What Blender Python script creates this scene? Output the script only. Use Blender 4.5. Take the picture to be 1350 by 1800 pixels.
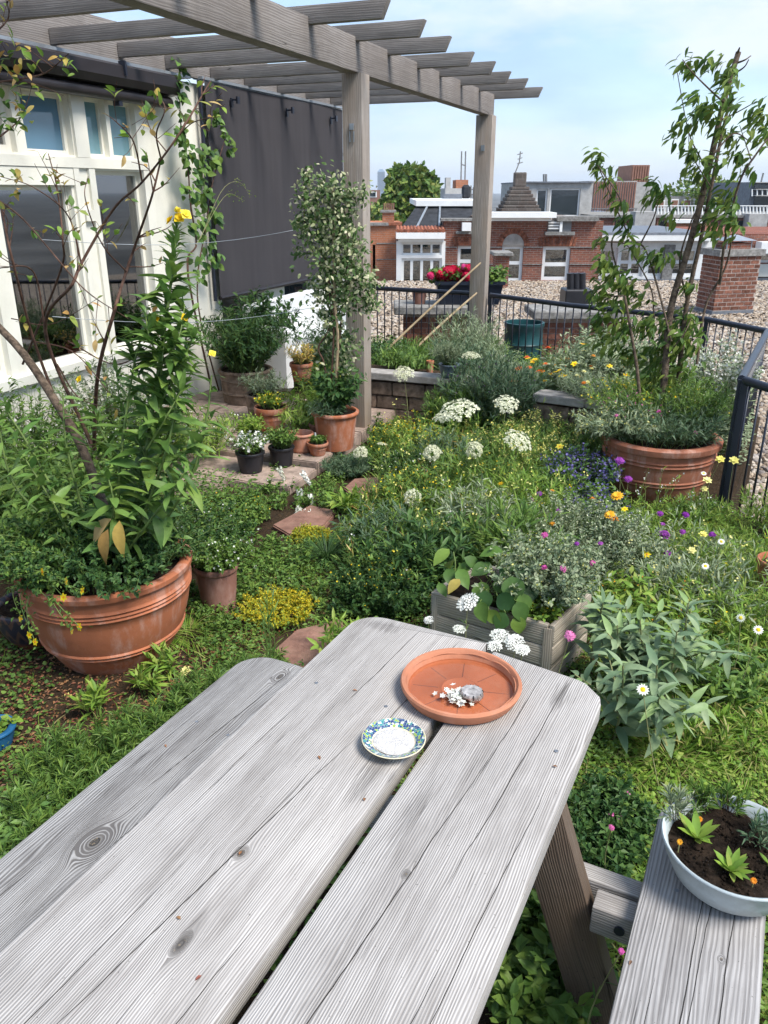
import bpy, bmesh, math, random
import numpy as np
from mathutils import Vector, Matrix

for o in list(bpy.data.objects):
    bpy.data.objects.remove(o)
SC = bpy.context.scene
COL = SC.collection
rng = np.random.default_rng(7)
random.seed(7)
R = math.radians

# ------------------------------------------------------------------ camera
CAM_H, PITCH, YAW, FPX = 1.9, R(22.0), R(21.5), 1400.0   # eye height, downward pitch, turn left of the house line
cam = bpy.data.cameras.new('camera')
cam.sensor_fit = 'VERTICAL'
cam.sensor_height = 36.0
cam.lens = 36.0 * FPX / 1800.0
cam.clip_start = 0.05
cam.clip_end = 6000
camo = bpy.data.objects.new('camera', cam)
COL.objects.link(camo)
camo.location = (0, 0, CAM_H)
camo.rotation_euler = (math.pi / 2 - PITCH, 0, YAW)
SC.camera = camo

# ------------------------------------------------------------------ sky, sun, exposure
SUN_EL, SUN_ROT = R(55), R(104)
w = bpy.data.worlds.new('World')
SC.world = w
w.use_nodes = True
nt = w.node_tree
nt.nodes.clear()
out = nt.nodes.new('ShaderNodeOutputWorld')
bg = nt.nodes.new('ShaderNodeBackground')
sky = nt.nodes.new('ShaderNodeTexSky')
sky.sky_type = 'NISHITA'
sky.sun_disc = False
sky.sun_elevation = SUN_EL
sky.sun_rotation = SUN_ROT
sky.air_density = 1.3
sky.dust_density = 0.3
sky.ozone_density = 3.0
tc = nt.nodes.new('ShaderNodeTexCoord')
mp = nt.nodes.new('ShaderNodeMapping')
mp.inputs['Scale'].default_value = (1.0, 1.0, 3.2)
nz = nt.nodes.new('ShaderNodeTexNoise')
nz.inputs['Scale'].default_value = 2.1
nz.inputs['Detail'].default_value = 7
nz.inputs['Roughness'].default_value = 0.55
cr = nt.nodes.new('ShaderNodeValToRGB')
cr.color_ramp.elements[0].position = 0.34
cr.color_ramp.elements[0].color = (.50, .50, .50, 1)
cr.color_ramp.elements[1].position = 0.66
cr.color_ramp.elements[1].color = (.95, .95, .95, 1)
mx = nt.nodes.new('ShaderNodeMix')
mx.data_type = 'RGBA'
mx.inputs['B'].default_value = (1.75, 2.5, 3.75, 1)      # thin bright cloud
# a few brighter wisps in the thin cloud
nz2 = nt.nodes.new('ShaderNodeTexNoise'); nz2.inputs['Scale'].default_value = 3.3; nz2.inputs['Detail'].default_value = 8; nz2.inputs['Roughness'].default_value = .6
cr2 = nt.nodes.new('ShaderNodeValToRGB'); cr2.color_ramp.elements[0].position = .47; cr2.color_ramp.elements[1].position = .66; cr2.color_ramp.elements[1].color = (.9, .9, .9, 1)
mx2 = nt.nodes.new('ShaderNodeMix'); mx2.data_type = 'RGBA'; mx2.inputs['B'].default_value = (3.3, 3.6, 4.0, 1)
nt.links.new(mp.outputs['Vector'], nz2.inputs['Vector']); nt.links.new(nz2.outputs['Fac'], cr2.inputs['Fac']); nt.links.new(cr2.outputs['Color'], mx2.inputs['Factor'])
nt.links.new(tc.outputs['Generated'], mp.inputs['Vector'])
nt.links.new(mp.outputs['Vector'], nz.inputs['Vector'])
nt.links.new(nz.outputs['Fac'], cr.inputs['Fac'])
nt.links.new(cr.outputs['Color'], mx.inputs['Factor'])
nt.links.new(sky.outputs['Color'], mx.inputs['A'])
nt.links.new(mx.outputs['Result'], mx2.inputs['A']); nt.links.new(mx2.outputs['Result'], bg.inputs['Color'])
bg.inputs['Strength'].default_value = 0.14
nt.links.new(bg.outputs['Background'], out.inputs['Surface'])
sd = bpy.data.lights.new('sun', 'SUN')
sd.energy = 3.1
sd.angle = R(24)
sd.color = (1.0, .95, .88)
so = bpy.data.objects.new('sun', sd)
COL.objects.link(so)
so.location = (6, -5, 12)
sdir = Vector((math.sin(SUN_ROT) * math.cos(SUN_EL), math.cos(SUN_ROT) * math.cos(SUN_EL), math.sin(SUN_EL)))
so.rotation_euler = sdir.to_track_quat('Z', 'Y').to_euler()
SC.view_settings.view_transform = 'Standard'
SC.view_settings.look = 'None'
SC.view_settings.exposure = 1.06
SC.view_settings.gamma = 1.0
SC.view_settings.use_curve_mapping = False
SC.cycles.max_bounces = 6
SC.cycles.diffuse_bounces = 3
SC.cycles.glossy_bounces = 3
SC.cycles.transmission_bounces = 3
SC.cycles.transparent_max_bounces = 6
SC.cycles.use_adaptive_sampling = True
SC.cycles.adaptive_threshold = 0.02
SC.cycles.use_denoising = True

# ------------------------------------------------------------------ survey helpers: photo pixel -> place in the garden
cR = np.array([math.cos(YAW), math.sin(YAW), 0])
cH = np.array([-math.sin(YAW), math.cos(YAW), 0])
cF = cH * math.cos(PITCH) + np.array([0, 0, -math.sin(PITCH)])
cU = cH * math.sin(PITCH) + np.array([0, 0, math.cos(PITCH)])
C0 = np.array([0, 0, CAM_H])
def ray(x, y): return cR * (x - 675) / FPX + cU * (900 - y) / FPX + cF
def atZ(x, y, z=0.0):
    d = ray(x, y); return C0 + d * (z - CAM_H) / d[2]
def atY(x, y, Y):
    d = ray(x, y); return C0 + d * Y / d[1]
def atX(x, y, X):
    d = ray(x, y); return C0 + d * X / d[0]
def atD(x, y, D):            # heading distance D -> (u, D, z) in the street frame (x to the right, y away)
    d = ray(x, y); s = D / (d @ cH)
    return np.array([s * (d @ cR), D, CAM_H + s * d[2]])
def S2W(p):
    return cR * p[0] + cH * p[1] + np.array([0, 0, p[2]])

# ------------------------------------------------------------------ objects
OFF = {}
def link(o):
    COL.objects.link(o); return o
def thing(name, label, cat, loc=(0, 0, 0), street=False, group=None, rotz=0.0):
    """an Empty at the base of a thing. Part meshes are given in the same frame and shifted to the base."""
    o = bpy.data.objects.new(name, None)
    link(o)
    o.empty_display_size = .1
    loc = np.array(loc, float)
    if street:
        o.location = S2W(loc); o.rotation_euler = (0, 0, YAW)
    else:
        o.location = loc; o.rotation_euler = (0, 0, rotz)
    o['label'] = label; o['category'] = cat
    if group: o['group'] = group
    OFF[o.name] = (loc, rotz)
    return o
def rootof(o):
    while o.parent: o = o.parent
    return o
def tag(o, label, cat, group=None, kind=None):
    o['label'] = label; o['category'] = cat
    if group: o['group'] = group
    if kind: o['kind'] = kind
    return o
def put(name, me, mat, parent=None, matrix=None, kind=None):
    o = bpy.data.objects.new(name, me)
    link(o)
    if mat is not None and len(me.materials) == 0:
        me.materials.append(mat)
    if parent is not None: o.parent = parent
    if matrix is not None: o.matrix_local = matrix
    if kind: o['kind'] = kind
    return o
def off_of(parent):
    if parent is None: return np.zeros(3), 0.0
    return OFF.get(rootof(parent).name, (np.zeros(3), 0.0))

class MB:
    """collects shapes, builds ONE mesh object"""
    def __init__(s): s.v = []; s.f = []; s.n = 0
    def add(s, v, f):
        v = np.asarray(v, float)
        s.v.append(v); s.f += [tuple(i + s.n for i in q) for q in f]; s.n += len(v)
        return s
    def box(s, a, b):
        x0, y0, z0 = a; x1, y1, z1 = b
        return s.add([(x0,y0,z0),(x1,y0,z0),(x1,y1,z0),(x0,y1,z0),(x0,y0,z1),(x1,y0,z1),(x1,y1,z1),(x0,y1,z1)],
              [(0,3,2,1),(4,5,6,7),(0,1,5,4),(1,2,6,5),(2,3,7,6),(3,0,4,7)])
    def cbox(s, c, d, b=.0):
        """box by centre and size, optional chamfer"""
        c = np.array(c, float); h = np.array(d, float) / 2
        if b <= 0: return s.box(c - h, c + h)
        vs = []; idx = {}
        for ax in range(3):
            for sg in (-1, 1):
                o1, o2 = [i for i in range(3) if i != ax]
                for a in (-1, 1):
                    for e in (-1, 1):
                        p = np.zeros(3); p[ax] = sg * h[ax]; p[o1] = a * (h[o1] - b); p[o2] = e * (h[o2] - b)
                        idx[(ax, sg, a, e)] = len(vs); vs.append(c + p)
        hull = bmesh.new()
        bv = [hull.verts.new(v) for v in vs]
        bmesh.ops.convex_hull(hull, input=bv)
        bmesh.ops.dissolve_limit(hull, angle_limit=.01, verts=hull.verts, edges=hull.edges)
        hull.verts.index_update()
        s.add([v.co[:] for v in hull.verts], [tuple(v.index for v in f.verts) for f in hull.faces])
        hull.free()
        return s
    def tube(s, pts, r, k=8, cap=True):
        pts = np.asarray(pts, float); n = len(pts)
        r = np.full(n, r) if np.isscalar(r) else np.asarray(r, float)
        tg = np.gradient(pts, axis=0); tg /= np.linalg.norm(tg, axis=1)[:, None] + 1e-12
        ref = np.array([0, 0, 1.]) if abs(tg[:, 2]).mean() < .9 else np.array([1., 0, 0])
        a = np.cross(tg, ref); a /= np.linalg.norm(a, axis=1)[:, None] + 1e-12
        b = np.cross(tg, a)
        an = np.linspace(0, 2 * np.pi, k, endpoint=False)
        v = pts[:, None] + r[:, None, None] * (np.cos(an)[None, :, None] * a[:, None] + np.sin(an)[None, :, None] * b[:, None])
        f = []
        for i in range(n - 1):
            for j in range(k):
                j2 = (j + 1) % k
                f.append((i*k+j, i*k+j2, (i+1)*k+j2, (i+1)*k+j))
        if cap:
            f.append(tuple(range(k))[::-1]); f.append(tuple((n-1)*k + j for j in range(k)))
        return s.add(v.reshape(-1, 3), f)
    def lathe(s, prof, c=(0, 0, 0), k=40, wob=0.0):
        """prof: list of (r, z) from outside bottom over the rim to the inside"""
        c = np.array(c, float)
        an = np.linspace(0, 2 * np.pi, k, endpoint=False)
        wv = 1 + wob * (np.sin(2 * an + c[0] * 9) + .6 * np.sin(3 * an + 1 + c[1] * 7))
        v = [];
        for (r, z) in prof:
            v += [(c[0] + r * q * math.cos(t), c[1] + r * q * math.sin(t), c[2] + z) for t, q in zip(an, wv)]
        f = []
        for i in range(len(prof) - 1):
            for j in range(k):
                j2 = (j + 1) % k
                f.append((i*k+j, i*k+j2, (i+1)*k+j2, (i+1)*k+j))
        f.append(tuple(range(k))[::-1])
        f.append(tuple((len(prof)-1)*k + j for j in range(k)))
        return s.add(v, f)
    def prism(s, poly, z0, z1):
        n = len(poly)
        v = [(x, y, z0) for x, y in poly] + [(x, y, z1) for x, y in poly]
        f = [tuple(range(n))[::-1], tuple(range(n, 2*n))] + [(i, (i+1) % n, n + (i+1) % n, n + i) for i in range(n)]
        return s.add(v, f)
    def build(s, name, mat, parent=None, smooth=False, kind=None, angle=35):
        V = np.concatenate(s.v)
        off, rz = off_of(parent)
        V = V - off
        me = bpy.data.meshes.new(name)
        me.from_pydata(V.tolist(), [], s.f)
        if smooth:
            me.polygons.foreach_set('use_smooth', np.ones(len(me.polygons), bool))
            me.update()
            try: me.set_sharp_from_angle(angle=R(angle))
            except Exception: pass
        me.update()
        return put(name, me, mat, parent, kind=kind)
def shared(name, mb, mat, smooth=False):
    V = np.concatenate(mb.v); me = bpy.data.meshes.new(name); me.from_pydata(V.tolist(), [], mb.f)
    if smooth: me.polygons.foreach_set('use_smooth', np.ones(len(me.polygons), bool))
    me.update()
    if mat: me.materials.append(mat)
    return me
def structure(o):
    o['kind'] = 'structure'; return o

# ------------------------------------------------------------------ node helper
class NB:
    def __init__(s, name):
        s.m = bpy.data.materials.new(name); s.m.use_nodes = True
        s.t = s.m.node_tree; s.t.nodes.clear()
        s.out = s.t.nodes.new('ShaderNodeOutputMaterial')
    def n(s, typ, **kw):
        x = s.t.nodes.new('ShaderNode' + typ)
        for k, v in kw.items(): setattr(x, k, v)
        return x
    def set(s, sock, v):
        if hasattr(v, 'links') or isinstance(v, bpy.types.NodeSocket): s.t.links.new(v, sock)
        else: sock.default_value = v
    def math(s, op, a, b=None, c=None, clamp=False):
        x = s.n('Math', operation=op); x.use_clamp = clamp
        s.set(x.inputs[0], a)
        if b is not None: s.set(x.inputs[1], b)
        if c is not None: s.set(x.inputs[2], c)
        return x.outputs[0]
    def xyz(s, a, b, c):
        x = s.n('CombineXYZ')
        for i, v in enumerate((a, b, c)): s.set(x.inputs[i], v)
        return x.outputs[0]
    def sep(s, v):
        x = s.n('SeparateXYZ'); s.set(x.inputs[0], v); return x.outputs
    def noise(s, vec, scale, detail=2, rough=.5, dist=0.0):
        x = s.n('TexNoise'); s.set(x.inputs['Vector'], vec); s.set(x.inputs['Scale'], scale)
        x.inputs['Detail'].default_value = detail; x.inputs['Roughness'].default_value = rough
        x.inputs['Distortion'].default_value = dist
        return x.outputs['Fac']
    def ramp(s, fac, stops, interp='LINEAR'):
        x = s.n('ValToRGB'); s.set(x.inputs[0], fac)
        r = x.color_ramp; r.interpolation = interp
        while len(r.elements) < len(stops): r.elements.new(.5)
        for e, (p, c) in zip(r.elements, stops):
            e.position = p; e.color = (c, c, c, 1) if np.isscalar(c) else (*c, 1)
        return x.outputs[0]
    def mix(s, f, a, b, mode='MIX'):
        x = s.n('Mix', data_type='RGBA', blend_type=mode)
        s.set(x.inputs['Factor'], f); 
        for k, v in (('A', a), ('B', b)):
            s.set(x.inputs[k], (*v, 1) if isinstance(v, tuple) and len(v) == 3 else v)
        return x.outputs['Result']
    def coord(s, kind='Object'):
        return s.n('TexCoord').outputs[kind]
    def pos(s): return s.n('NewGeometry').outputs['Position']
    def bump(s, h, strength=.5, dist=.01, normal=None):
        x = s.n('Bump'); s.set(x.inputs['Height'], h); x.inputs['Strength'].default_value = strength
        x.inputs['Distance'].default_value = dist
        if normal is not None: s.set(x.inputs['Normal'], normal)
        return x.outputs[0]
    def pbr(s, col, rough=.7, spec=.3, normal=None, metal=0.0, **kw):
        x = s.n('BsdfPrincipled')
        s.set(x.inputs['Base Color'], (*col, 1) if isinstance(col, tuple) and len(col) == 3 else col)
        s.set(x.inputs['Roughness'], rough); x.inputs['Specular IOR Level'].default_value = spec
        s.set(x.inputs['Metallic'], metal)
        if normal is not None: s.set(x.inputs['Normal'], normal)
        for k, v in kw.items(): s.set(x.inputs[k], v)
        return x.outputs[0]
    def done(s, shader):
        s.t.links.new(shader, s.out.inputs['Surface']); return s.m

def plain(name, col, rough=.6, spec=.3, metal=0.0, var=.12, scale=6.0, bump=0.0, bscale=40.0, dirt=None, dirt_amt=.5, objrand=0.0):
    b = NB(name); v = b.coord('Object')
    ns = b.noise(v, scale, 5, .6)
    c2 = tuple(max(0, c * (1 - 2.2 * var)) for c in col); c1 = tuple(c * (1 + var) for c in col)
    c = b.mix(b.ramp(ns, [(.3, 0.), (.7, 1.)]), c2, c1)
    if dirt:
        dn = b.noise(v, scale * .55, 7, .7)
        c = b.mix(b.math('MULTIPLY', b.ramp(dn, [(.48, 0.), (.68, 1.)]), dirt_amt), c, dirt)
    if objrand:
        oi = b.n('ObjectInfo').outputs['Random']
        hs = b.n('HueSaturation'); b.set(hs.inputs['Color'], c)
        b.set(hs.inputs['Value'], b.math('ADD', b.math('MULTIPLY', oi, 2 * objrand), 1 - objrand))
        c = hs.outputs[0]
    nrm = None
    if bump: nrm = b.bump(b.noise(v, bscale, 6, .65), bump, .01)
    return b.done(b.pbr(c, rough, spec, nrm, metal))

def leafmat(name, cols, trans=.25, rough=.5, spec=.25):
    """leaf colours vary leaf by leaf"""
    b = NB(name)
    at = b.n('Attribute'); at.attribute_name = 'rnd'
    oi = b.n('ObjectInfo').outputs['Random']
    f = b.math('FRACT', b.math('ADD', at.outputs['Fac'], b.math('MULTIPLY', oi, .997)))
    n = len(cols)
    c = b.ramp(f, [((i + .5) / n, q) for i, q in enumerate(cols)])
    mott = b.noise(b.pos(), 55, 2, .5)
    hs = b.n('HueSaturation'); b.set(hs.inputs['Color'], c)
    b.set(hs.inputs['Value'], b.math('ADD', b.math('MULTIPLY', mott, .5), .78))
    c = hs.outputs[0]
    sh = b.pbr(c, rough, spec)
    tr = b.n('BsdfTranslucent'); b.set(tr.inputs['Color'], b.mix(.35, c, (.55, .75, .12), 'MULTIPLY'))
    mxs = b.n('MixShader'); mxs.inputs[0].default_value = trans
    if trans > 0:
        tr2 = b.mix(.5, c, (.25, .32, .03)); b.set(tr.inputs['Color'], c)
    b.t.links.new(sh, mxs.inputs[1]); b.t.links.new(tr.outputs[0], mxs.inputs[2])
    return b.done(mxs.outputs[0])

# ------------------------------------------------------------------ numpy scatter of small templates into one mesh
def leaf_t(w=.4, n=4, droop=.15, fold=.12, peak=.85, wave=0.0, tw=0.0):
    """a leaf along +Y, length 1"""
    vs = [(0, 0, 0)]; fs = []
    for i in range(1, n):
        t = i / n
        hw = .5 * w * math.sin(math.pi * t ** peak) ** .9
        z = -droop * t * t
        tx = tw * math.sin(t * 3)
        vs += [(-hw + tx, t, z + fold * hw * 2 + wave * math.sin(9 * t)), (tx, t, z), (hw + tx, t, z + fold * hw * 2 - wave * math.sin(8 * t + 1))]
    vs.append((tw * math.sin(3), 1, -droop))
    L = len(vs) - 1
    fs += [(0, 2, 1), (0, 3, 2)]
    for i in range(n - 2):
        a = 1 + 3 * i; b = a + 3
        fs += [(a, a+1, b+1, b), (a+1, a+2, b+2, b+1)]
    a = L - 3
    fs += [(a, a+1, L), (a+1, a+2, L)]
    return np.array(vs, float), fs
def blade_t(w=.05, n=3, droop=.35):
    vs = []; fs = []
    for i in range(n):
        t = i / n; hw = .5 * w * (1 - t * .55)
        vs += [(-hw, t * (1 - droop * t * .4), -droop * t * t), (hw, t * (1 - droop * t * .4), -droop * t * t)]
    vs.append((0, 1 - droop * .4, -droop))
    for i in range(n - 1): fs.append((2*i, 2*i+1, 2*i+3, 2*i+2))
    fs.append((2*n-2, 2*n-1, 2*n))
    return np.array(vs, float), fs
def lens_t(w=.2, droop=.2, fold=.06):
    """small leaf of four triangles"""
    return np.array([(0, 0, 0), (-w*.48, .35, fold*w - droop*.1), (w*.48, .35, fold*w - droop*.1), (-w*.36, .70, -droop*.5), (w*.36, .70, -droop*.5), (0, 1, -droop)], float), [(0, 2, 1), (1, 2, 4, 3), (3, 4, 5)]
def small_t(w=.5, fold=.12):
    return np.array([(0, 0, 0), (w/2, .5, fold), (0, 1, -.08), (-w/2, .5, fold)], float), [(0, 1, 2), (0, 2, 3)]
def floret_t(k=5, cup=.15):
    vs = [(0, 0, 0)]; 
    for i in range(2 * k):
        a = math.pi * i / k; r = 1.0 if i % 2 == 0 else .55
        vs.append((r * math.cos(a), r * math.sin(a), cup * r))
    return np.array(vs, float), [(0, 1 + i, 1 + (i + 1) % (2*k)) for i in range(2*k)]
def pebble_t():
    t = (1 + 5 ** .5) / 2
    v = np.array([(-1,t,0),(1,t,0),(-1,-t,0),(1,-t,0),(0,-1,t),(0,1,t),(0,-1,-t),(0,1,-t),(t,0,-1),(t,0,1),(-t,0,-1),(-t,0,1)], float) / 1.9
    f = [(0,11,5),(0,5,1),(0,1,7),(0,7,10),(0,10,11),(1,5,9),(5,11,4),(11,10,2),(10,7,6),(7,1,8),(3,9,4),(3,4,2),(3,2,6),(3,6,8),(3,8,9),(4,9,5),(2,4,11),(6,2,10),(8,6,7),(9,8,1)]
    return v, f
def unit(a): return a / (np.linalg.norm(a, axis=-1, keepdims=True) + 1e-9)
def frames(d, up):
    """matrices with columns side, d, normal"""
    d = unit(d); s = unit(np.cross(d, up)); n = np.cross(s, d)
    return np.stack([s, d, n], axis=-1)
def scatter_mesh(name, tmpl, T, M, scale, rnd=None, smooth=False, wscale=None):
    tv, tf = tmpl
    N = len(T); k = len(tv)
    sc = np.broadcast_to(np.asarray(scale, float), (N,))
    loc = np.repeat(tv[None], N, 0) * sc[:, None, None]
    if wscale is not None: loc[:, :, 0] *= np.asarray(wscale)[:, None]
    V = np.einsum('nij,nkj->nki', M, loc) + np.asarray(T)[:, None]
    V = V.reshape(-1, 3)
    lens = np.array([len(q) for q in tf]); flat = np.array([i for q in tf for i in q])
    me = bpy.data.meshes.new(name)
    L = len(flat)
    me.vertices.add(len(V)); me.vertices.foreach_set('co', V.astype(np.float32).ravel())
    me.loops.add(N * L); me.loops.foreach_set('vertex_index', (flat[None] + (np.arange(N) * k)[:, None]).astype(np.int32).ravel())
    me.polygons.add(N * len(tf))
    st = np.concatenate([[0], np.cumsum(lens)[:-1]])
    me.polygons.foreach_set('loop_start', (st[None] + (np.arange(N) * L)[:, None]).astype(np.int32).ravel())
    me.polygons.foreach_set('use_smooth', np.full(N * len(tf), smooth))
    if rnd is None: rnd = rng.random(N)
    at = me.attributes.new('rnd', 'FLOAT', 'POINT')
    at.data.foreach_set('value', np.repeat(rnd, k).astype(np.float32))
    me.update(calc_edges=True)
    me.validate()
    return me
def scatter(name, tmpl, T, M, scale, mat, parent=None, rnd=None, kind='stuff', smooth=False, wscale=None):
    off, rz = off_of(parent)
    me = scatter_mesh(name, tmpl, np.asarray(T) - off, M, scale, rnd, smooth, wscale)
    return put(name, me, mat, parent, kind=kind)
def rand_dirs(n, elev=(-1, 1)):
    z = rng.uniform(elev[0], elev[1], n); a = rng.uniform(0, 2*np.pi, n); q = np.sqrt(1 - z*z)
    return np.stack([q*np.cos(a), q*np.sin(a), z], 1)
def polyline(pts, n):
    """smooth a few control points into n points"""
    p = np.asarray(pts, float)
    if len(p) == 2:
        t = np.linspace(0, 1, n)[:, None]; return p[0] * (1 - t) + p[1] * t
    P = np.vstack([2*p[0]-p[1], p, 2*p[-1]-p[-2]])
    outp = []
    for t in np.linspace(0, len(p) - 1 - 1e-6, n):
        i = int(t); u = t - i; a, b, c, d = P[i:i+4]
        outp.append(.5 * ((2*b) + (-a+c)*u + (2*a-5*b+4*c-d)*u*u + (-a+3*b-3*c+d)*u**3))
    return np.array(outp)
def in_poly(p, poly):
    x, y = p[:, 0], p[:, 1]; ins = np.zeros(len(p), bool); n = len(poly); j = n - 1
    for i in range(n):
        xi, yi = poly[i]; xj, yj = poly[j]
        ins ^= ((yi > y) != (yj > y)) & (x < (xj - xi) * (y - yi) / (yj - yi + 1e-12) + xi); j = i
    return ins
def sample_poly(poly, n):
    poly = np.asarray(poly)[:, :2]; lo = poly.min(0); hi = poly.max(0); res = []
    tot = 0
    while tot < n:
        p = rng.uniform(lo, hi, (n * 2, 2)); p = p[in_poly(p, poly)]; res.append(p); tot += len(p)
    return np.concatenate(res)[:n]
def ground_poly(px): return np.array([atZ(x, y, 0)[:2] for x, y in px])
# ------------------------------------------------------------------ materials
def wood(name, light, dark, knots=(), groove=.0058, contrast=1.0, cracks=1.0, stain=.5, bump=.6, brown=None, rand=True, lines=(), edge=None, spots=(), warp_amt=.05):
    """weathered board: X across, Y along; grain bends round the knots"""
    b = NB(name)
    v = b.coord('Object')
    if rand:
        oi = b.n('ObjectInfo').outputs['Random']
        va = b.n('VectorMath', operation='ADD'); b.set(va.inputs[0], v)
        b.set(va.inputs[1], b.xyz(b.math('MULTIPLY', oi, 3.7), b.math('MULTIPLY', oi, 11.3), 0.0)); vr = va.outputs[0]
    else: vr = v
    x, y, z = b.sep(v)
    xs, ys, zs = b.sep(vr)
    warp = b.math('MULTIPLY', b.math('SUBTRACT', b.noise(b.xyz(b.math('MULTIPLY', xs, 5.), b.math('MULTIPLY', ys, 1.1), zs), 1.0, 3, .5), .5), warp_amt)
    gx = b.math('ADD', b.math('ADD', xs, b.math('MULTIPLY', zs, .8)), warp)
    core = None; halo_m = None
    for (kx, ky, a, s_, halo) in knots:
        dx = b.math('SUBTRACT', x, kx); dy = b.math('DIVIDE', b.math('SUBTRACT', y, ky), s_)
        wob = b.math('MULTIPLY', b.math('SUBTRACT', b.noise(v, 30., 2, .5), .5), a * .35)
        r2 = b.math('ADD', b.math('MULTIPLY', dx, dx), b.math('MULTIPLY', dy, dy))
        r = b.math('ADD', b.math('SQRT', r2), wob)
        # flow of the grain round the knot
        fl = b.math('DIVIDE', b.math('MULTIPLY', dx, a * a * 1.6), b.math('ADD', r2, a * a * .55))
        gx = b.math('SUBTRACT', gx, fl)
        m = b.math('POWER', 2.718, b.math('MULTIPLY', b.math('DIVIDE', r2, (a * halo) ** 2), -1.0))
        mm = b.n('MapRange', interpolation_type='SMOOTHSTEP'); b.set(mm.inputs[0], m); mm.inputs[1].default_value = .2; mm.inputs[2].default_value = .75
        mxg = b.n('Mix', data_type='FLOAT'); b.set(mxg.inputs[0], mm.outputs[0]); b.set(mxg.inputs[2], gx); b.set(mxg.inputs[3], b.math('MULTIPLY', r, .8))
        gx = mxg.outputs[0]
        halo_m = mm.outputs[0] if halo_m is None else b.math('MAXIMUM', halo_m, mm.outputs[0])
        c = b.n('MapRange', interpolation_type='SMOOTHSTEP'); b.set(c.inputs[0], r); c.inputs[1].default_value = a * .95; c.inputs[2].default_value = a * .35; 
        core = c.outputs[0] if core is None else b.math('MAXIMUM', core, c.outputs[0])
    # ridges of late wood, of uneven spacing and strength
    ph = b.math('ADD', b.math('MULTIPLY', gx, 2 * math.pi / groove), b.math('MULTIPLY', b.noise(b.xyz(b.math('MULTIPLY', gx, 60.), b.math('MULTIPLY', ys, 2.5), 0.), 1., 2, .5), 9.))
    ridge = b.math('MULTIPLY', b.math('ADD', b.math('SINE', ph), 1.0), .5)
    fibre = b.noise(b.xyz(b.math('MULTIPLY', gx, 420.), b.math('MULTIPLY', ys, 9.), zs), 1., 3, .6)
    band = b.noise(b.xyz(b.math('MULTIPLY', gx, 34.), b.math('MULTIPLY', ys, 1.3), zs), 1., 3, .55)
    patch = b.noise(b.xyz(b.math('MULTIPLY', xs, 9.), b.math('MULTIPLY', ys, 3.), zs), 1., 4, .6)
    rmask = b.ramp(patch, [(.36, .25), (.62, 1.)])
    g = b.math('ADD', b.math('MULTIPLY', b.math('MULTIPLY', ridge, rmask), .46), b.math('ADD', b.math('MULTIPLY', fibre, .44), b.math('MULTIPLY', band, .36)))
    if halo_m is not None: g = b.math('SUBTRACT', g, b.math('MULTIPLY', b.math('MULTIPLY', halo_m, b.math('SUBTRACT', 1., ridge)), .34))
    lo, hi = .52 - .34 * contrast, .52 + .48 * contrast
    c = b.ramp(g, [(.54 - .20 / contrast ** .5, tuple(d * .9 + l * .1 for d, l in zip(dark, light))), (.54, tuple(.42 * d + .58 * l for d, l in zip(dark, light))), (.54 + .20 / contrast ** .5, light)])
    big = b.noise(b.xyz(b.math('MULTIPLY', xs, 3.5), b.math('MULTIPLY', ys, 1.4), zs), 1., 5, .65)
    c = b.mix(b.math('MULTIPLY', b.ramp(big, [(.48, 0.), (.72, 1.)]), stain), c, tuple(d * .9 + l * .18 for d, l in zip(dark, light)))
    if brown:
        bn = b.noise(b.xyz(b.math('MULTIPLY', xs, 6.), b.math('MULTIPLY', ys, .9), zs), 1.3, 4, .6)
        c = b.mix(b.math('MULTIPLY', b.ramp(bn, [(.42, 0.), (.7, 1.)]), .75), c, brown)
    for (qx, qy, rx_, ry_, amt) in spots:     # rain stains
        ex = b.math('DIVIDE', b.math('SUBTRACT', x, qx), rx_); ey = b.math('DIVIDE', b.math('SUBTRACT', y, qy), ry_)
        rr = b.math('ADD', b.math('ADD', b.math('MULTIPLY', ex, ex), b.math('MULTIPLY', ey, ey)), b.math('MULTIPLY', b.math('SUBTRACT', fibre, .5), 4.5))
        c = b.mix(b.math('MULTIPLY', b.ramp(rr, [(.15, 1.), (1., 0.)]), amt), c, tuple(d * .45 for d in dark))
    # drying cracks along the grain
    ck = None
    wob = b.math('MULTIPLY', b.math('SUBTRACT', b.noise(b.xyz(b.math('MULTIPLY', xs, 2.), b.math('MULTIPLY', ys, 5.), 0.), 1., 3, .5), .5), .016)
    for (lx, ls, ly0, ly1, lw) in lines:
        dd = b.math('ABSOLUTE', b.math('ADD', b.math('SUBTRACT', x, b.math('ADD', lx, b.math('MULTIPLY', b.math('SUBTRACT', y, ly0), ls))), wob))
        tpr = b.math('MULTIPLY', b.math('MULTIPLY', b.math('SUBTRACT', y, ly0), b.math('SUBTRACT', ly1, y)), 4. / (ly1 - ly0) ** 2, clamp=True)
        wd = b.math('MULTIPLY', b.math('SQRT', tpr), lw)
        m = b.math('LESS_THAN', dd, wd)
        ck = m if ck is None else b.math('MAXIMUM', ck, m)
    if ck is None:
        cn = b.noise(b.xyz(b.math('MULTIPLY', gx, 17.), b.math('MULTIPLY', ys, .3), zs), 1., 1, .4)
        ck = b.ramp(b.math('ABSOLUTE', b.math('SUBTRACT', cn, .53)), [(.0, 1.), (.0045, 0.)])
        ck = b.math('MULTIPLY', ck, b.ramp(b.noise(b.xyz(b.math('MULTIPLY', xs, 4.), b.math('MULTIPLY', ys, 1.2), zs), 1.0, 2, .5), [(.48, 0.), (.55, 1.)]))
    ck = b.math('MULTIPLY', ck, cracks)
    # short checks
    sn = b.noise(b.xyz(b.math('MULTIPLY', gx, 330.), b.math('MULTIPLY', ys, 6.), zs), 1., 2, .5)
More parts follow.
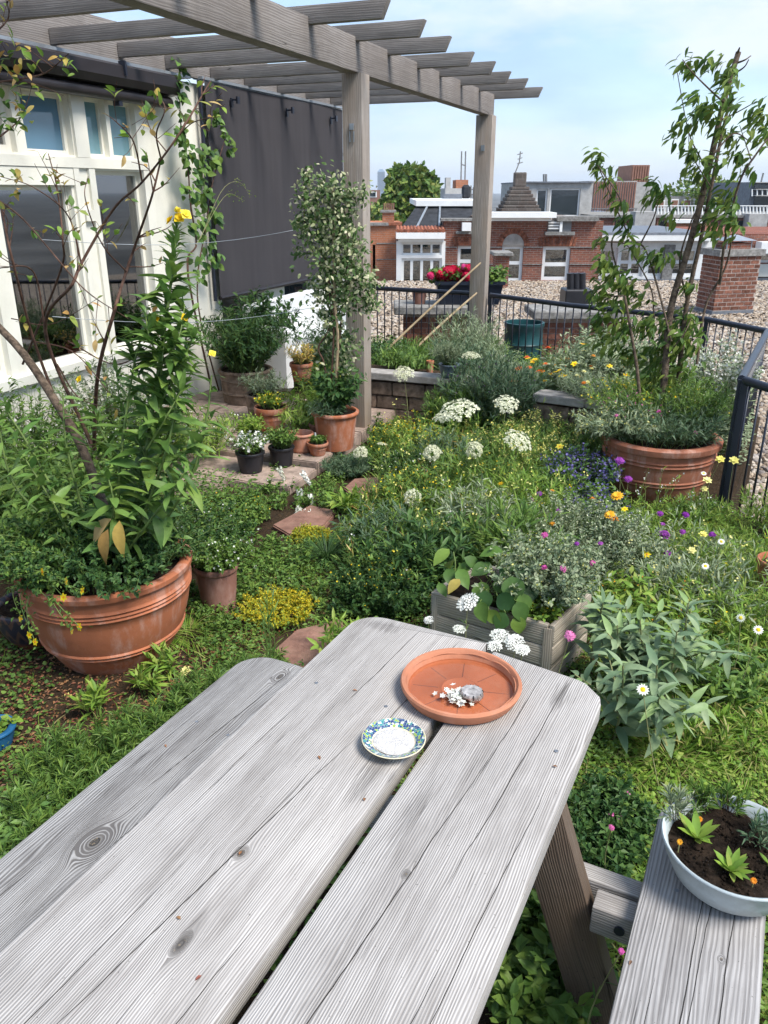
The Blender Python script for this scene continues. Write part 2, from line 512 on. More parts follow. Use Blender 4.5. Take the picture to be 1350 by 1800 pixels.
    sk = b.math('MULTIPLY', b.ramp(sn, [(.70, 0.), (.76, 1.)]), .7 * cracks)
    ck = b.math('MAXIMUM', ck, sk)
    c = b.mix(ck, c, tuple(d * .22 for d in dark))
    if edge:                                  # edges painted paler as a highlight, as if worn
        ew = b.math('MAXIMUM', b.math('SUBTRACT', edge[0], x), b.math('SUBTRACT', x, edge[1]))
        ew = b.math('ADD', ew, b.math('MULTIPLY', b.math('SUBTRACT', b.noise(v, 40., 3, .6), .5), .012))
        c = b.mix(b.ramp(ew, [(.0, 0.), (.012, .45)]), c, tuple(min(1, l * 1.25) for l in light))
    # specks of lichen and dirt
    sp = b.noise(v, 130., 2, .4)
    c = b.mix(b.ramp(sp, [(.73, 0.), (.76, .6)]), c, tuple(d * .4 for d in dark))
    h = b.math('ADD', b.math('MULTIPLY', ridge, .35), b.math('MULTIPLY', fibre, .5))
    h = b.math('SUBTRACT', h, b.math('MULTIPLY', ck, 1.3))
    if core is not None:
        rings = b.math('MULTIPLY', b.math('ADD', b.math('SINE', b.math('MULTIPLY', gx, 2 * math.pi / .004)), 1.), .5)
        kc = b.mix(b.math('MULTIPLY', rings, .6), tuple(d * .22 for d in dark), tuple(.5 * d + .12 * l for d, l in zip(dark, light)))
        kc = b.mix(b.ramp(b.noise(v, 170., 2, .5), [(.55, 0.), (.66, .55)]), kc, (.30, .22, .12))
        c = b.mix(b.math('MULTIPLY', core, .85), c, kc)
        h = b.math('SUBTRACT', h, b.math('MULTIPLY', core, .35))
    return b.done(b.pbr(c, .82, .18, b.bump(h, bump, .004)))

GREY_L, GREY_D = (.455, .43, .405), (.165, .148, .134)
M = {}
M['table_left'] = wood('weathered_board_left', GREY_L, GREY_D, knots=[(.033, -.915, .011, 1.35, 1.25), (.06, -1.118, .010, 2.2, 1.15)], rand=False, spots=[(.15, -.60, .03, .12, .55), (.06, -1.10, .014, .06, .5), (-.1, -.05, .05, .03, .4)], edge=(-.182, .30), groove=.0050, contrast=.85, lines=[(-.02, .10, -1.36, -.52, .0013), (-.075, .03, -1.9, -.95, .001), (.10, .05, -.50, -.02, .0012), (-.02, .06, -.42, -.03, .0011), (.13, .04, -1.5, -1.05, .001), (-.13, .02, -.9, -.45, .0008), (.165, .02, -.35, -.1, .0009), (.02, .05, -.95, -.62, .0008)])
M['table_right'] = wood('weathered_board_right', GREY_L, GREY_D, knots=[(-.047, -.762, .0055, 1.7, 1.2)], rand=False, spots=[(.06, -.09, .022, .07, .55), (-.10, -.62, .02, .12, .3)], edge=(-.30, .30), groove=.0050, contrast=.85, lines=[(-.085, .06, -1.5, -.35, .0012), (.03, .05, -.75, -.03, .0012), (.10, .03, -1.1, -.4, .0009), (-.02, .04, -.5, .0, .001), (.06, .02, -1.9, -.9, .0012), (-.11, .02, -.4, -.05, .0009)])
M['bench_left'] = wood('weathered_seat_left', (.355, .345, .335), (.085, .078, .074), knots=[(.02, -.873, .019, 1.5, 2.9), (.03, -.085, .010, 1.8, 2.6)], groove=.0062, contrast=1.25, warp_amt=.11, rand=False, lines=[(.0, .07, -.72, -.02, .0013), (-.06, .03, -1.4, -.95, .0012), (.06, .06, -.95, -.3, .0011), (-.1, .03, -.8, -.3, .0009)])
M['bench_right'] = wood('weathered_seat_right', (.40, .385, .375), (.135, .125, .12), knots=[(.05, -.40, .005, 1.5, 1.5)], groove=.009, rand=False, contrast=.85, lines=[(-.02, .02, -1.2, -.2, .0015), (.045, .03, -.95, -.15, .0013), (-.07, .01, -1.0, -.5, .001), (.0, .04, -.7, -.1, .001)])
M['leg_wood'] = wood('table_frame_wood', (.15, .115, .088), (.045, .032, .024), groove=.005, brown=(.13, .085, .055))
M['brace_wood'] = wood('bench_bearer_wood', (.42, .395, .37), (.17, .15, .135), groove=.006)
M['pergola'] = wood('pergola_wood', (.265, .24, .222), (.125, .108, .098), groove=.011, contrast=.75, stain=.6, bump=.5, cracks=.8)
M['rafter'] = wood('rafter_wood', (.29, .26, .235), (.13, .11, .097), groove=.012, contrast=.75, stain=.6, bump=.4)
M['post'] = wood('post_wood', (.37, .325, .285), (.19, .158, .132), groove=.016, contrast=.8, stain=.35, bump=.5, brown=(.29, .215, .155))
M['crate'] = wood('planter_wood', (.44, .385, .31), (.19, .155, .115), groove=.009, contrast=.8, stain=.5)

def terracotta(name, col, bloom=.5, dark=.3):
    b = NB(name); v = b.coord('Object'); x, y, z = b.sep(v)
    n1 = b.noise(v, 5., 6, .6)
    c = b.mix(b.ramp(n1, [(.3, 0.), (.7, 1.)]), tuple(q * .78 for q in col), tuple(min(1, q * 1.15) for q in col))
    st = b.noise(b.xyz(b.math('MULTIPLY', x, 14.), b.math('MULTIPLY', y, 14.), b.math('MULTIPLY', z, 4.)), 1., 6, .65)
    c = b.mix(b.math('MULTIPLY', b.ramp(st, [(.50, 0.), (.70, 1.)]), bloom), c, (.52, .36, .30))
    c = b.mix(b.math('MULTIPLY', b.ramp(b.noise(v, 9., 6, .7), [(.54, 0.), (.72, 1.)]), dark), c, (.12, .05, .03))
    return b.done(b.pbr(c, .78, .22, b.bump(b.noise(v, 60., 6, .7), .25, .004)))
M['terra'] = terracotta('terracotta', (.36, .125, .06), .6, .45)
M['terra_old'] = terracotta('old_terracotta', (.33, .125, .072), .65, .55)
M['terra_pale'] = terracotta('pale_terracotta', (.47, .20, .12), .55, .2)
M['terra_saucer'] = terracotta('saucer_terracotta', (.43, .175, .098), .2, .12)
M['terra_brown'] = terracotta('brown_terracotta', (.24, .115, .085), .35, .3)
M['soil'] = plain('potting_soil', (.028, .019, .013), .95, .1, var=.4, scale=30, bump=1.0, bscale=60)
M['black_pot'] = plain('black_plastic', (.018, .018, .022), .42, .4, var=.2)
M['box_black'] = plain('dark_blue_plastic', (.014, .019, .034), .4, .4)
M['blue_grey_pot'] = plain('blue_grey_glaze', (.085, .115, .14), .35, .45)
M['enamel'] = plain('white_enamel', (.50, .56, .57), .38, .45, var=.1, dirt=(.24, .25, .23), dirt_amt=.6, scale=9)
M['stone'] = plain('grey_stone', (.26, .25, .235), .9, .2, var=.25, scale=14, bump=.5, bscale=50, dirt=(.10, .10, .08))
M['cap_stone'] = plain('pale_cap_stone', (.36, .335, .31), .9, .2, var=.2, scale=12, bump=.4, dirt=(.18, .16, .13))
M['block'] = plain('brown_wall_block', (.225, .165, .125), .92, .15, var=.3, scale=14, bump=.6, bscale=70, objrand=.2, dirt=(.09, .08, .06))
M['slab'] = plain('red_brown_slab', (.25, .135, .10), .9, .2, var=.22, scale=11, bump=.5, bscale=80, objrand=.12, dirt=(.12, .10, .07))
M['paving'] = plain('pinkish_paving', (.36, .27, .22), .9, .2, var=.22, scale=14, bump=.4, bscale=80, objrand=.12, dirt=(.16, .14, .10))
M['cream'] = plain('cream_paint', (.78, .755, .66), .45, .35, var=.05, scale=3, dirt=(.55, .51, .42), dirt_amt=.3, bump=.06)
M['white_wall'] = plain('white_render', (.78, .76, .71), .7, .25, var=.06, scale=3, dirt=(.5, .48, .44), dirt_amt=.3, bump=.15)
M['white_paint'] = plain('white_paint', (.78, .78, .76), .45, .35, var=.04, scale=3)
M['awning'] = plain('dark_brown_awning', (.026, .022, .024), .38, .4, var=.12, scale=4)
M['black_metal'] = plain('black_metal', (.018, .022, .036), .38, .45, var=.1)
M['zinc'] = plain('zinc', (.33, .36, .39), .45, .5, .5, var=.12, scale=5)
M['lead'] = plain('lead_flashing', (.17, .185, .21), .6, .4, .3, var=.15)
M['bamboo'] = plain('bamboo', (.36, .27, .16), .6, .3, var=.2, scale=15)
M['bark'] = plain('grey_brown_bark', (.13, .095, .068), .9, .15, var=.35, scale=40, bump=.6, bscale=90)
M['twig'] = plain('red_brown_twig', (.12, .065, .045), .75, .2, var=.3, scale=30)
M['stem_green'] = plain('green_stem', (.13, .19, .05), .6, .25, var=.2, scale=20)
M['stem_pale'] = plain('pale_stem', (.27, .27, .12), .6, .25, var=.2, scale=20)
M['barrel'] = plain('dark_teal_plastic', (.010, .060, .066), .4, .4, var=.15)
M['salt'] = plain('white_salt', (.72, .69, .66), .8, .3, var=.15, scale=80, bump=.8, bscale=240)

def cloth():
    b = NB('dark_screen_cloth'); v = b.coord('Object'); x, y, z = b.sep(v)
    n = b.noise(b.xyz(x, b.math('MULTIPLY', y, 9.), b.math('MULTIPLY', z, .7)), 1.0, 5, .6)
    c = b.mix(b.ramp(n, [(.3, 0.), (.7, 1.)]), (.046, .043, .047), (.058, .054, .058))
    fold = b.noise(b.xyz(0., b.math('MULTIPLY', y, .6), b.math('MULTIPLY', z, 3.0)), 1.3, 2, .5)
    weave = b.noise(v, 420., 1, .5)
    nn = b.bump(fold, .12, .05, b.bump(weave, .12, .002))
    return b.done(b.pbr(c, .85, .15, nn))
M['cloth'] = cloth()

def glass(name='window_glass', tint=(.02, .03, .035)):
    b = NB(name)
    v = b.coord('Object')
    wob = b.bump(b.noise(v, 1.8, 2, .5), .06, .04)
    return b.done(b.pbr(tint, .03, .9, wob, 0.0))
M['glass'] = glass()
M['glass_blue'] = glass('sky_blue_pane_and_blind', (.085, .185, .27))  # sky reflection and pale blind both put into the pane colour
M['glass_teal'] = glass('sky_teal_pane_and_blind', (.13, .26, .30))  # reflected sky and blind tinted into these panes too
M['glass_pale'] = glass('pale_window_glass', (.10, .13, .15))
M['pane_backing'] = plain('pale_curtain', (.55, .58, .58), .8, .2, var=.15, scale=3)
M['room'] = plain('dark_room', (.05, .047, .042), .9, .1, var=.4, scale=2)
def see_glass():
    b = NB('clear_pane')
    g = b.n('BsdfGlossy'); g.inputs['Roughness'].default_value = .02
    t = b.n('BsdfTransparent'); t.inputs['Color'].default_value = (.72, .78, .78, 1)
    fr = b.n('Fresnel'); fr.inputs['IOR'].default_value = 1.7
    m = b.n('MixShader'); b.set(m.inputs[0], b.math('ADD', fr.outputs[0], .22, clamp=True))
    b.t.links.new(t.outputs[0], m.inputs[1]); b.t.links.new(g.outputs[0], m.inputs[2])
    return b.done(m.outputs[0])
M['pane'] = see_glass()

def brickmat(name, c1, c2, mortar, bw=.21, bh=.062, frame='XZ'):
    b = NB(name); v = b.coord('Object'); x, y, z = b.sep(v)
    t = b.n('TexBrick'); b.set(t.inputs['Vector'], b.xyz(b.math('ADD', x, y), z, 0.))
    t.inputs['Color1'].default_value = (*c1, 1); t.inputs['Color2'].default_value = (*c2, 1); t.inputs['Mortar'].default_value = (*mortar, 1)
    t.inputs['Scale'].default_value = 1.0; t.inputs['Brick Width'].default_value = bw; t.inputs['Row Height'].default_value = bh
    t.inputs['Mortar Size'].default_value = .007; t.inputs['Bias'].default_value = -.1
    n = b.noise(v, 3., 5, .65)
    c = b.mix(b.math('MULTIPLY', b.ramp(n, [(.45, 0.), (.7, 1.)]), .45), t.outputs['Color'], (.10, .06, .045))
    n2 = b.noise(v, 22., 4, .6)
    hs = b.n('HueSaturation'); b.set(hs.inputs['Color'], c); b.set(hs.inputs['Value'], b.math('ADD', b.math('MULTIPLY', n2, .9), .55))
    return b.done(b.pbr(hs.outputs[0], .9, .15, b.bump(t.outputs['Fac'], -.6, .01)))
M['brick_red'] = brickmat('dark_red_brickwork', (.25, .085, .052), (.155, .058, .043), (.26, .21, .18))
M['brick_orange'] = brickmat('orange_brickwork', (.42, .165, .085), (.36, .13, .065), (.36, .22, .16))
M['brick_grey'] = brickmat('weathered_grey_brickwork', (.125, .108, .095), (.08, .07, .063), (.17, .155, .14), .3, .16)
M['brick_piece'] = plain('chimney_brick', (.215, .095, .065), .9, .15, var=.25, scale=18, bump=.4, objrand=.32)
M['mortar'] = plain('mortar', (.40, .33, .29), .95, .1, var=.15, scale=20)
M['dark_roof'] = plain('dark_roof_felt', (.035, .037, .042), .8, .2, var=.25, scale=5, bump=.3)
M['tile_red'] = plain('red_roof_tile', (.33, .12, .07), .8, .2, var=.3, scale=12, objrand=.2)
M['concrete'] = plain('pale_concrete', (.42, .41, .39), .85, .2, var=.12, scale=5, dirt=(.25, .24, .22))
M['grey_clad'] = plain('grey_cladding', (.20, .20, .20), .8, .2, var=.1)
M['brown_clad'] = plain('reddish_brown_cladding', (.27, .14, .10), .75, .25, var=.1)
M['tower_glass'] = plain('haze_blue_tower_cladding', (.16, .235, .32), .5, .4, var=.1, scale=.1)  # blue of distant haze painted in along with the glass tint

def gravelmat():
    b = NB('pale_pebbles')
    at = b.n('Attribute'); at.attribute_name = 'rnd'
    c = b.ramp(at.outputs['Fac'], [(.0, (.10, .075, .055)), (.2, (.27, .205, .15)), (.5, (.38, .30, .22)), (.75, (.46, .40, .33)), (.9, (.28, .245, .22)), (1., (.13, .11, .10))])
    n = b.noise(b.pos(), 40., 3, .6)
    hs = b.n('HueSaturation'); b.set(hs.inputs['Color'], c); b.set(hs.inputs['Value'], b.math('ADD', b.math('MULTIPLY', n, .5), .72))
    return b.done(b.pbr(hs.outputs[0], .85, .2))
M['pebble'] = gravelmat()

def groundmat():
    b = NB('garden_soil'); v = b.pos()
    n = b.noise(v, 3.5, 6, .65); n2 = b.noise(v, 45., 5, .7)
    c = b.mix(b.ramp(n, [(.4, 0.), (.62, 1.)]), (.036, .025, .016), (.060, .042, .024))
    c = b.mix(b.ramp(n2, [(.5, 0.), (.72, .8)]), c, (.115, .065, .038))
    return b.done(b.pbr(c, .95, .1, b.bump(n2, 1.0, .03)))
M['ground'] = groundmat()
M['roof_base'] = plain('gravel_roof_bed', (.30, .25, .2), .95, .1, var=.3, scale=8, bump=.6)
M['far_ground'] = plain('distant_city_ground', (.13, .13, .125), .95, .1, var=.3, scale=.02)

# leaves
LM = {}
LM['mid'] = leafmat('mid_green_leaf', [(0.056, 0.116, 0.023), (0.088, 0.169, 0.031), (0.124, 0.210, 0.042), (0.156, 0.241, 0.044)])
LM['dark'] = leafmat('dark_green_leaf', [(0.025, 0.067, 0.019), (0.040, 0.094, 0.026), (0.056, 0.121, 0.028), (0.076, 0.142, 0.036)])
LM['bright'] = leafmat('bright_green_leaf', [(0.135, 0.241, 0.036), (0.181, 0.307, 0.044), (0.237, 0.346, 0.051), (0.273, 0.337, 0.071)], .35)
LM['grass'] = leafmat('grass_blade', [(0.091, 0.185, 0.023), (0.146, 0.265, 0.031), (0.191, 0.314, 0.039), (0.263, 0.346, 0.064), (0.328, 0.291, 0.111)], .3)
LM['fresh'] = leafmat('fresh_leaf', [(0.100, 0.200, 0.049), (0.135, 0.241, 0.053), (0.163, 0.265, 0.064), (0.127, 0.225, 0.049)], .25, .42, .35)
LM['grey'] = leafmat('grey_green_leaf', [(0.156, 0.210, 0.119), (0.209, 0.265, 0.151), (0.255, 0.307, 0.175), (0.309, 0.346, 0.216)], .2, .6)
LM['sage'] = leafmat('sage_leaf', [(0.135, 0.210, 0.111), (0.181, 0.257, 0.136), (0.227, 0.298, 0.159), (0.209, 0.307, 0.111)], .2, .5, .3)
LM['blue'] = leafmat('blue_green_leaf', [(0.056, 0.112, 0.055), (0.082, 0.144, 0.077), (0.109, 0.169, 0.087), (0.146, 0.193, 0.111)], .2)
LM['lime'] = leafmat('yellow_green_leaf', [(0.483, 0.372, 0.023), (0.260, 0.303, 0.025), (0.364, 0.371, 0.028), (0.467, 0.408, 0.028), (0.243, 0.317, 0.043)], .3)
LM['yelleaf'] = leafmat('yellowing_leaf', [(0.381, 0.303, 0.063), (0.486, 0.257, 0.084), (0.277, 0.288, 0.056), (0.520, 0.348, 0.140)], .3)
LM['varieg'] = leafmat('variegated_leaf', [(.050, .100, .028), (.065, .125, .03), (.085, .15, .035), (.05, .10, .028), (.075, .14, .035), (.42, .43, .24), (.12, .18, .05), (.46, .46, .28), (.095, .155, .04), (.52, .50, .33)], .25)
LM['tree'] = leafmat('tree_leaflet', [(.19, .245, .05), (0.053, 0.113, 0.025), (0.087, 0.159, 0.031), (0.129, 0.212, 0.037), (0.207, 0.264, 0.049), (0.070, 0.129, 0.028)], .3)
LM['fartree'] = leafmat('distant_tree_leaf', [(0.061, 0.122, 0.025), (0.104, 0.174, 0.033), (0.148, 0.219, 0.043), (0.226, 0.249, 0.056)], .2)
LM['dry'] = leafmat('dry_litter', [(0.173, 0.083, 0.043), (0.243, 0.113, 0.049), (0.104, 0.053, 0.031), (0.329, 0.181, 0.084), (0.190, 0.053, 0.034)], .1)
FM = {}
def flowermat(name, cols): return leafmat(name, cols, .25, .6, .2)
FM['white'] = flowermat('white_petal', [(.74, .74, .68), (.80, .79, .74), (.66, .68, .58)])
FM['cream'] = flowermat('cream_petal', [(.66, .66, .46), (.72, .72, .55), (.56, .60, .34)])
FM['yellow'] = flowermat('yellow_petal', [(.80, .62, .02), (.78, .50, .015), (.85, .70, .08)])
FM['paleyel'] = flowermat('pale_yellow_petal', [(.78, .70, .16), (.72, .66, .22), (.8, .74, .3)])
FM['orange'] = flowermat('orange_petal', [(.80, .32, .02), (.75, .22, .02), (.8, .42, .03)])
FM['orred'] = flowermat('orange_red_petal', [(.75, .14, .03), (.68, .09, .02), (.78, .2, .05)])
FM['purple'] = flowermat('purple_petal', [(.28, .05, .34), (.36, .08, .38), (.22, .03, .30)])
FM['pink'] = flowermat('pink_petal', [(.60, .14, .36), (.66, .22, .42), (.5, .08, .3)])
FM['blue'] = flowermat('blue_violet_petal', [(.17, .15, .38), (.23, .20, .44), (.13, .11, .32)])
FM['red'] = flowermat('red_petal', [(.55, .012, .05), (.62, .02, .09), (.45, .008, .035)])
FM['hotpink'] = flowermat('hot_pink_petal', [(.65, .05, .22), (.7, .09, .3), (.6, .03, .14)])
# ------------------------------------------------------------------ ground and roofs
terr = [(-4.6, -3), (3.2, -3), (3.2, 1.3), (.33, 5.3), (.60, 7.75), (.05, 8.5), (-2.3, 9.5), (-4.6, 9.75)]
g = MB(); g.prism(terr, -.85, 0.0)
structure(g.build('ground', M['ground']))
def ring_sheet(name, z, d0, d1, u0, u1, mat):
    p = [S2W((u0, d0, z)), S2W((u1, d0, z)), S2W((u1, d1, z)), S2W((u0, d1, z))]
    return MB().add(p, [(0, 1, 2, 3)]).build(name, mat)
structure(ring_sheet('city_ground', -14.0, -3500, 4500, -4500, 4500, M['far_ground']))
GZ = -.60
roof = MB(); roof.add([S2W(p) for p in [(-6, 4, GZ-.02), (16, 4, GZ-.02), (16, 24.6, GZ-.02), (-6, 24.6, GZ-.02), (-6, 4, GZ-13.3), (16, 4, GZ-13.3), (16, 24.6, GZ-13.3), (-6, 24.6, GZ-13.3)]],
    [(0,1,2,3),(0,4,5,1),(1,5,6,2),(2,6,7,3),(3,7,4,0)])
structure(roof.build('gravel_roof', M['roof_base']))
# pebbles, larger triangles near by, simple ones far off
def pebbles():
    pts = []
    for d0, d1, step in ((5.5, 13, .055), (13, 24.4, .075)):
        n = int((d1 - d0) / step); 
        for i in range(n):
            d = d0 + i * step
            ul = max(-5.9, -.02 * d - 1.2) if d > 9 else .02 * d
            ur = .56 * d + .3
            us = np.arange(ul, ur, step)
            us = us + rng.normal(0, step * .25, len(us))
            pts.append(np.stack([us, d + rng.normal(0, step * .25, len(us)), np.full(len(us), GZ)], 1))
    p = np.concatenate(pts)
    Wp = p[:, :1] * cR + p[:, 1:2] * cH; Wp[:, 2] = GZ
    keep = ~in_poly(Wp, np.array(terr))
    return Wp[keep], p[keep, 1]
pw, pd = pebbles()
oct_t = (np.array([(1,0,0),(.3,.95,0),(-.8,.6,0),(-.8,-.6,0),(.3,-.95,0),(0,0,1.),(0,0,-.8)], float), [(0,1,5),(1,2,5),(2,3,5),(3,4,5),(4,0,5)])
for near in (True, False):
    k = (pd < 12) == near
    P = pw[k]; n = len(P)
    a = rng.uniform(0, 2*np.pi, n); tl = rng.normal(0, .35, (n, 2))
    dirs = np.stack([np.cos(a), np.sin(a), tl[:, 0]], 1); ups = np.stack([tl[:, 1], -tl[:, 0], np.ones(n)], 1)
    Mx = frames(dirs, ups)
    sx = rng.uniform(.75, 1.35, (n, 1, 1)); Mx = Mx * np.concatenate([sx * rng.uniform(.6, .9, (n,1,1)), sx, sx * .6], axis=2)
    P[:, 2] += rng.uniform(0, .02, n)
    o = scatter('roof_pebbles', pebble_t() if near else oct_t, P, Mx, .037 if near else .05, M['pebble'], smooth=False)
    tag(o, 'pale round pebbles covering the neighbouring roof ' + ('close to the railing' if near else 'below the brick houses'), 'gravel', kind='stuff')

# ------------------------------------------------------------------ boards
def rounded(w, L, r0, r1, n=6):
    """outline, x across (centred), y from -L to 0; corner radii at the far end (left, right)"""
    p = [(-w/2, -L), (w/2, -L)]
    if r1 > 0: p += [(w/2 - r1 + r1*math.cos(a), -r1 + r1*math.sin(a)) for a in np.linspace(0, math.pi/2, n)]
    else: p += [(w/2, 0)]
    if r0 > 0: p += [(-w/2 + r0 + r0*math.cos(a), -r0 + r0*math.sin(a)) for a in np.linspace(math.pi/2, math.pi, n)]
    else: p += [(-w/2, 0)]
    return p
def board(name, poly, t, loc, rot, mat, parent, bev=.006, wear=0.0):
    bm = bmesh.new()
    vs = [bm.verts.new((x, y, 0)) for x, y in poly]
    f = bm.faces.new(vs)
    r = bmesh.ops.extrude_face_region(bm, geom=[f])
    bmesh.ops.translate(bm, verts=[v for v in r['geom'] if isinstance(v, bmesh.types.BMVert)], vec=(0, 0, -t))
    bmesh.ops.recalc_face_normals(bm, faces=bm.faces)
    if bev:
        bmesh.ops.bevel(bm, geom=[e for e in bm.edges], offset=bev, segments=2, affect='EDGES', profile=.6)
    me = bpy.data.meshes.new(name); bm.to_mesh(me); bm.free()
    for p in me.polygons: p.use_smooth = True
    try: me.set_sharp_from_angle(angle=R(40))
    except Exception: pass
    me.materials.append(mat)
    off, rz = off_of(parent)
    Mw = Matrix.Translation(Vector(loc)) @ rot.to_4x4()
    inv = (Matrix.Translation(Vector(off)) @ Matrix.Rotation(rz, 4, 'Z')).inverted()
    return put(name, me, None, parent, inv @ Mw)
def beam(name, a, b, w, h, mat, parent, bev=.004, roll=(0, 0, 1)):
    """a squared timber from a to b, w across, h in the roll direction"""
    a = Vector(a); b = Vector(b); y = (b - a).normalized(); L = (b - a).length
    z = Vector(roll); z = (z - y * z.dot(y)).normalized(); x = y.cross(z)
    rot = Matrix((x, y, z)).transposed()
    return board(name, [(-w/2, -L), (w/2, -L), (w/2, 0), (-w/2, 0)], h, b + z * h / 2, rot, mat, parent, bev)

# ------------------------------------------------------------------ house
XW = -4.5
hs = thing('house', 'cream painted house with tall windows and dark screens on the left', 'house', (XW, 6.2, 0))
def wall_open(u0, u1, z0, z1, ops, fn):
    """a wall mesh split into cells round its openings; fn maps (u, z, depth 0/1) to a point"""
    mb = MB()
    us = sorted({u0, u1, *[o[0] for o in ops], *[o[1] for o in ops]}); zs = sorted({z0, z1, *[o[2] for o in ops], *[o[3] for o in ops]})
    def hole(i, j):
        if i < 0 or j < 0 or i >= len(us) - 1 or j >= len(zs) - 1: return None
        uc = (us[i] + us[i+1]) / 2; zc = (zs[j] + zs[j+1]) / 2
        return any(o[0] < uc < o[1] and o[2] < zc < o[3] for o in ops)
    for i in range(len(us) - 1):
        for j in range(len(zs) - 1):
            if hole(i, j): continue
            a, b, c, d = us[i], us[i+1], zs[j], zs[j+1]
            mb.add([fn(a, c, 0), fn(b, c, 0), fn(b, d, 0), fn(a, d, 0)], [(0, 1, 2, 3)])
            for (di, dj, e) in ((-1, 0, ((a, c), (a, d))), (1, 0, ((b, d), (b, c))), (0, -1, ((b, c), (a, c))), (0, 1, ((a, d), (b, d)))):
                q = hole(i + di, j + dj)
                if q is None or q:
                    (p, s), (t, v) = e
                    mb.add([fn(p, s, 0), fn(t, v, 0), fn(t, v, 1), fn(p, s, 1)], [(0, 1, 2, 3)])
    return mb
TW = .16
ops = [(3.55, 4.62, 2.14, 2.54), (4.71, 5.17, 2.14, 2.54), (5.33, 5.57, 2.14, 2.54), (5.615, 5.93, 2.14, 2.54),
       (3.3, 4.24, .68, 1.93), (4.38, 5.09, .68, 1.93), (5.36, 5.94, .67, 2.04), (7.0, 7.86, .30, 1.35), (8.32, 9.05, .30, 1.35)]
wall_open(2.4, 9.95, 0, 2.78, ops, lambda u, z, d: (XW - TW * d, u, z)).build('wall', M['cream'], hs)
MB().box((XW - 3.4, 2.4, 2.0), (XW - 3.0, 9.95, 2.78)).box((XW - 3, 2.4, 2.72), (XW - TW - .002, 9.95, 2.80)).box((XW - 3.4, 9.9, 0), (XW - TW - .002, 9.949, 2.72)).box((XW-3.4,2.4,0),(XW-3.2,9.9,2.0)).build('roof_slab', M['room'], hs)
# upper storey set back behind the pergola, zinc roof edge
MB().add([(-5.3, .5, 2.8), (-5.3, 6.15, 2.8), (-5.3, 6.15, 3.28), (-5.3, .5, 3.85), (-8, .5, 2.8), (-8, 6.15, 2.8), (-8, 6.15, 3.28), (-8, .5, 3.85)],
    [(0,1,2,3),(1,5,6,2),(3,2,6,7),(4,7,6,5),(0,3,7,4)]).build('upper_wall', M['white_wall'], hs)
MB().add([(-5.2, .4, 3.88), (-5.2, 6.25, 3.29), (-8, 6.25, 3.29), (-8, .4, 3.88), (-5.2, .4, 3.94), (-5.2, 6.25, 3.35), (-8, 6.25, 3.35), (-8, .4, 3.94)],
    [(0,3,2,1),(4,5,6,7),(0,1,5,4),(1,2,6,5)]).build('upper_roof', M['zinc'], hs)
def window(parent, y0, y1, z0, z1, blind=None, mull=(), sash=.045, name='window', dep=.05, gl='pane', blind_mat=None):
    """frame with mitred look, pane, what hangs behind it; lies in the house wall"""
    fr = MB(); x0 = XW - dep
    a, b, c, d = y0, y1, z0, z1
    fr.box((x0 - .04, a, c), (x0, a + sash, d)).box((x0 - .04, b - sash, c), (x0, b, d))
    fr.box((x0 - .041, a + sash, c), (x0 - .001, b - sash, c + sash)).box((x0 - .041, a + sash, d - sash), (x0 - .001, b - sash, d))
    for m in mull: fr.box((x0 - .038, m - .02, c + sash), (x0 - .002, m + .02, d - sash))
    o = fr.build(name, M['cream'], parent)
    MB().box((x0 - .03, a + sash, c + sash), (x0 - .022, b - sash, d - sash)).build('pane', M[gl], o)
    if blind:
        MB().box((x0 - .055, a + .01, z0 + .01), (x0 - .047, b - .01, z0 + (z1 - z0) * blind)).build('blind', blind_mat, o)
    return o
window(hs, 3.55, 4.62, 2.14, 2.54, None)
window(hs, 4.71, 5.17, 2.14, 2.54, gl='glass_blue', sash=.03)
window(hs, 5.33, 5.57, 2.14, 2.54, gl='glass_teal', sash=.02)
window(hs, 5.615, 5.93, 2.14, 2.54, gl='glass_teal', sash=.02)
window(hs, 3.3, 4.24, .68, 1.93, None)
dr = window(hs, 4.38, 5.09, .68, 1.93, None, name='door', sash=.03)
window(hs, 5.36, 5.94, .67, 2.04, .14, blind_mat=M['brown_clad'], sash=.03)
window(hs, 7.0, 7.86, .30, 1.35, None, gl='glass')
window(hs, 8.32, 9.05, .30, 1.35, None, gl='glass')
# casings standing proud of the wall
cs = MB()
for a, b, c, d in [(3.2, 6.05, 2.055, 2.125), (5.18, 5.32, 2.127, 2.56), (5.94, 6.05, .62, 2.05), (5.115, 5.17, .62, 2.05), (5.28, 5.345, .62, 2.05)]:
    cs.box((XW + .001, a, c), (XW + .022, b, d))
cs.box((XW + .001, 4.36, 1.935), (XW + .016, 5.112, 2.05)).box((XW + .001, 3.2, .60), (XW + .05, 6.08, .665)).box((XW + .001, 5.175, 1.68), (XW + .035, 5.275, 1.76))
cs.box((XW + .001, 3.2, 2.58), (XW + .03, 6.2, 2.64))
cs.build('casing', M['cream'], hs)
# fascia strip of zinc and the wall strut beside the screen
MB().box((XW + .001, 2.4, 2.79), (XW + .10, 6.62, 2.815)).box((XW + .001, 6.8, 2.81), (XW + .10, 9.9, 2.832)).build('zinc_strip', M['zinc'], hs)
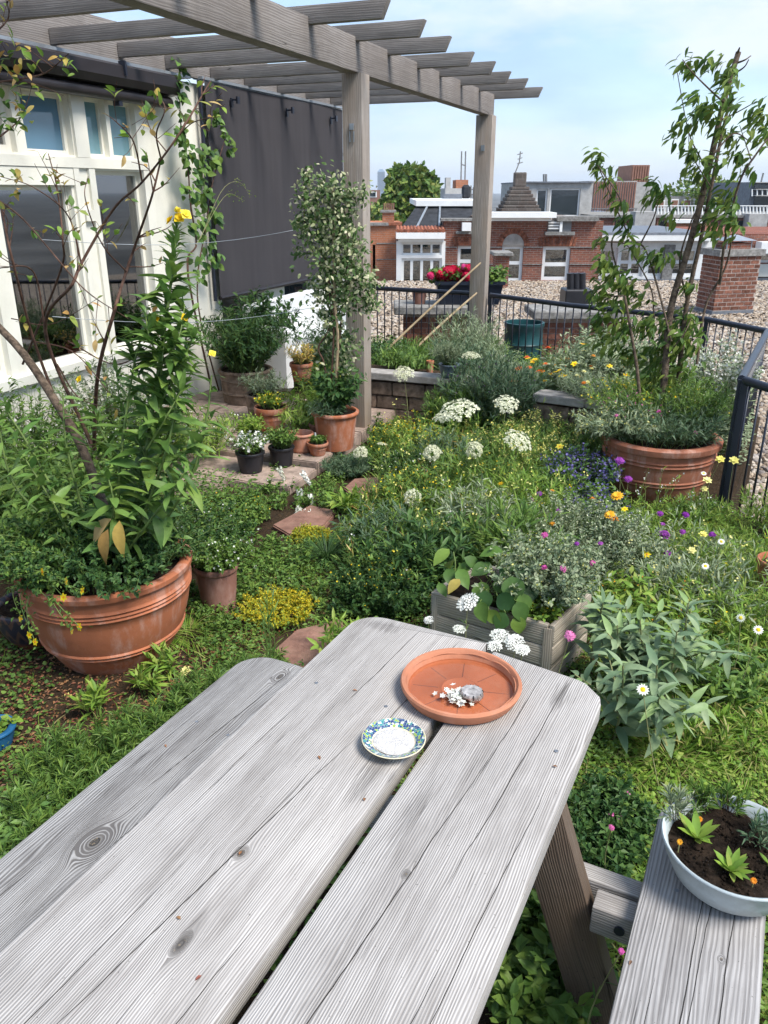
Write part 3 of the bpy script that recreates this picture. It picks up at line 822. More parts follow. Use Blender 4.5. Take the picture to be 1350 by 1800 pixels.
# roller screen over the windows: cassette and tube
aw = thing('roller_awning', 'closed dark brown roller awning above the cream windows', 'awning', (XW + .02, 4.5, 2.5))
prof = [(0, 0), (.14, .02), (.17, .07), (.165, .15), (.13, .17), (0, .17)]
mb = MB(); n = len(prof)
for yy in (2.4, 6.32): mb.v.append(np.array([(XW + .024 + p, yy, 2.612 + q) for p, q in prof])); 
mb.n = 2 * n
mb.f = [tuple(range(n)), tuple(range(2*n-1, n-1, -1))] + [(i, n + i, n + (i+1) % n, (i+1) % n) for i in range(n)]
mb.build('cassette', M['awning'], aw)
MB().tube([(XW + .10, 2.4, 2.575), (XW + .10, 6.27, 2.575)], .045, 14).build('roller', M['awning'], aw, True)
for yy in (3.4, 5.6):
    MB().box((XW + .06, yy, 2.50), (XW + .12, yy + .04, 2.62)).build('bracket', M['black_metal'], aw); MB().box((XW + .15, yy, 2.70), (XW + .21, yy + .02, 2.80)).build('hook', M['black_metal'], aw)
# hanging dark screen
scn = thing('screen_cloth', 'large dark grey cloth screen hanging on the house wall', 'screen', (XW + .1, 8.3, .93))
mb = MB(); ny, nz = 30, 14
ys = np.linspace(6.84, 9.84, ny); zs = np.linspace(.93, 2.80, nz)
vv = np.array([(XW + .085 + .006 * math.sin(3 * y) + .004 * math.sin(9 * y + 2 * z) * (2.8 - z), y, z - .03 * math.sin((y - 6.8) * 1.1) * (z < 1)) for z in zs for y in ys])
mb.add(vv, [(j*ny+i, j*ny+i+1, (j+1)*ny+i+1, (j+1)*ny+i) for j in range(nz-1) for i in range(ny-1)])
mb.build('cloth', M['cloth'], scn, True)
MB().tube([(XW + .09, 6.84, .925), (XW + .09, 9.84, .925)], .022, 10).build('bottom_bar', M['awning'], scn, True)
MB().tube([(XW + .06, 6.80, .9), (XW + .06, 6.80, 2.8)], .018, 8).build('guide_wire', M['black_metal'], scn, True)
for yy in (7.25, 8.35, 9.45):
    MB().box((XW + .1, yy, 2.675), (XW + .18, yy + .016, 2.69)).box((XW + .165, yy - .012, 2.65), (XW + .182, yy + .03, 2.71)).box((XW + .1, yy - .008, 2.62), (XW + .115, yy + .025, 2.70)).build('hook', M['black_metal'], scn)
# rain pipe at the corner
dp = thing('drainpipe', 'grey zinc drainpipe at the corner of the house wall', 'drainpipe', (XW + .06, 9.98, 0))
MB().tube([(XW + .07, 10.0, 0), (XW + .07, 10.0, 2.8)], .05, 14).build('pipe', M['zinc'], dp, True)
for z in (1.0, 2.3): MB().lathe([(.052, 0), (.058, 0), (.058, .03), (.052, .03)], (XW + .07, 10.0, z), 14).build('clip', M['lead'], dp)
MB().box((XW + .0, 9.905, .5), (XW + .03, 9.945, 2.78)).build('batten', M['white_paint'], dp)

# ------------------------------------------------------------------ pergola
pg = thing('pergola', 'weathered grey timber pergola with two posts beside the cream house', 'pergola', (-2.5, 5.85, 0))
BX = -2.52
rot0 = Matrix.Identity(3)
beam('beam', (BX, .6, 2.765), (BX, 9.57, 2.765), .11, .215, M['pergola'], pg, .006)
beam('post', (BX, 5.85, -.02), (BX, 5.85, 2.66), .155, .145, M['post'], pg, .008, (0, 1, 0))
beam('post', (BX, 9.46, -.02), (BX, 9.46, 2.66), .185, .175, M['post'], pg, .008, (0, 1, 0))
beam('ledger', (XW + .03, .6, 2.95), (XW + .03, 9.9, 2.95), .05, .27, M['pergola'], pg)
for i, yy in enumerate([1.5, 2.2, 2.9, 3.6, 4.33, 5.05, 5.74, 6.37, 7.0, 7.62, 8.3, 8.97, 9.6]):
    j = rng.uniform(-.035, .035); k = rng.uniform(-.012, .012)
    x1 = -2.0 + rng.uniform(-.03, .03) + .004 * i; x0 = XW + .06
    zt, zb = 2.935 + k, 2.838 + k
    poly = [(x0, zb), (x1 - .045, zb), (x1, zt), (x0, zt)]
    bm_ = [(py_ - zb, px_ - x1) for px_, py_ in poly]
    rot = Matrix(((0, 1, 0), (0, 0, 1), (1, 0, 0)))     # local x -> world z, local y -> world x, local z -> world y
    board('rafter', [(a, b) for a, b in bm_], .058, (x1, yy + j + .029, zb), rot, M['rafter'], pg, .004)
# fittings on the posts
MB().box((BX - .015, 5.76, 2.30), (BX + .015, 5.774, 2.34)).box((BX - .018, 5.765, 2.22), (BX - .012, 5.774, 2.29)).box((BX + .012, 5.765, 2.22), (BX + .018, 5.774, 2.29)).build('hook', M['zinc'], pg)
MB().box((BX - .02, 9.36, 2.30), (BX + .02, 9.384, 2.36)).build('hook', M['zinc'], pg)
lamp = thing('spotlight', 'small black spotlight clamped to the near pergola post', 'spotlight', (BX - .12, 5.82, 1.62))
MB().box((BX - .12, 5.79, 1.62), (BX - .08, 5.85, 1.67)).tube([(BX - .14, 5.74, 1.645), (BX - .14, 5.82, 1.645)], .028, 10).build('body', M['black_metal'], lamp)
# wires strung from the house to the post
for (z0, z1, lab) in ((1.58, 1.70, 'thin wire strung from the screen wall to the near post'), (1.05, 1.1, 'thin wire low between the house wall and the near post')):
    t = np.linspace(0, 1, 14)
    p = np.stack([XW + .1 + t * (BX - .09 - XW - .1), 4.6 + t * 1.25, z0 + (z1 - z0) * t - .10 * np.sin(np.pi * t)], 1)
    tag(MB().tube(p, .0022, 5).build('wire', M['zinc'], None, True), lab, 'wire')

# ------------------------------------------------------------------ railings
BAL = shared('baluster', MB().tube([(0, 0, 0), (0, 0, 1)], .0075, 6), M['black_metal'], True)
def railing(label, pts, base=-.1, post_at=()):
    """pts: corners of the top rail"""
    p0 = np.array(pts[0]); r = thing('railing', label, 'railing', (p0[0], p0[1], base), group='black railing round the roof terrace')
    MB().tube(pts, .027, 12).build('top_rail', M['black_metal'], r, True)
    low = [(a[0], a[1], base + .09) for a in pts]
    MB().tube(low, .02, 8).build('bottom_rail', M['black_metal'], r, True)
    for a, b in zip(pts[:-1], pts[1:]):
        a = np.array(a); b = np.array(b); L = np.linalg.norm(b - a); n = max(2, int(L / .098))
        for i in range(n):
            t = (i + .5) / n; q = a + (b - a) * t; h = q[2] - (base + .09)
            m = Matrix.Translation(Vector((q[0], q[1], base + .09) - p0 + np.array([0, 0, p0[2] - base]))) @ Matrix.Diagonal((1, 1, h, 1))
            put('baluster', BAL, None, r, m)
    for i in post_at:
        q = pts[i]; MB().box((q[0] - .02, q[1] - .02, base), (q[0] + .02, q[1] + .02, q[2])).build('post', M['black_metal'], r)
    return r
RZ = .75
railing('black railing between the house corner and the far pergola post', [(-4.35, 9.68, RZ), (-2.62, 9.56, RZ)], -.1, (0, 1))
railing('long black railing right of the far pergola post behind the flowers', [(-2.38, 9.48, RZ), (-1.36, 8.92, RZ), (.03, 8.38, RZ), (.53, 7.76, RZ + .01)], -.1, (0, 2))
railing('black railing running towards the viewer behind the large right pot', [(.535, 7.75, RZ + .01), (.27, 5.32, .82)], -.12, (1,))
railing('black railing at the right picture edge beside the gravel roof', [(.29, 5.30, .82), (3.0, 1.55, .84)], -.12, (0,))
# ------------------------------------------------------------------ the town beyond the railing (street frame: x right, y away)
def pr(x0, y0, x1, y1, d):
    a = atD(x0, y0, d); b = atD(x1, y1, d)
    return min(a[0], b[0]), max(a[0], b[0]), min(a[2], b[2]), max(a[2], b[2])
def facade(parent, d, box, wins, mat, depth=7.0, zbot=-6.0, name='wall'):
    """box and wins are pixel rectangles; the wall gets real openings, the body goes back by depth"""
    u0, u1, z0, z1 = pr(*box, d); z0 = zbot
    ops = [pr(*q, d) for q in wins]
    mb = wall_open(u0, u1, z0, z1, ops, lambda u, z, e: (u, d + .18 * e, z))
    mb.add([(u0, d, z1), (u1, d, z1), (u1, d + depth, z1), (u0, d + depth, z1), (u0, d, z0), (u1, d, z0), (u1, d + depth, z0), (u0, d + depth, z0)],
           [(0,1,2,3), (0,3,7,4), (1,5,6,2), (2,6,7,3)])
    mb.build(name, mat, parent)
    return ops
def swin(parent, d, op, cols=1, rows=(), bar=.05, behind=None, arch=False, glassmat='pane', dep=.09):
    """street window: frame with bars, panes and what is behind"""
    u0, u1, z0, z1 = op; fr = MB(); y = d + dep
    fr.box((u0, y, z0), (u0 + bar, y + .05, z1)).box((u1 - bar, y, z0), (u1, y + .05, z1))
    fr.box((u0 + bar, y + .001, z0), (u1 - bar, y + .051, z0 + bar)).box((u0 + bar, y + .001, z1 - bar), (u1 - bar, y + .051, z1))
    cu = [u0 + (u1 - u0) * i / cols for i in range(cols + 1)]
    for c in cu[1:-1]: fr.box((c - bar * .6, y + .002, z0 + bar), (c + bar * .6, y + .052, z1 - bar))
    rz = [z0] + [z0 + (z1 - z0) * r for r in rows] + [z1]
    for q in rz[1:-1]: fr.box((u0 + bar, y + .004, q - bar * .55), (u1 - bar, y + .054, q + bar * .55))
    o = fr.build('window', M['white_paint'], parent)
    k = 0
    for i in range(cols):
        for j in range(len(rz) - 1):
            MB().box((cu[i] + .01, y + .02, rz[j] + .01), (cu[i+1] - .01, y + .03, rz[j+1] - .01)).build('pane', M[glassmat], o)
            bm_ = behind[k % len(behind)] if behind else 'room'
            MB().box((cu[i] - .01, y + .16, rz[j] - .02), (cu[i+1] + .01, y + .2, rz[j+1] + .02)).build('pane_backing', M[bm_], o)  # sheet behind each pane; dark ones stand in for the unlit room
            k += 1
    return o
def slab(name, parent, d, box, mat, proud=.1, back=.3, dz=0):
    u0, u1, z0, z1 = pr(*box, d)
    return MB().box((u0, d - proud, z0), (u1, d + back, z1)).build(name, mat, parent)

M['sky_blind'] = plain('blue_grey_blind', (.20, .27, .40), .6, .3, var=.1)
M['pale_blind'] = plain('pale_grey_blind', (.58, .60, .60), .7, .2, var=.12, scale=4)
M['dim_blind'] = plain('dim_grey_blind', (.30, .31, .33), .7, .2, var=.12, scale=4)
M['arch_board'] = plain('greyish_board', (.33, .30, .27), .8, .2, var=.12, scale=5)
# orange brick house on the left
d = 25.4
b1 = thing('brick_house', 'plain orange brick house seen beside the near pergola post', 'house', (*atD(640, 500, d)[:2], -6), True)
facade(b1, d, (590, 396, 706, 505), [(655, 430, 660, 500)], M['brick_orange'], 4)
slab('coping', b1, d, (588, 392, 683, 396.5), M['stone'], .08, .5)
slab('coping', b1, d, (683, 391, 707, 396), M['tile_red'], .06, .5)
for yy in (427, 455): slab('string_course', b1, d, (662, yy, 704, yy + 1.6), M['stone'], .02, -.002)
u0, u1, z0, z1 = pr(672, 374, 693, 392, d)
ch = MB().box((u0, d + .3, z0), (u1, d + 1.0, z1)).build('chimney', M['brick_orange'], b1)
MB().box((u0 - .06, d + .25, z1), (u1 + .06, d + 1.05, z1 + .06)).build('chimney_cap', M['stone'], ch)
for i in range(6):
    MB().tube([(u0 + .06 + i * .055, d + .6, z1 + .06), (u0 + .05 + i * .06, d + .6, z1 + .26)], .02, 6).build('reed', M['brown_clad'], ch)
# white bay with dark roof
d = 24.9
b2 = thing('bay_house', 'house with white window bay under a dark sloping roof', 'house', (*atD(738, 500, d)[:2], -6), True)
wn = [(706, 427, 776, 448), (706, 454, 776, 500)]
op = facade(b2, d, (697, 424, 781, 505), wn, M['white_paint'], 3)
swin(b2, d, op[0], 4, (), .05, ['dim_blind', 'room', 'room', 'room'], dep=.06)
swin(b2, d, op[1], 4, (), .07, ['sky_blind', 'pale_blind', 'brown_clad', 'sky_blind'], dep=.06)
slab('cornice', b2, d, (696, 408, 781.5, 419), M['white_paint'], .28, .4)
slab('cornice_moulding', b2, d, (700, 419, 780, 424.5), M['white_paint'], .16, .4)
u0, u1, z0, z1 = pr(696, 404, 781, 408, d)
for i in range(14):
    uu = u0 + (u1 - u0) * (i + .5) / 14
    MB().tube([(uu, d - .28, z1 - .02), (uu, d + .3, z1 + .06)], .055, 7).build('tile', M['tile_red'], b2)
A = atD(702, 405, d); B = atD(800, 405, d); Cc = atD(848, 361, d + 2.4); D_ = atD(733, 361, d + 2.4)
MB().add([A + (0, .25, 0), B + (0, .25, 0), Cc, D_, (A[0], d + 3, -1), (B[0], d + 3, -1)], [(0, 1, 2, 3), (0, 3, 4)]).build('roof', M['dark_roof'], b2)
for t0, t1 in ((.30, .17), (.72, .35)):
    p = A + (0, .25, 0) + (B - A) * t0; q = D_ + (Cc - D_) * t1
    MB().tube([p + (0, -.03, .03), q + (0, -.03, .03)], .035, 6).build('roof_seam', M['zinc'], b2)
a = atD(731, 352, d + 2.4); c = atD(858, 362, d + 2.4)
MB().box((a[0], d + 2.1, c[2]), (c[0], d + 9, a[2])).build('eaves', M['white_paint'], b2)
# roof clutter on it
cl = thing('roof_hut', 'pale roof hut with skylight and pipes behind the dark roof', 'hut', (*atD(800, 345, 34)[:2], 0), True)
u0, u1, z0, z1 = pr(783, 331, 826, 352, 34); MB().box((u0, 34, -3), (u1, 37, z1)).build('wall', M['concrete'], cl)
u0, u1, z0, z1 = pr(803, 316, 824, 331, 34); MB().box((u0, 34.3, z0), (u1, 36, z1)).build('brick_top', M['brick_orange'], cl)
u0, u1, z0, z1 = pr(785, 312, 793, 331, 34); MB().box((u0, 34.3, z0), (u1, 35, z1)).build('vent', M['concrete'], cl)
u0, u1, z0, z1 = pr(812, 325, 826, 350, 33); MB().cbox(((u0+u1)/2, 33, (z0+z1)/2), (u1-u0, .3, z1-z0), .08).build('dark_panel', M['dark_roof'], cl)
u0, u1, z0, z1 = pr(781, 341, 812, 353, 32); MB().box((u0, 32, z0), (u1, 33, z1)).build('skylight', M['lead'], cl)
for xx in (810, 817):
    p, q = atD(xx, 330, 34.5), atD(xx + 1.5, 266, 34.5); MB().tube([p, q], .03, 6).build('mast', M['grey_clad'], cl)
p, q = atD(810, 289, 34.5), atD(819, 291, 34.5); MB().tube([p, q], .025, 6).build('mast', M['grey_clad'], cl)
rl = thing('roof_fence', 'thin grey roof fence beside the far pergola post', 'fence', (*atD(840, 352, 33)[:2], 0), True)
for i, xx in enumerate(range(828, 862, 4)):
    MB().tube([atD(xx, 352, 33), atD(xx, 326 + (i % 3) * 3, 33)], .025, 5).build('post', M['grey_clad'], rl)
for yy in (333, 342): MB().tube([atD(826, yy, 33), atD(862, yy, 33)], .02, 5).build('rail', M['grey_clad'], rl)
# main dark red brick house
d = 25.0
b3 = thing('brick_house', 'dark red brick house with arched window and white cornice', 'house', (*atD(910, 500, d)[:2], -6), True)
wn = [(805, 432, 836, 487), (883, 432, 917, 495), (955, 433, 999, 493)]
op = facade(b3, d, (780, 388, 1050, 505), wn, M['brick_red'], 6)
swin(b3, d, op[0], 1, (.5,), .09, ['pale_blind', 'dim_blind'])
swin(b3, d, op[1], 1, (.52,), .09, ['pale_blind', 'pale_blind'])
swin(b3, d, op[2], 1, (.47,), .10, ['pale_blind', 'room'])
slab('coping', b3, d, (775, 384, 858, 388.5), M['stone'], .12, .5)
slab('cornice', b3, d, (858, 373, 973, 382), M['white_paint'], .45, .6)
slab('cornice_moulding', b3, d, (862, 382, 966, 388), M['white_paint'], .25, .3)
slab('coping', b3, d, (978, 380, 1050, 388.5), M['stone'], .2, .6)
slab('stone_ledge', b3, d, (801, 406, 842, 411), M['stone'], .16, -.002)
slab('stone_ledge', b3, d, (957, 407, 1008, 413), M['stone'], .18, -.002)
slab('air_unit', b3, d, (811, 391, 826, 405), M['white_paint'], .35, -.1)
u0, u1, z0, z1 = pr(963, 388, 1003, 407, d)
MB().box((u0, d - .05, z0), (u1, d - .004, z1)).build('recess_panel', M['grey_clad'], b3)
for i in range(3): slab('recess_slat', b3, d, (963, 390 + i * 5, 983, 392.5 + i * 5), M['white_paint'], .12, -.06)
slab('recess_post', b3, d, (983, 389, 986, 407), M['white_paint'], .16, -.06)
# arch: wedge bricks round a board
cu = (op[1][0] + op[1][1]) / 2; rad = (op[1][1] - op[1][0]) / 2; zc = op[1][3] + .002
arc = [(cu + rad * math.cos(t), zc + rad * 1.05 * math.sin(t)) for t in np.linspace(0, math.pi, 15)]
mb = MB(); mb.add([(x, d - .012, z) for x, z in arc] + [(cu, d - .012, zc)], [(i, i+1, 15) for i in range(14)]); mb.build('arch_board', M['arch_board'], b3)
M['voussoir'] = plain('arch_brick', (.26, .10, .06), .9, .15, var=.3, scale=15, objrand=.3)
for i in range(17):
    t0, t1 = math.pi * (i + .08) / 17, math.pi * (i + .92) / 17
    q = [(rad * 1.02, t0), (rad * 1.48, t0), (rad * 1.48, t1), (rad * 1.02, t1)]
    pp = [(cu + r * math.cos(t), z_, zc + r * 1.05 * math.sin(t)) for z_ in (d - .03, d - .001) for r, t in q]
    MB().add(pp, [(0,1,2,3),(0,4,5,1),(1,5,6,2),(2,6,7,3),(3,7,4,0)]).build('arch_brick', M['voussoir'], b3)
for k in (0, 2):                                  # flat arches over the other windows
    u0, u1, _, zt = op[k]
    for i in range(11):
        a = u0 - .12 + (u1 - u0 + .24) * i / 11; w_ = (u1 - u0 + .24) / 11 * .82; tl = (i - 5) * .012
        MB().add([(a, d - .02, zt + .004), (a + w_, d - .02, zt + .004), (a + w_ + tl, d - .02, zt + .24), (a + tl, d - .02, zt + .24), (a, d - .001, zt + .004), (a + w_, d - .001, zt + .004), (a + w_ + tl, d - .001, zt + .24), (a + tl, d - .001, zt + .24)],
            [(0,1,2,3),(0,4,5,1),(1,5,6,2),(2,6,7,3),(3,7,4,0)]).build('arch_brick', M['voussoir'], b3)
for (xa, xb) in ((780, 803), (838, 882), (919, 953), (1001, 1049)):
    for yy in (433.5, 463.5): slab('string_course', b3, d, (xa, yy, xb, yy + 1.8), M['stone'], .03, -.002)
slab('flashing', b3, d, (860, 494, 1052, 498), M['lead'], .22, -.05)
# small brick chimney in front of the arched window, with its cap
sc_ = thing('chimney', 'small dark brick chimney with grey cap under the arched window', 'chimney', (*atD(886, 500, 22.5)[:2], GZ), True)
u0, u1, z0, z1 = pr(872, 450, 893, 502, 22.5); MB().box((u0, 22.5, GZ), (u1, 23.1, z1)).build('stack', M['brick_red'], sc_)
u0, u1, z0, z1 = pr(866, 443, 901, 450, 22.5); MB().cbox(((u0+u1)/2, 22.8, (z0+z1)/2), (u1-u0, .85, z1-z0), .02).build('cap', M['stone'], sc_)
# stepped chimney
d = 28.0
sp = thing('stepped_chimney', 'grey stepped pyramid chimney with aerial behind the white cornice', 'chimney', (*atD(910, 380, d)[:2], 0), True)
u0, u1, z0, z1 = pr(872, 328, 950, 384, d); cu = (u0 + u1) / 2; N = 9
for i in range(N):
    t = i / (N - 1); hw = (u1 - u0) / 2 * (1 - t * .62); za = z0 - (1.5 if i == 0 else 0) + (z1 - z0) * i / N; zb = z0 + (z1 - z0) * (i + 1) / N
    MB().cbox((cu, d, (za + zb) / 2), (2 * hw, 2 * hw, zb - za - .004), .02).build('step', M['brick_grey'], sp)
u0, u1, z0, z2 = pr(901, 303, 920, 328, d); MB().cbox((cu, d, (z1 + z2) / 2), (u1 - u0, u1 - u0, z2 - z1), .02).build('stack', M['brick_grey'], sp)
MB().tube([atD(906, 303, d), atD(913, 285, d), atD(915, 266, d)], .02, 6).build('aerial', M['grey_clad'], sp)
for yy, w_ in ((272, 5), (280, 4), (288, 5)): MB().tube([atD(914 - w_, yy, d), atD(914 + w_, yy - 3, d)], .014, 5).build('aerial', M['grey_clad'], sp)
# long white house on the right
d = 26.5
b4 = thing('white_house', 'long white fronted house with wide windows behind the right tree', 'house', (*atD(1140, 490, d)[:2], -6), True)
wn = [(1046, 436, 1082, 486), (1090, 436, 1128, 486), (1140, 440, 1165, 486), (1182, 436, 1222, 486)]
op = facade(b4, d, (1040, 420, 1242, 505), wn, M['white_paint'], 6)
for k, q in enumerate(op): swin(b4, d, q, 2 if k == 1 else 1, (.5,), .09, ['pale_blind', 'pale_blind', 'dim_blind'] if k % 2 else ['pale_blind', 'dim_blind'])
slab('cornice', b4, d, (1033, 413, 1248, 422), M['white_paint'], .4, .6)
slab('roof_edge', b4, d, (1035, 408, 1246, 412.5), M['lead'], .3, 5)
slab('pilaster', b4, d, (1168, 430, 1178, 490), M['stone'], .12, -.002)
slab('flashing', b4, d, (1040, 490, 1245, 495), M['lead'], .2, -.05)
b4b = thing('brick_house', 'dark brick house with pale sunblind at the right picture edge', 'house', (*atD(1320, 490, 27.5)[:2], -6), True)
op = facade(b4b, 27.5, (1243, 412, 1500, 505), [(1334, 444, 1420, 462)], M['brick_red'], 6)
swin(b4b, 27.5, op[0], 2, (), .08, ['room'])
slab('sunblind', b4b, 27.5, (1328, 424, 1430, 444), M['white_paint'], .5, -.05)
slab('panel', b4b, 27.5, (1328, 464, 1430, 486), M['cream'], .1, -.01)
slab('flashing', b4b, 27.5, (1320, 488, 1500, 494), M['lead'], .15, -.02)
# modern white roof house with big dark windows
d = 38.0
b5 = thing('modern_house', 'modern white roof house with two big dark windows', 'house', (*atD(985, 385, d)[:2], -8), True)
op = facade(b5, d, (925, 321, 1037, 390), [(944, 332, 960, 379), (968, 331, 1017, 381)], M['concrete'], 8, -8)
for q in op: swin(b5, d, q, 1, (), .07, ['room'], glassmat='glass')
slab('roof_edge', b5, d, (924, 319, 1042, 321.5), M['lead'], .15, 8)
for xx in (956, 960): MB().tube([atD(xx, 320, d + 2), atD(xx, 306, d + 2)], .05, 6).build('flue', M['grey_clad'], b5)
# brown clad building with tower
d = 48.0
b6 = thing('clad_building', 'reddish brown ribbed building with a taller tower on its roof', 'building', (*atD(1090, 380, d)[:2], -10), True)
def ribbed(name, box, d, depth, mat, n, side=None):
    u0, u1, z0, z1 = pr(*box, d); mb = MB().box((u0, d, -10), (u1, d + depth, z1)); o = mb.build(name, mat, b6)
    for i in range(n):
        a = u0 + (u1 - u0) * (i + .2) / n; MB().box((a, d - .07, z0), (a + (u1 - u0) / n * .55, d - .002, z1 - .05)).build('rib', M['brown_clad'], o)
ribbed('wall', (1036, 318, 1114, 372), d, 8, M['concrete'], 20)
ribbed('tower', (1112, 290, 1138, 330), d + 2, 3, M['brown_clad'], 7)
u0, u1, z0, z1 = pr(1114, 320, 1143, 372, d + 1); MB().box((u0, d + 1, -10), (u1, d + 8, z1)).build('side_wall', M['concrete'], b6)
u0, u1, z0, z1 = pr(1045, 371, 1061, 384, d - 1); MB().box((u0, d - 1, z0), (u1, d, z1)).build('blue_box', M['sky_blind'], b6)
slab('railing', b6, d - 2, (1036, 366, 1120, 367.5), M['grey_clad'], .05, -.01)
for xx in range(1038, 1120, 5): MB().tube([atD(xx, 366, d - 2), atD(xx, 376, d - 2)], .03, 5).build('baluster', M['grey_clad'], b6)
# brick terraces and roofs in the middle distance on the right
d = 36.0
b7 = thing('brick_terrace', 'low brick terrace row with chimneys and roof railing right of the tree', 'building', (*atD(1200, 410, d)[:2], -8), True)
facade(b7, d, (1040, 382, 1480, 430), [], M['brick_red'], 6, -8)
slab('coping', b7, d, (1040, 378, 1480, 382.5), M['stone'], .15, 6)
for x0, x1, y0 in ((1118, 1150, 372), (1318, 1346, 376)):
    u0, u1, z0, z1 = pr(x0, y0, x1, 408, d - .6); MB().box((u0, d - .6, z0), (u1, d + .2, z1)).build('chimney', M['concrete'], b7)
for x0, x1 in ((1078, 1100), (1155, 1185), (1285, 1312)):
    u0, u1, z0, z1 = pr(x0, 384, x1, 405, d); o = MB().box((u0, d - .05, z0), (u1, d - .003, z1)).build('window', M['brown_clad'], b7)
    MB().box((u0 + .08, d - .07, z0 + .08), (u1 - .08, d - .052, z1 - .08)).build('pane', M['glass'], o)
u0, u1, z0, z1 = pr(1185, 392, 1250, 412, d - 1); MB().box((u0, d - 1, z0), (u1, d - .1, z1)).build('bay', M['brick_orange'], b7)
slab('bay_roof', b7, d - 1, (1186, 386, 1236, 392), M['white_paint'], .1, .9)
slab('roof_railing', b7, d + 1, (1150, 361, 1480, 362.4), M['white_paint'], .05, 0)
for xx in range(1150, 1480, 6): MB().tube([atD(xx, 362, d + 1), atD(xx, 378, d + 1)], .035, 5).build('baluster', M['white_paint'], b7)
# farther blocks
far = [(1145, 347, 1172, 372, 70, 'concrete', 'low pale flat block with brown window left of the tree trunks'), (1176, 345, 1216, 372, 74, 'grey_clad', 'low grey flat block with framed window behind the tree trunks'),
       (1290, 340, 1322, 366, 80, 'concrete', 'low pale block left of the scaffolded block'), (1150, 337, 1290, 350, 260, 'grey_clad', 'long hazy grey row of houses on the horizon'), (640, 334, 668, 350, 200, 'brown_clad', 'low brown roofs under the distant tower')]
for x0, y0, x1, y1, dd, mm, lab in far:
    t = thing('far_building', lab, 'building', (*atD((x0+x1)/2, y1, dd)[:2], -14), True, group='distant buildings')
    u0, u1, z0, z1 = pr(x0, y0, x1, y1, dd); MB().box((u0, dd, -14), (u1, dd + 10, z1)).build('wall', M[mm], t)
    n = max(1, int((x1 - x0) / 16)); 
    for i in range(n):
        a = u0 + (u1 - u0) * (i + .2) / n; b = u0 + (u1 - u0) * (i + .8) / n; h = z1 - z0
        o = MB().box((a, dd - .12, z0 + h * .2), (b, dd - .01, z1 - h * .18)).build('window', M['white_paint'], t)
        MB().box((a + (b-a)*.12, dd - .16, z0 + h * .28), (b - (b-a)*.12, dd - .125, z1 - h * .26)).build('pane', M['brown_clad' if dd < 100 else 'glass'], o)
t = thing('far_building', 'glazed balcony block at the right edge of the horizon', 'building', (*atD(1345, 370, 60)[:2], -14), True, group='distant buildings')
u0, u1, z0, z1 = pr(1322, 320, 1440, 372, 60); MB().box((u0, 60, -14), (u1, 68, z1)).build('wall', M['lead'], t)
for j, (ya, yb) in enumerate(((324, 331), (345, 360))):
    q = pr(1326, ya, 1436, yb, 60); MB().box((q[0], 59.9, q[2]), (q[1], 59.99, q[3])).build('window', M['glass'], t)
for yy in (320, 332, 343, 362): slab('balcony_slab', t, 60, (1320, yy, 1440, yy + 1.5), M['concrete'], .8, -.02)
for xx in range(1322, 1440, 9): MB().tube([atD(xx, 345, 59.3), atD(xx, 333, 59.3)], .05, 5).build('balcony_post', M['white_paint'], t)
MB().tube([atD(1338, 320, 60), atD(1342, 304, 60)], .06, 5).build('mast', M['grey_clad'], t)
# tower on the horizon
d = 2400.0
tw = thing('office_tower', 'slim bluish office tower far off on the horizon', 'tower', (*atD(670, 335, d)[:2], -14), True)
u0, u1, z0, z1 = pr(663.5, 302, 676.5, 330, d); cu = (u0 + u1) / 2; hw = (u1 - u0) / 2
MB().box((u0, d, -14), (u1, d + 2 * hw, z1)).build('shaft', M['tower_glass'], tw)
q = z1 + hw * .7
MB().add([(u0, d, z1), (u1, d, z1), (u1, d + 2*hw, z1), (u0, d + 2*hw, z1), (cu - hw*.45, d + hw*.6, q), (cu + hw*.45, d + hw*.6, q), (cu + hw*.45, d + 1.4*hw, q), (cu - hw*.45, d + 1.4*hw, q)], [(0,1,5,4),(1,2,6,5),(2,3,7,6),(3,0,4,7),(4,5,6,7)]).build('crown', M['tower_glass'], tw)
for i in range(5):
    a = u0 + 2 * hw * (i + .25) / 5; MB().box((a, d - .8, 0), (a + hw * .2, d - .1, z1)).build('mullion', M['lead'], tw)
# big brick chimney built of single bricks
d = 17.6
bc = thing('brick_chimney', 'square red brick chimney with stone cap and metal cowl on gravel roof', 'chimney', (*atD(1275, 530, d)[:2], GZ), True)
pL, pM, pR = atD(1226, 520, d + .55), atD(1256, 528, d - .15), atD(1326, 524, d + .1)
zb = GZ; zt = atD(1270, 450, d)[2]
base3 = [pL[:2], pM[:2], pR[:2]]; p4 = pL[:2] + pR[:2] - pM[:2]
core = [tuple(q) for q in (pL[:2], pM[:2], pR[:2], p4)]
cc = np.mean(core, axis=0)
MB().prism([tuple(cc + (np.array(q) - cc) * .998) for q in core], zb, zt).build('mortar_core', M['mortar'], bc)
rows = 13; rh = (zt - zb - .1) / rows
def brick_face(a, b, w=.215):
    a, b = np.array(a), np.array(b); L = np.linalg.norm(b - a); t = (b - a) / L; nrm = np.array([t[1], -t[0]])
    for r in range(rows):
        z0 = zb + .1 + r * rh; s = 0.0 if r % 2 == 0 else -w / 2
        while s < L - .01:
            s0, s1 = max(s, 0), min(s + w - .018, L)
            if s1 - s0 > .03:
                e = rng.uniform(.002, .008)
                q = [a + t * s0 + nrm * e, a + t * s1 + nrm * e, a + t * s1 - nrm * .03, a + t * s0 - nrm * .03]
                MB().prism([tuple(v) for v in q], z0 + .010, z0 + rh - .009).build('brick', M['brick_piece'], bc)
            s += w
brick_face(core[0], core[1]); brick_face(core[1], core[2])
def scaled(k): return [tuple(cc + (np.array(q) - cc) * k) for q in core]
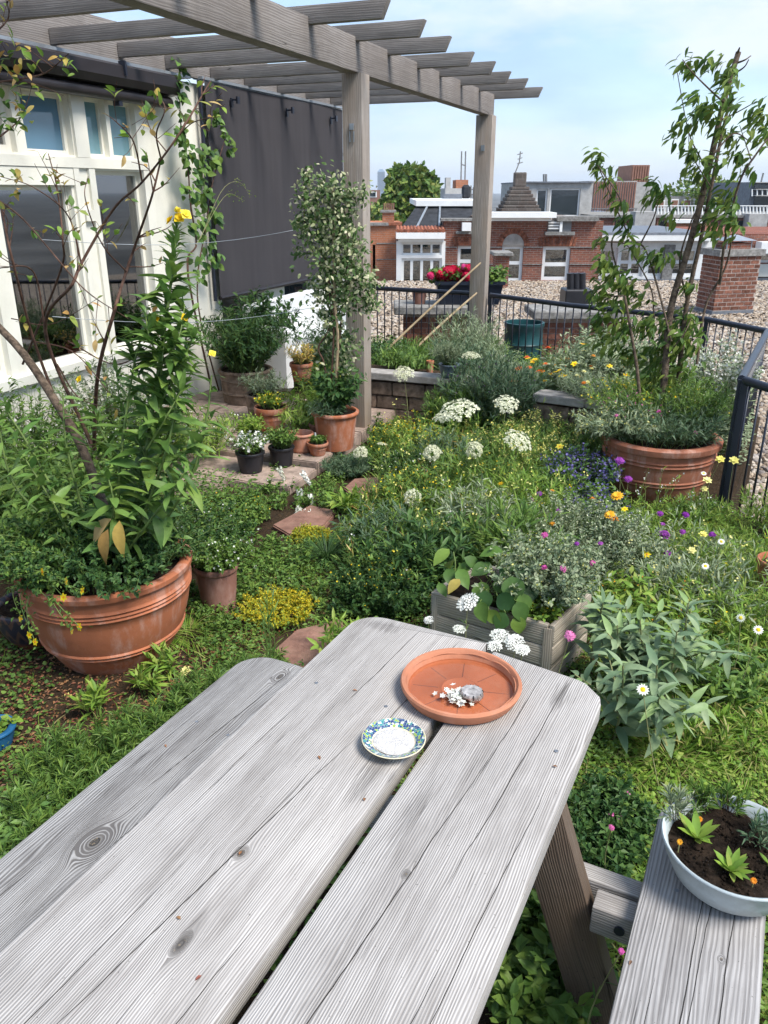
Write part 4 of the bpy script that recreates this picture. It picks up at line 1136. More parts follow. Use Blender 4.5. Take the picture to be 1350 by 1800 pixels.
MB().prism(scaled(1.05), zb, zb + .09).build('flashing', M['lead'], bc)
MB().prism(scaled(1.13), zt, zt + .13).build('cap', M['stone'], bc)
MB().prism([tuple(cc + (np.array(q) - cc) * .62) for q in core], zt + .13, zt + .25).build('flue', M['brick_red'], bc)
cq = scaled(.78); n4 = [(x, y, zt + .30) for x, y in cq] + [(cc[0], cc[1], zt + .42)]
MB().add(n4, [(0,1,4),(1,2,4),(2,3,4),(3,0,4),(3,2,1,0)]).build('cowl', M['zinc'], bc)
for q in scaled(.6): MB().tube([(q[0], q[1], zt + .13), (q[0], q[1], zt + .31)], .015, 5).build('cowl_leg', M['zinc'], bc)
# black vent stack on the gravel
d = 15.0
vt = thing('roof_vent', 'black plastic roof vent of three pipes on the gravel roof', 'vent', (*atD(1015, 530, d)[:2], GZ), True)
u0, u1, z0, z1 = pr(990, 507, 1036, 540, d); MB().cbox(((u0+u1)/2, d, (GZ + z1)/2), (u1-u0, .5, z1-GZ), .02).build('box', M['black_pot'], vt)
for i, xx in enumerate((1003, 1013, 1023)):
    p = atD(xx, 510, d); q = atD(xx, 480, d); MB().tube([p, q], .07, 12).build('pipe', M['black_pot'], vt, True)
# two low piers with a stone slab on top just beyond the railing
def pier(label, x0, x1, y, d, dz=.11):
    a = atD(x0, y, d); b = atD(x1, y, d); z = a[2]
    t = thing('slab_pier', label, 'pier', ((a[0]+b[0])/2, d, GZ), True)
    MB().cbox(((a[0]+b[0])/2, d + .3, z - dz/2), (b[0]-a[0], .75, dz), .015).build('slab', M['stone'], t)
    w_ = (b[0] - a[0]) * .8; u0 = (a[0]+b[0])/2 - w_/2
    MB().box((u0 + .01, d + .06, GZ), (u0 + w_ - .01, d + .55, z - dz)).build('mortar_core', M['mortar'], t)
    nr = int((z - dz - GZ) / .075)
    for r in range(nr):
        s = u0 - (.11 if r % 2 else 0)
        while s < u0 + w_:
            s0, s1 = max(s, u0), min(s + .205, u0 + w_)
            if s1 - s0 > .03: MB().box((s0, d + .045 + rng.uniform(0, .008), GZ + r * .075 + .006), (s1, d + .2, GZ + r * .075 + .07)).build('brick', M['brick_piece'], t)
            s += .217
    return z
z1p = pier('grey stone slab on brick pier under the red geraniums', 693, 856, 538, 11.0)
z2p = pier('grey stone slab on brick pier behind the right railing', 936, 1112, 546, 11.0)
# big tree between the roofs
ft = thing('leafy_tree', 'large round leafy green tree standing behind the orange brick house', 'tree', (*atD(722, 380, 58)[:2], -14), True)
c = atD(724, 352, 58); rx = atD(790, 352, 58)[0] - c[0]
MB().tube([(c[0], 58, -14), (c[0] + .2, 58, -6), (c[0], 58, c[2] - 1)], [.5, .35, .2], 10).build('trunk', M['bark'], ft, True)
lobes = [(0, 0, .2, .62), (-.55, .1, -.5, .5), (.5, -.1, -.35, .5), (.1, -.3, -.9, .6), (-.25, .2, .45, .38), (.28, 0, .35, .36), (-.8, 0, -1.1, .42), (.75, .1, -.8, .38), (0, .2, -1.5, .8), (-.3, -.35, -.1, .45), (.45, -.3, -1.2, .5)]
T = []; Nn = []
for lx, ly, lz, lr in lobes:
    n = int(2300 * lr); dd = rand_dirs(n); rr = lr * rx * rng.uniform(.55, 1.0, n) ** .5 * (1 + .22 * np.sin(7 * dd[:, 0] + 3 * dd[:, 2] + lx * 9) * np.cos(5 * dd[:, 1] + 4 * dd[:, 2]))
    T.append(np.array([c[0] + lx * rx, 58 + ly * rx, c[2] + lz * rx]) + dd * rr[:, None]); Nn.append(dd)
T = np.concatenate(T); Nn = np.concatenate(Nn)
dv = Nn + rng.normal(0, .7, T.shape) + (0, 0, -.2)
scatter('crown', lens_t(.65, .1), T, frames(dv, Nn + rng.normal(0, .5, T.shape)), rng.uniform(.28, .5, len(T)), LM['fartree'], ft)
for k, (xx, yy, dd, rr, lab) in enumerate(((1240, 345, 75, 2.3, 'dark distant tree crown behind the right tree trunks'), (1270, 350, 68, 1.6, 'small distant tree crown near the scaffolded block'), (655, 402, 30, 1.0, 'low green bush beside the small orange chimney'))):
    t = thing('far_tree', lab, 'tree', (*atD(xx, yy, dd)[:2], -14), True, group='distant trees')
    c = atD(xx, yy, dd); MB().tube([(c[0], dd, -14), (c[0], dd, c[2])], [.3, .1], 8).build('trunk', M['bark'], t)
    n = 900; v = rand_dirs(n); T = c + v * (rr * rng.uniform(.5, 1.05, n) ** .5 * (1 + .2 * np.sin(9 * v[:, 0]) * np.cos(8 * v[:, 2])))[:, None] * (1.3, 1, .8)
    scatter('crown', lens_t(.65, .1), T, frames(v + rng.normal(0, .6, T.shape), v), rng.uniform(.2, .4, n) * (dd / 60), LM['fartree'], t)
# ------------------------------------------------------------------ picnic table
TA = R(-4.9)
tb = thing('picnic_table', 'weathered grey wooden picnic table with attached bench seats', 'picnic table', (-.46, .95, 0))
ca, sa = math.cos(TA), math.sin(TA)
TO = np.array([-.455, 1.80])                     # middle of the far table end
def tl(x, y, z):
    """table frame (x across, y along, from the far end) -> place"""
    return (TO[0] + x * ca - y * sa, TO[1] + x * sa + y * ca, z)
rt = Matrix.Rotation(TA, 3, 'Z')
TZ = .75
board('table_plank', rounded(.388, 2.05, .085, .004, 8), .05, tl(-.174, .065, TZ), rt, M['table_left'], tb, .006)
pl2 = [(-.155, -2.05), (.158, -2.05), (.158, -.085), (.150, -.055), (.105, -.012), (.085, -.004), (-.155, .030)]
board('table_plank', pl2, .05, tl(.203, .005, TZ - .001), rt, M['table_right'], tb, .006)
board('bench_plank', rounded(.285, 2.1, .10, .10, 8), .05, tl(-.69, .13, .45), rt, M['bench_left'], tb, .008)
board('bench_plank', rounded(.255, 2.1, .03, .03, 4), .05, tl(.655, -.01, .45), rt, M['bench_right'], tb, .008)
for yl in (-.31, -1.75):
    for s in (-1, 1):
        beam('leg', tl(s * .49 - .0, yl, .0), tl(s * .25 - .0, yl, .70), .055, .115, M['leg_wood'], tb, .004, (1 * s, 0, .6))
    beam('bench_bearer', tl(-.80, yl + .062, .35), tl(.76, yl + .062, .35), .05, .09, M['brace_wood'], tb, .004)
    beam('top_cleat', tl(-.34, yl + .062, .66), tl(.33, yl + .062, .66), .05, .08, M['brace_wood'], tb, .004)
beam('bearer_block', tl(.435, -.325, .365), tl(.74, -.325, .365), .06, .075, M['brace_wood'], tb, .006)
MB().tube([tl(.50, -.36, .365), tl(.50, -.35, .365)], .012, 10).build('bolt', M['black_metal'], tb)

for (sx_, sy_, sz_) in ((-.30, -.31, TZ), (-.10, -.32, TZ), (.10, -.31, TZ), (.31, -.30, TZ), (.60, -.27, .45), (.72, -.26, .45), (-.75, -.26, .45), (-.63, -.27, .45)):
    MB().lathe([(.0045, 0), (.005, .0008), (.004, .0016), (.0015, .0012), (.001, .0005)], tl(sx_, sy_, sz_ - .0002), 10).build('screw', M['lead'], tb)
# ------------------------------------------------------------------ things on the table
def disc(r, z, c, n=36): return [(c[0] + r * math.cos(t), c[1] + r * math.sin(t), z) for t in np.linspace(0, 2*np.pi, n, endpoint=False)]
sx, sy = -.432, 1.612
sa_ = thing('plant_saucer', 'large round terracotta plant saucer on the table top', 'saucer', (sx, sy, TZ))
MB().lathe([(.128, .001), (.136, .004), (.147, .024), (.149, .032), (.146, .037), (.140, .037), (.134, .030), (.129, .012), (.124, .008), (.05, .0075), (.047, .0095), (.044, .0075), (0.001, .0075)], (sx, sy, TZ), 64).build('dish', M['terra_saucer'], sa_, True)
for k in range(8):
    a = k * math.pi / 4 + .2
    MB().tube([(sx + .056 * math.cos(a), sy + .056 * math.sin(a), TZ + .0068), (sx + .118 * math.cos(a), sy + .118 * math.sin(a), TZ + .0068)], .0018, 5).build('groove', M['terra_brown'], sa_)
an_ = np.linspace(0, 2*np.pi, 97)
MB().tube([(sx + (.1345 - .0015*abs(math.sin(5*a)))*math.cos(a), sy + (.1345 - .0015*abs(math.sin(5*a)))*math.sin(a), TZ + .0255 + .0045*abs(math.sin(5*a))) for a in an_], .0021, 6, False).build('moulding', M['terra_saucer'], sa_, True)
def water():
    b = NB('clear_water')
    g = b.n('BsdfGlossy'); g.inputs['Roughness'].default_value = .03
    t = b.n('BsdfTransparent'); t.inputs['Color'].default_value = (.90, .80, .72, 1)
    fr = b.n('Fresnel'); fr.inputs['IOR'].default_value = 1.33
    m = b.n('MixShader'); b.t.links.new(fr.outputs[0], m.inputs[0]); b.t.links.new(t.outputs[0], m.inputs[1]); b.t.links.new(g.outputs[0], m.inputs[2])
    return b.done(m.outputs[0])
M['water'] = water()
MB().add(disc(.1295, TZ + .0145, (sx, sy)), [tuple(range(36))]).build('water', M['water'], sa_)
# ribbed shell
M['shell'] = plain('silvery_shell', (.46, .42, .39), .25, .5, .3, var=.35, scale=60)
p0 = atZ(829, 1226, TZ + .02)
shl = thing('seashell', 'grey striped ribbed seashell lying in the terracotta saucer', 'shell', (p0[0], p0[1], TZ + .008))
mb = MB(); nu, nv = 48, 9; vv = []
for j in range(nv):
    t = j / (nv - 1); 
    for i in range(nu):
        a = 2 * math.pi * i / nu; rib = 1 + (.06 * (i % 4 < 2)) * math.sin(math.pi * t) 
        r = .0265 * math.sin(math.pi * (.03 + .6 * t)) * rib
        vv.append((p0[0] + r * math.cos(a) * 1.05, p0[1] + r * math.sin(a) * .95 , TZ + .010 + .030 * t - .008 * (1 - t) * math.cos(a)))
mb.add(vv, [(j*nu+i, j*nu+(i+1) % nu, (j+1)*nu+(i+1) % nu, (j+1)*nu+i) for j in range(nv-1) for i in range(nu)])
mb.add([(x, y, z) for x, y, z in vv[-nu:]], [tuple(range(nu))])
mb.build('shell_body', M['shell'], shl, True, angle=60)
for k in range(16):
    a = 2 * math.pi * k / 16
    MB().tube([(p0[0] + .0275 * math.sin(math.pi * (.03 + .6 * t)) * math.cos(a), p0[1] + .0255 * math.sin(math.pi * (.03 + .6 * t)) * math.sin(a), TZ + .0105 + .030 * t) for t in np.linspace(.08, 1, 7)], .0014, 5).build('rib', M['black_pot'] if k % 2 else M['shell'], shl, True)
# white blossom sprig in the saucer
p0 = atZ(802, 1228, TZ + .015)
bl = thing('blossom_sprig', 'small heap of white blossoms beside the shell in the saucer', 'blossoms', (p0[0], p0[1], TZ + .01))
n = 80; q = np.stack([p0[0] + rng.normal(0, .0155, n), p0[1] + rng.normal(0, .0155, n), TZ + .016 + rng.uniform(0, .014, n)], 1)
FLOR = floret_t(5, .25)
scatter('florets', FLOR, q, frames(rand_dirs(n, (-.3, .3)), rng.normal(0, .5, (n, 3)) + (0, 0, 1.2)), rng.uniform(.0065, .0088, n), FM['white'], bl)
MB().tube([(p0[0] - .01, p0[1], TZ + .012), (p0[0] + .016, p0[1] + .01, TZ + .014)], .0015, 5).build('stalk', M['stem_pale'], bl)
# patterned plate with salt
px_, py_ = -.511, 1.356
pt = thing('patterned_plate', 'small plate with blue and green mosaic rim holding white salt', 'plate', (px_, py_, TZ))
MB().lathe([(.030, .001), (.034, .002), (.052, .012), (.0705, .0235), (.0712, .0255), (.0695, .0262), (.048, .0155), (.044, .0120), (.001, .0105)], (px_, py_, TZ), 56).build('base', plain('cream_glaze', (.66, .58, .40), .3, .5, var=.06), pt, True)
def mosaic():
    b = NB('blue_green_mosaic'); v = b.coord('Object')
    vo = b.n('TexVoronoi'); b.set(vo.inputs['Vector'], v); vo.inputs['Scale'].default_value = 190
    c = b.ramp(b.sep(vo.outputs['Color'])[0], [(.0, (.012, .035, .13)), (.35, (.012, .05, .16)), (.45, (.02, .19, .20)), (.62, (.04, .22, .20)), (.66, (.25, .34, .05)), (.78, (.55, .56, .50)), (1., (.6, .6, .54))], 'CONSTANT')
    vd = b.n('TexVoronoi', feature='DISTANCE_TO_EDGE'); b.set(vd.inputs['Vector'], v); vd.inputs['Scale'].default_value = 190
    c = b.mix(b.ramp(vd.outputs['Distance'], [(.02, .8), (.06, 0.)]), c, (.40, .44, .40))
    return b.done(b.pbr(c, .3, .5))
mb = MB(); k = 64; ring = []
for r, z in ((.0492, .0166), (.0690, .0268), ):
    ring += [(px_ + r * math.cos(t), py_ + r * math.sin(t), TZ + z) for t in np.linspace(0, 2*np.pi, k, endpoint=False)]
mb.add(ring, [(i, (i+1) % k, k + (i+1) % k, k + i) for i in range(k)]).build('mosaic_rim', mosaic(), pt, True)
MB().lathe([(.046, .0150), (.043, .0165), (.030, .0178), (.012, .0183), (.001, .0184)], (px_, py_, TZ), 40, .02).build('salt', M['salt'], pt, True)
# bits on the table: seed husks and leaf crumbs
for k, (xx, yy) in enumerate(((420, 1505), (318, 1618), (355, 1717), (560, 1330), (620, 1215), (640, 1410), (980, 1350), (1110, 1690), (290, 1310))):
    p = atZ(xx, yy, .45 if k > 6 else TZ); 
    o = put('seed_husk', scatter_mesh('seed_husk', leaf_t(.5, 3, .2, .3), np.zeros((1, 3)), np.eye(3)[None], .012), LM['dry'], None, Matrix.Translation(Vector(p) + Vector((0, 0, .003))) @ Matrix.Rotation(k * 1.3, 4, 'Z'))
    tag(o, ['dry husk by the knot in the middle of the table', 'dry husk by the lower knot of the left board', 'dry husk low on the left table board', 'dry husk on the table left of the plate', 'dry husk near the far left table edge', 'dry husk below the patterned plate', 'dry husk on the right table board', 'dry husk on the right bench', 'dry husk on the left bench'][k], 'husk', 'seed husks on the boards')

# ------------------------------------------------------------------ pots
def pot(name, label, cat, c, r, h, mat, k=.72, soil=.9, rim=None, rings=(), thick=.022, seg=44, belly=0.0, group=None, roll=False, soilmat='soil', soil_z=None):
    """turned pot: body (with rim and rings) and soil"""
    c = np.array(c, float)
    t = thing(name, label, cat, c, group=group)
    rim = rim if rim is not None else h * .14
    n = 9; prof = [(r * k * .96, 0)]
    def rad(q): return r * (k + (1 - k) * q ** .85) + belly * math.sin(math.pi * q)
    bodytop = h - rim
    ring_z = sorted(rings)
    zs = sorted(set([bodytop * i / n for i in range(n + 1)] + [z_ * h + e for z_ in ring_z for e in (-.022 * h, -.012 * h, .0, .012 * h, .022 * h)]))
    for z in zs:
        q = z / h; rr = rad(q)
        for z_ in ring_z:
            dz = abs(z - z_ * h) / h
            if dz < .005: rr += .006 * r / .3 + .002
            elif dz < .016: rr += .004 * r / .3
        prof.append((rr, z))
    ro = .085 * r if roll else .06 * r
    prof += [(rad(bodytop / h) + ro * .9, bodytop + .002), (r + ro, bodytop + rim * .3), (r + ro * 1.05, h - rim * .25), (r + ro * .5, h), (r - thick * .4, h), (r - thick, h - rim * .4), (r - thick, h * .5 if soil > .55 else h * .1)]
    MB().lathe(prof, c, seg, .004).build('body', mat, t, True, angle=50)
    if soil:
        mb = MB(); zz = h * soil; rs = min(rad(soil) - thick * .5, r - thick * .9)
        n2 = 30; vs = [(c[0], c[1], c[2] + zz + .01)]
        for f_ in (.35, .7, 1.0):
            vs += [(c[0] + rs * f_ * math.cos(a), c[1] + rs * f_ * math.sin(a), c[2] + zz + rng.uniform(-.006, .008)) for a in np.linspace(0, 2*np.pi, n2, endpoint=False)]
        fs = [(0, 1 + i, 1 + (i+1) % n2) for i in range(n2)]
        for j in range(2): fs += [(1 + j*n2 + i, 1 + (j+1)*n2 + i, 1 + (j+1)*n2 + (i+1) % n2, 1 + j*n2 + (i+1) % n2) for i in range(n2)]
        mb.add(vs, fs).build('soil', M[soilmat], t, True)
    return t
POTS = {}
PL = (-2.25, 2.44)
pot('terracotta_pot', 'huge ribbed terracotta pot at left, planted with tall yellow flowers', 'plant pot', (*PL, 0), .345, .43, M['terra'], .68, .93, .03, (.25, .29, .72, .76, .80), .03, 64, .035)
PR_ = (-.16, 5.42)
pot('terracotta_pot', 'huge weathered terracotta pot at right holding the slender tree', 'plant pot', (*PR_, 0), .36, .40, M['terra_old'], .80, .93, .05, (.34, .40, .68, .74), .03, 64, .02, roll=True)
pot('terracotta_pot', 'tall smooth terracotta pot at the foot of the near pergola post', 'plant pot', (-2.454, 5.235, .10), .165, .285, M['terra'], .78, .93, .03, (), .016, roll=True)
pot('terracotta_pot', 'empty pale terracotta pot with rolled rim left of the small one', 'plant pot', (-2.65, 5.06, .10), .086, .14, M['terra_pale'], .84, .45, .02, (), .008, roll=True)
pot('terracotta_pot', 'little orange terracotta pot of succulents on the paving', 'plant pot', (-2.50, 5.02, .10), .076, .095, M['terra'], .68, .92, .03, (), .008)
pot('terracotta_pot', 'terracotta pot of small yellow flowers in front of the tub', 'plant pot', (-3.10, 5.42, .12), .128, .19, M['terra'], .74, .92, .055, (), .012)
pot('terracotta_pot', 'orange terracotta pot with dry straw plants before the white bench', 'plant pot', (-3.31, 6.37, .30), .10, .165, M['terra'], .76, .92, .04, (), .01)
pot('terracotta_pot', 'dark brown clay pot tucked behind the two small pots', 'plant pot', (-2.62, 5.32, .10), .085, .15, M['terra_brown'], .8, .92, .03, (), .01)
pot('terracotta_pot', 'low pinkish clay dish half hidden behind the empty pot', 'plant pot', (-2.78, 5.22, .10), .07, .09, M['terra_pale'], .85, .9, .02, (), .01)
pot('black_pot', 'black plastic pot of white flowers on the paving step', 'plant pot', (-2.83, 4.62, .06), .098, .145, M['black_pot'], .78, .92, .02)
pot('black_pot', 'black plastic pot of green herbs right of the white flowers', 'plant pot', (-2.69, 4.82, .06), .09, .14, M['black_pot'], .78, .92, .02)
pot('black_pot', 'black plastic pot half hidden behind the white flowers', 'plant pot', (-3.05, 5.0, .06), .085, .15, M['black_pot'], .8, .92, .02)
pot('clay_pot', 'brownish mossy clay pot beside the huge left pot', 'plant pot', (-2.02, 2.92, 0), .10, .235, M['terra_brown'], .80, .93, .03, (), .012)
pot('small_pot', 'blue grey pot with a little shrub on the raised wall', 'plant pot', (-1.955, 6.47, .425), .085, .11, M['blue_grey_pot'], .72, .92, .02)
pot('wooden_tub', 'wide brown half barrel tub with a dark shrub by the house', 'tub', (-3.82, 6.25, .10), .235, .30, M['block'], .9, .93, .03, (.3, .7))
pot('wooden_tub', 'smaller grey brown tub in front of the wide half barrel', 'tub', (-3.35, 5.75, .10), .15, .22, M['block'], .9, .93, .03, (.5,))
pot('terracotta_pot', 'small terracotta pot cut off at the right picture edge', 'plant pot', (.492, 3.93, 0), .085, .25, M['terra'], .74, .9, .03, (), .012, roll=True)
def zigzag():
    b = NB('dark_glaze_with_zigzag'); v = b.coord('Object'); x, y, z = b.sep(v)
    a = b.math('ARCTAN2', y, x); s = b.math('MULTIPLY', b.math('PINGPONG', b.math('MULTIPLY', a, 2.5), .5), .12)
    f = b.math('SINE', b.math('MULTIPLY', b.math('ADD', z, s), 70.))
    c = b.mix(b.ramp(f, [(.3, 0.), (.6, 1.)]), (.018, .016, .03), (.09, .045, .035))
    c = b.mix(b.ramp(z, [(.02, 1.), (.05, 0.)]), c, (.22, .06, .03))
    return b.done(b.pbr(c, .35, .5))
g_ = atZ(45, 1150, 0)
pot('glazed_pot', 'dark zigzag glazed bowl half hidden left of the huge pot', 'plant pot', (g_[0] - .05, g_[1] + .12, 0), .15, .19, zigzag(), .6, .9, .03, (), .02, belly=.02)
g_ = atZ(-12, 1282, .06)
pot('blue_bowl', 'blue rimmed bowl at the left picture edge on the ground', 'bowl', (g_[0], g_[1], 0), .075, .07, plain('blue_enamel', (.015, .10, .22), .4, .4), .8, .75, .012)
# white enamel bowl on the bench
bc_ = (.225, 1.552)
bw = thing('enamel_bowl', 'white enamel washing bowl of soil and seedlings on the right bench', 'bowl', (*bc_, .45))
MB().lathe([(.085, .001), (.10, .004), (.125, .030), (.143, .070), (.150, .100), (.156, .106), (.157, .110), (.154, .113), (.148, .109), (.141, .090), (.13, .06)], (*bc_, .45), 60).build('bowl_body', M['enamel'], bw, True, angle=60)
n2 = 36; vs = [(bc_[0], bc_[1], .45 + .082)]
for f_ in (.25, .5, .75, 1.0): vs += [(bc_[0] + .139 * f_ * math.cos(a), bc_[1] + .139 * f_ * math.sin(a), .45 + .080 + rng.uniform(-.006, .007)) for a in np.linspace(0, 2*np.pi, n2, endpoint=False)]
fs = [(0, 1 + i, 1 + (i+1) % n2) for i in range(n2)]
for j in range(3): fs += [(1 + j*n2 + i, 1 + (j+1)*n2 + i, 1 + (j+1)*n2 + (i+1) % n2, 1 + j*n2 + (i+1) % n2) for i in range(n2)]
so_ = MB().add(vs, fs).build('soil', M['soil'], bw, True)
n = 900; q = np.stack([rng.uniform(-1, 1, n), rng.uniform(-1, 1, n)], 1); q = q[(q ** 2).sum(1) < .93]; n = len(q)
scatter('soil_crumbs', pebble_t(), np.column_stack([bc_[0] + q[:, 0] * .136, bc_[1] + q[:, 1] * .136, np.full(n, .45 + .081)]), frames(rand_dirs(n), rand_dirs(n)), rng.uniform(.0015, .005, n), M['soil'], bw)

# ------------------------------------------------------------------ paving, stones, walls
def stone_piece(name, label, cat, poly, z0, z1, mat, group=None, parent=None, bev=.008):
    c = np.mean(poly, axis=0)
    if parent is None: t = thing(name, label, cat, (c[0], c[1], z0), group=group)
    bm = bmesh.new(); vs = [bm.verts.new((x - (0 if parent else 0), y, z0)) for x, y in poly]; f = bm.faces.new(vs)
    r = bmesh.ops.extrude_face_region(bm, geom=[f]); bmesh.ops.translate(bm, verts=[v for v in r['geom'] if isinstance(v, bmesh.types.BMVert)], vec=(0, 0, z1 - z0))
    bmesh.ops.recalc_face_normals(bm, faces=bm.faces); bmesh.ops.bevel(bm, geom=list(bm.edges), offset=bev, segments=2, affect='EDGES')
    me = bpy.data.meshes.new(name)
    if parent is not None:
        off, _ = off_of(parent); bmesh.ops.translate(bm, verts=bm.verts, vec=Vector(-off)); bm.to_mesh(me); bm.free(); return put(name, me, mat, parent)
    bpy.data.objects.remove(t)
    bmesh.ops.translate(bm, verts=bm.verts, vec=(-c[0], -c[1], -z0)); bm.to_mesh(me); bm.free()
    o = put(name, me, mat); o.location = (c[0], c[1], z0); tag(o, label, cat, group); return o
SG = 'red brown stepping slabs in the meadow'
def px_poly(px, z): return [tuple(atZ(x, y, z)[:2]) for x, y in px]
stone_piece('stepping_slab', 'reddish stepping slab with white flower spikes leaning over it', 'slab', px_poly([(478, 922), (545, 887), (592, 897), (572, 922), (512, 942)], .03), -.02, .03, M['slab'], SG)
stone_piece('stepping_slab', 'reddish stepping slab in the grass nearest the table end', 'slab', px_poly([(482, 1140), (520, 1106), (602, 1086), (606, 1120), (556, 1178), (510, 1172)], .03), -.02, .03, M['slab'], SG)
stone_piece('stepping_slab', 'pinkish stepping slab below the little dark fern cushion', 'slab', px_poly([(604, 858), (622, 842), (690, 838), (712, 856), (664, 874), (620, 872)], .03), -.02, .035, M['slab'], SG)
stone_piece('stepping_slab', 'reddish slab half buried among the white umbel flowers', 'slab', px_poly([(730, 818), (770, 802), (808, 806), (796, 826), (748, 832)], .04), -.02, .04, M['slab'], SG)
pv = thing('paving_step', 'pinkish paved step carrying the flower pots by the post', 'paving', (-2.9, 5.1, 0))
xs_ = [-4.4, -3.9, -3.4, -2.9, -2.42]; ys_ = [4.0, 4.42, 4.85, 5.28, 5.66, 6.1, 6.5]
for i in range(4):
    for j in range(6):
        if i == 3 and j == 0: continue
        a, b, c, d = xs_[i] + .005, xs_[i+1] - .005, ys_[j] + .005, ys_[j+1] - .005
        if i == 3 and j == 4: b -= .0
        stone_piece('paver', '', '', [(a, c), (b, c), (b, d), (a, d)], -.03, .10 + rng.uniform(-.004, .004) - (.04 if j < 2 else 0), M['paving'], parent=pv)
def bed_wall(label, a, b, h, rows, cap=.06, capmat='cap_stone', th=.14, blk=.30, off=(0, 0)):
    """low wall of single blocks with cap stones, from a to b"""
    a, b = np.array(a, float), np.array(b, float); L = np.linalg.norm(b - a); t = (b - a) / L; nn = np.array([t[1], -t[0]])
    w_ = thing('bed_wall', label, 'garden wall', ((a[0]+b[0])/2, (a[1]+b[1])/2, -.02), group='low walls of the raised beds')
    rh = (h - cap) / rows
    for r in range(rows):
        s = -(blk / 2 if r % 2 else 0)
        while s < L:
            s0, s1 = max(s, 0), min(s + blk - .008, L)
            if s1 - s0 > .05:
                e = rng.uniform(-.006, .006)
                p = [a + t * s0 + nn * e, a + t * s1 + nn * e, a + t * s1 - nn * th, a + t * s0 - nn * th]
                stone_piece('block', '', '', [tuple(q) for q in p], -.02 + r * rh + .004, -.02 + (r + 1) * rh - .003, M['block'], parent=w_, bev=.006)
            s += blk
    s = 0.0
    while s < L - .02:
        s1 = min(s + .42, L); p = [a + t * (s + .003) + nn * .03, a + t * (s1 - .003) + nn * .03, a + t * (s1 - .003) - nn * (th + .03), a + t * (s + .003) - nn * (th + .03)]
        stone_piece('cap_stone', '', '', [tuple(q) for q in p], h - cap, h + rng.uniform(-.003, .003), M[capmat], parent=w_, bev=.006); s = s1
bed_wall('low brown block wall of the bed right of the near post', (-2.75, 6.42), (-1.72, 6.44), .42, 3)
bed_wall('short pale capped wall in front of the right flower bed', (-1.16, 6.16), (-.45, 6.05), .42, 3)
structure(MB().prism([(-2.9, 6.62), (-1.78, 6.62), (-1.85, 6.95), (-2.9, 7.0)], .01, .36).build('raised_bed_soil', M['ground']))
structure(MB().prism([(-1.05, 6.34), (-.3, 6.24), (-.25, 6.8), (-1.0, 6.9)], .01, .36).build('raised_bed_soil', M['ground']))
# wooden planter box in front
wb = thing('wooden_planter', 'weathered wooden box planter behind the far table end', 'planter', (-.62, 3.0, 0))
p0, p1, p2 = np.array([-.93, 2.90]), np.array([-.38, 2.80]), np.array([-.28, 3.17]); p3 = p0 + p2 - p1
for (a, b) in ((p0, p1), (p1, p2), (p2, p3), (p3, p0)):
    t = (b - a) / np.linalg.norm(b - a); nn = np.array([t[1], -t[0]])
    a2 = a + t * .03 * (1 if a is not p0 else 1); 
    for r in range(3):
        z0 = .005 + r * .1
        beam('plank', (*(a + t * .004 - nn * .012), z0 + .048), (*(b - t * .028 - nn * .012), z0 + .048), .024, .095, M['crate'], wb, .004)
for q in (p0, p1, p2, p3):
    cq = q + ((p0 + p2) / 2 - q) * .10
    beam('corner_post', (*cq, .0), (*cq, .285), .04, .04, M['crate'], wb, .003, (0, 1, 0))
ctr = (p0 + p2) / 2
MB().add([(*(ctr + (q - ctr) * .93), .255) for q in (p0, p1, p2, p3)], [(0, 1, 2, 3)]).build('soil', M['soil'], wb)
# white bench box by the house, blue crate behind the post
wbch = thing('white_bench', 'white rounded garden bench half hidden behind the shrubs by the house', 'bench', (-3.75, 7.6, .1))
MB().cbox((-3.9, 7.6, .42), (.5, 1.5, .12), .04).build('seat', M['white_paint'], wbch)
MB().cbox((-4.15, 7.6, .62), (.09, 1.5, .5), .03).build('backrest', M['white_paint'], wbch)
for yy in (6.82, 8.38): MB().cbox((-3.9, yy, .38), (.52, .10, .62), .04).build('arm', M['white_paint'], wbch)
# bamboo stakes leaning in the bed
for (a, b, lab) in ((((712, 585), 8.6), ((845, 462), 9.3), 'long bamboo stake leaning left of the far post'), (((755, 590), 8.5), ((838, 515), 9.2), 'second bamboo stake leaning below the first one')):
    p, q = atY(*a[0], a[1]), atY(*b[0], b[1]); p = p + (p - q) * .25
    tag(MB().tube(polyline([p, (p+q)/2 + (0, 0, .01), q], 8), [.014, .0135, .013, .013, .0125, .012, .0115, .011], 8).build('bamboo_stake', M['bamboo'], None, True), lab, 'stake')
# rain barrel beyond the railing
c = atD(922, 566, 10.6); c = S2W(c)
rb = thing('rain_barrel', 'dark teal plastic rain barrel standing behind the railing', 'barrel', (c[0], c[1], GZ))
hh = c[2] - GZ
MB().lathe([(.20, 0), (.23, .05), (.245, hh*.35), (.255, hh*.37), (.245, hh*.39), (.25, hh*.68), (.262, hh*.70), (.25, hh*.72), (.245, hh*.93), (.262, hh*.95), (.262, hh), (.235, hh), (.23, hh*.9), (.22, hh*.6)], (c[0], c[1], GZ), 40).build('drum', M['barrel'], rb, True, angle=50)
MB().add(disc(.225, GZ + hh * .85, c), [tuple(range(36))]).build('inside', M['black_pot'], rb)
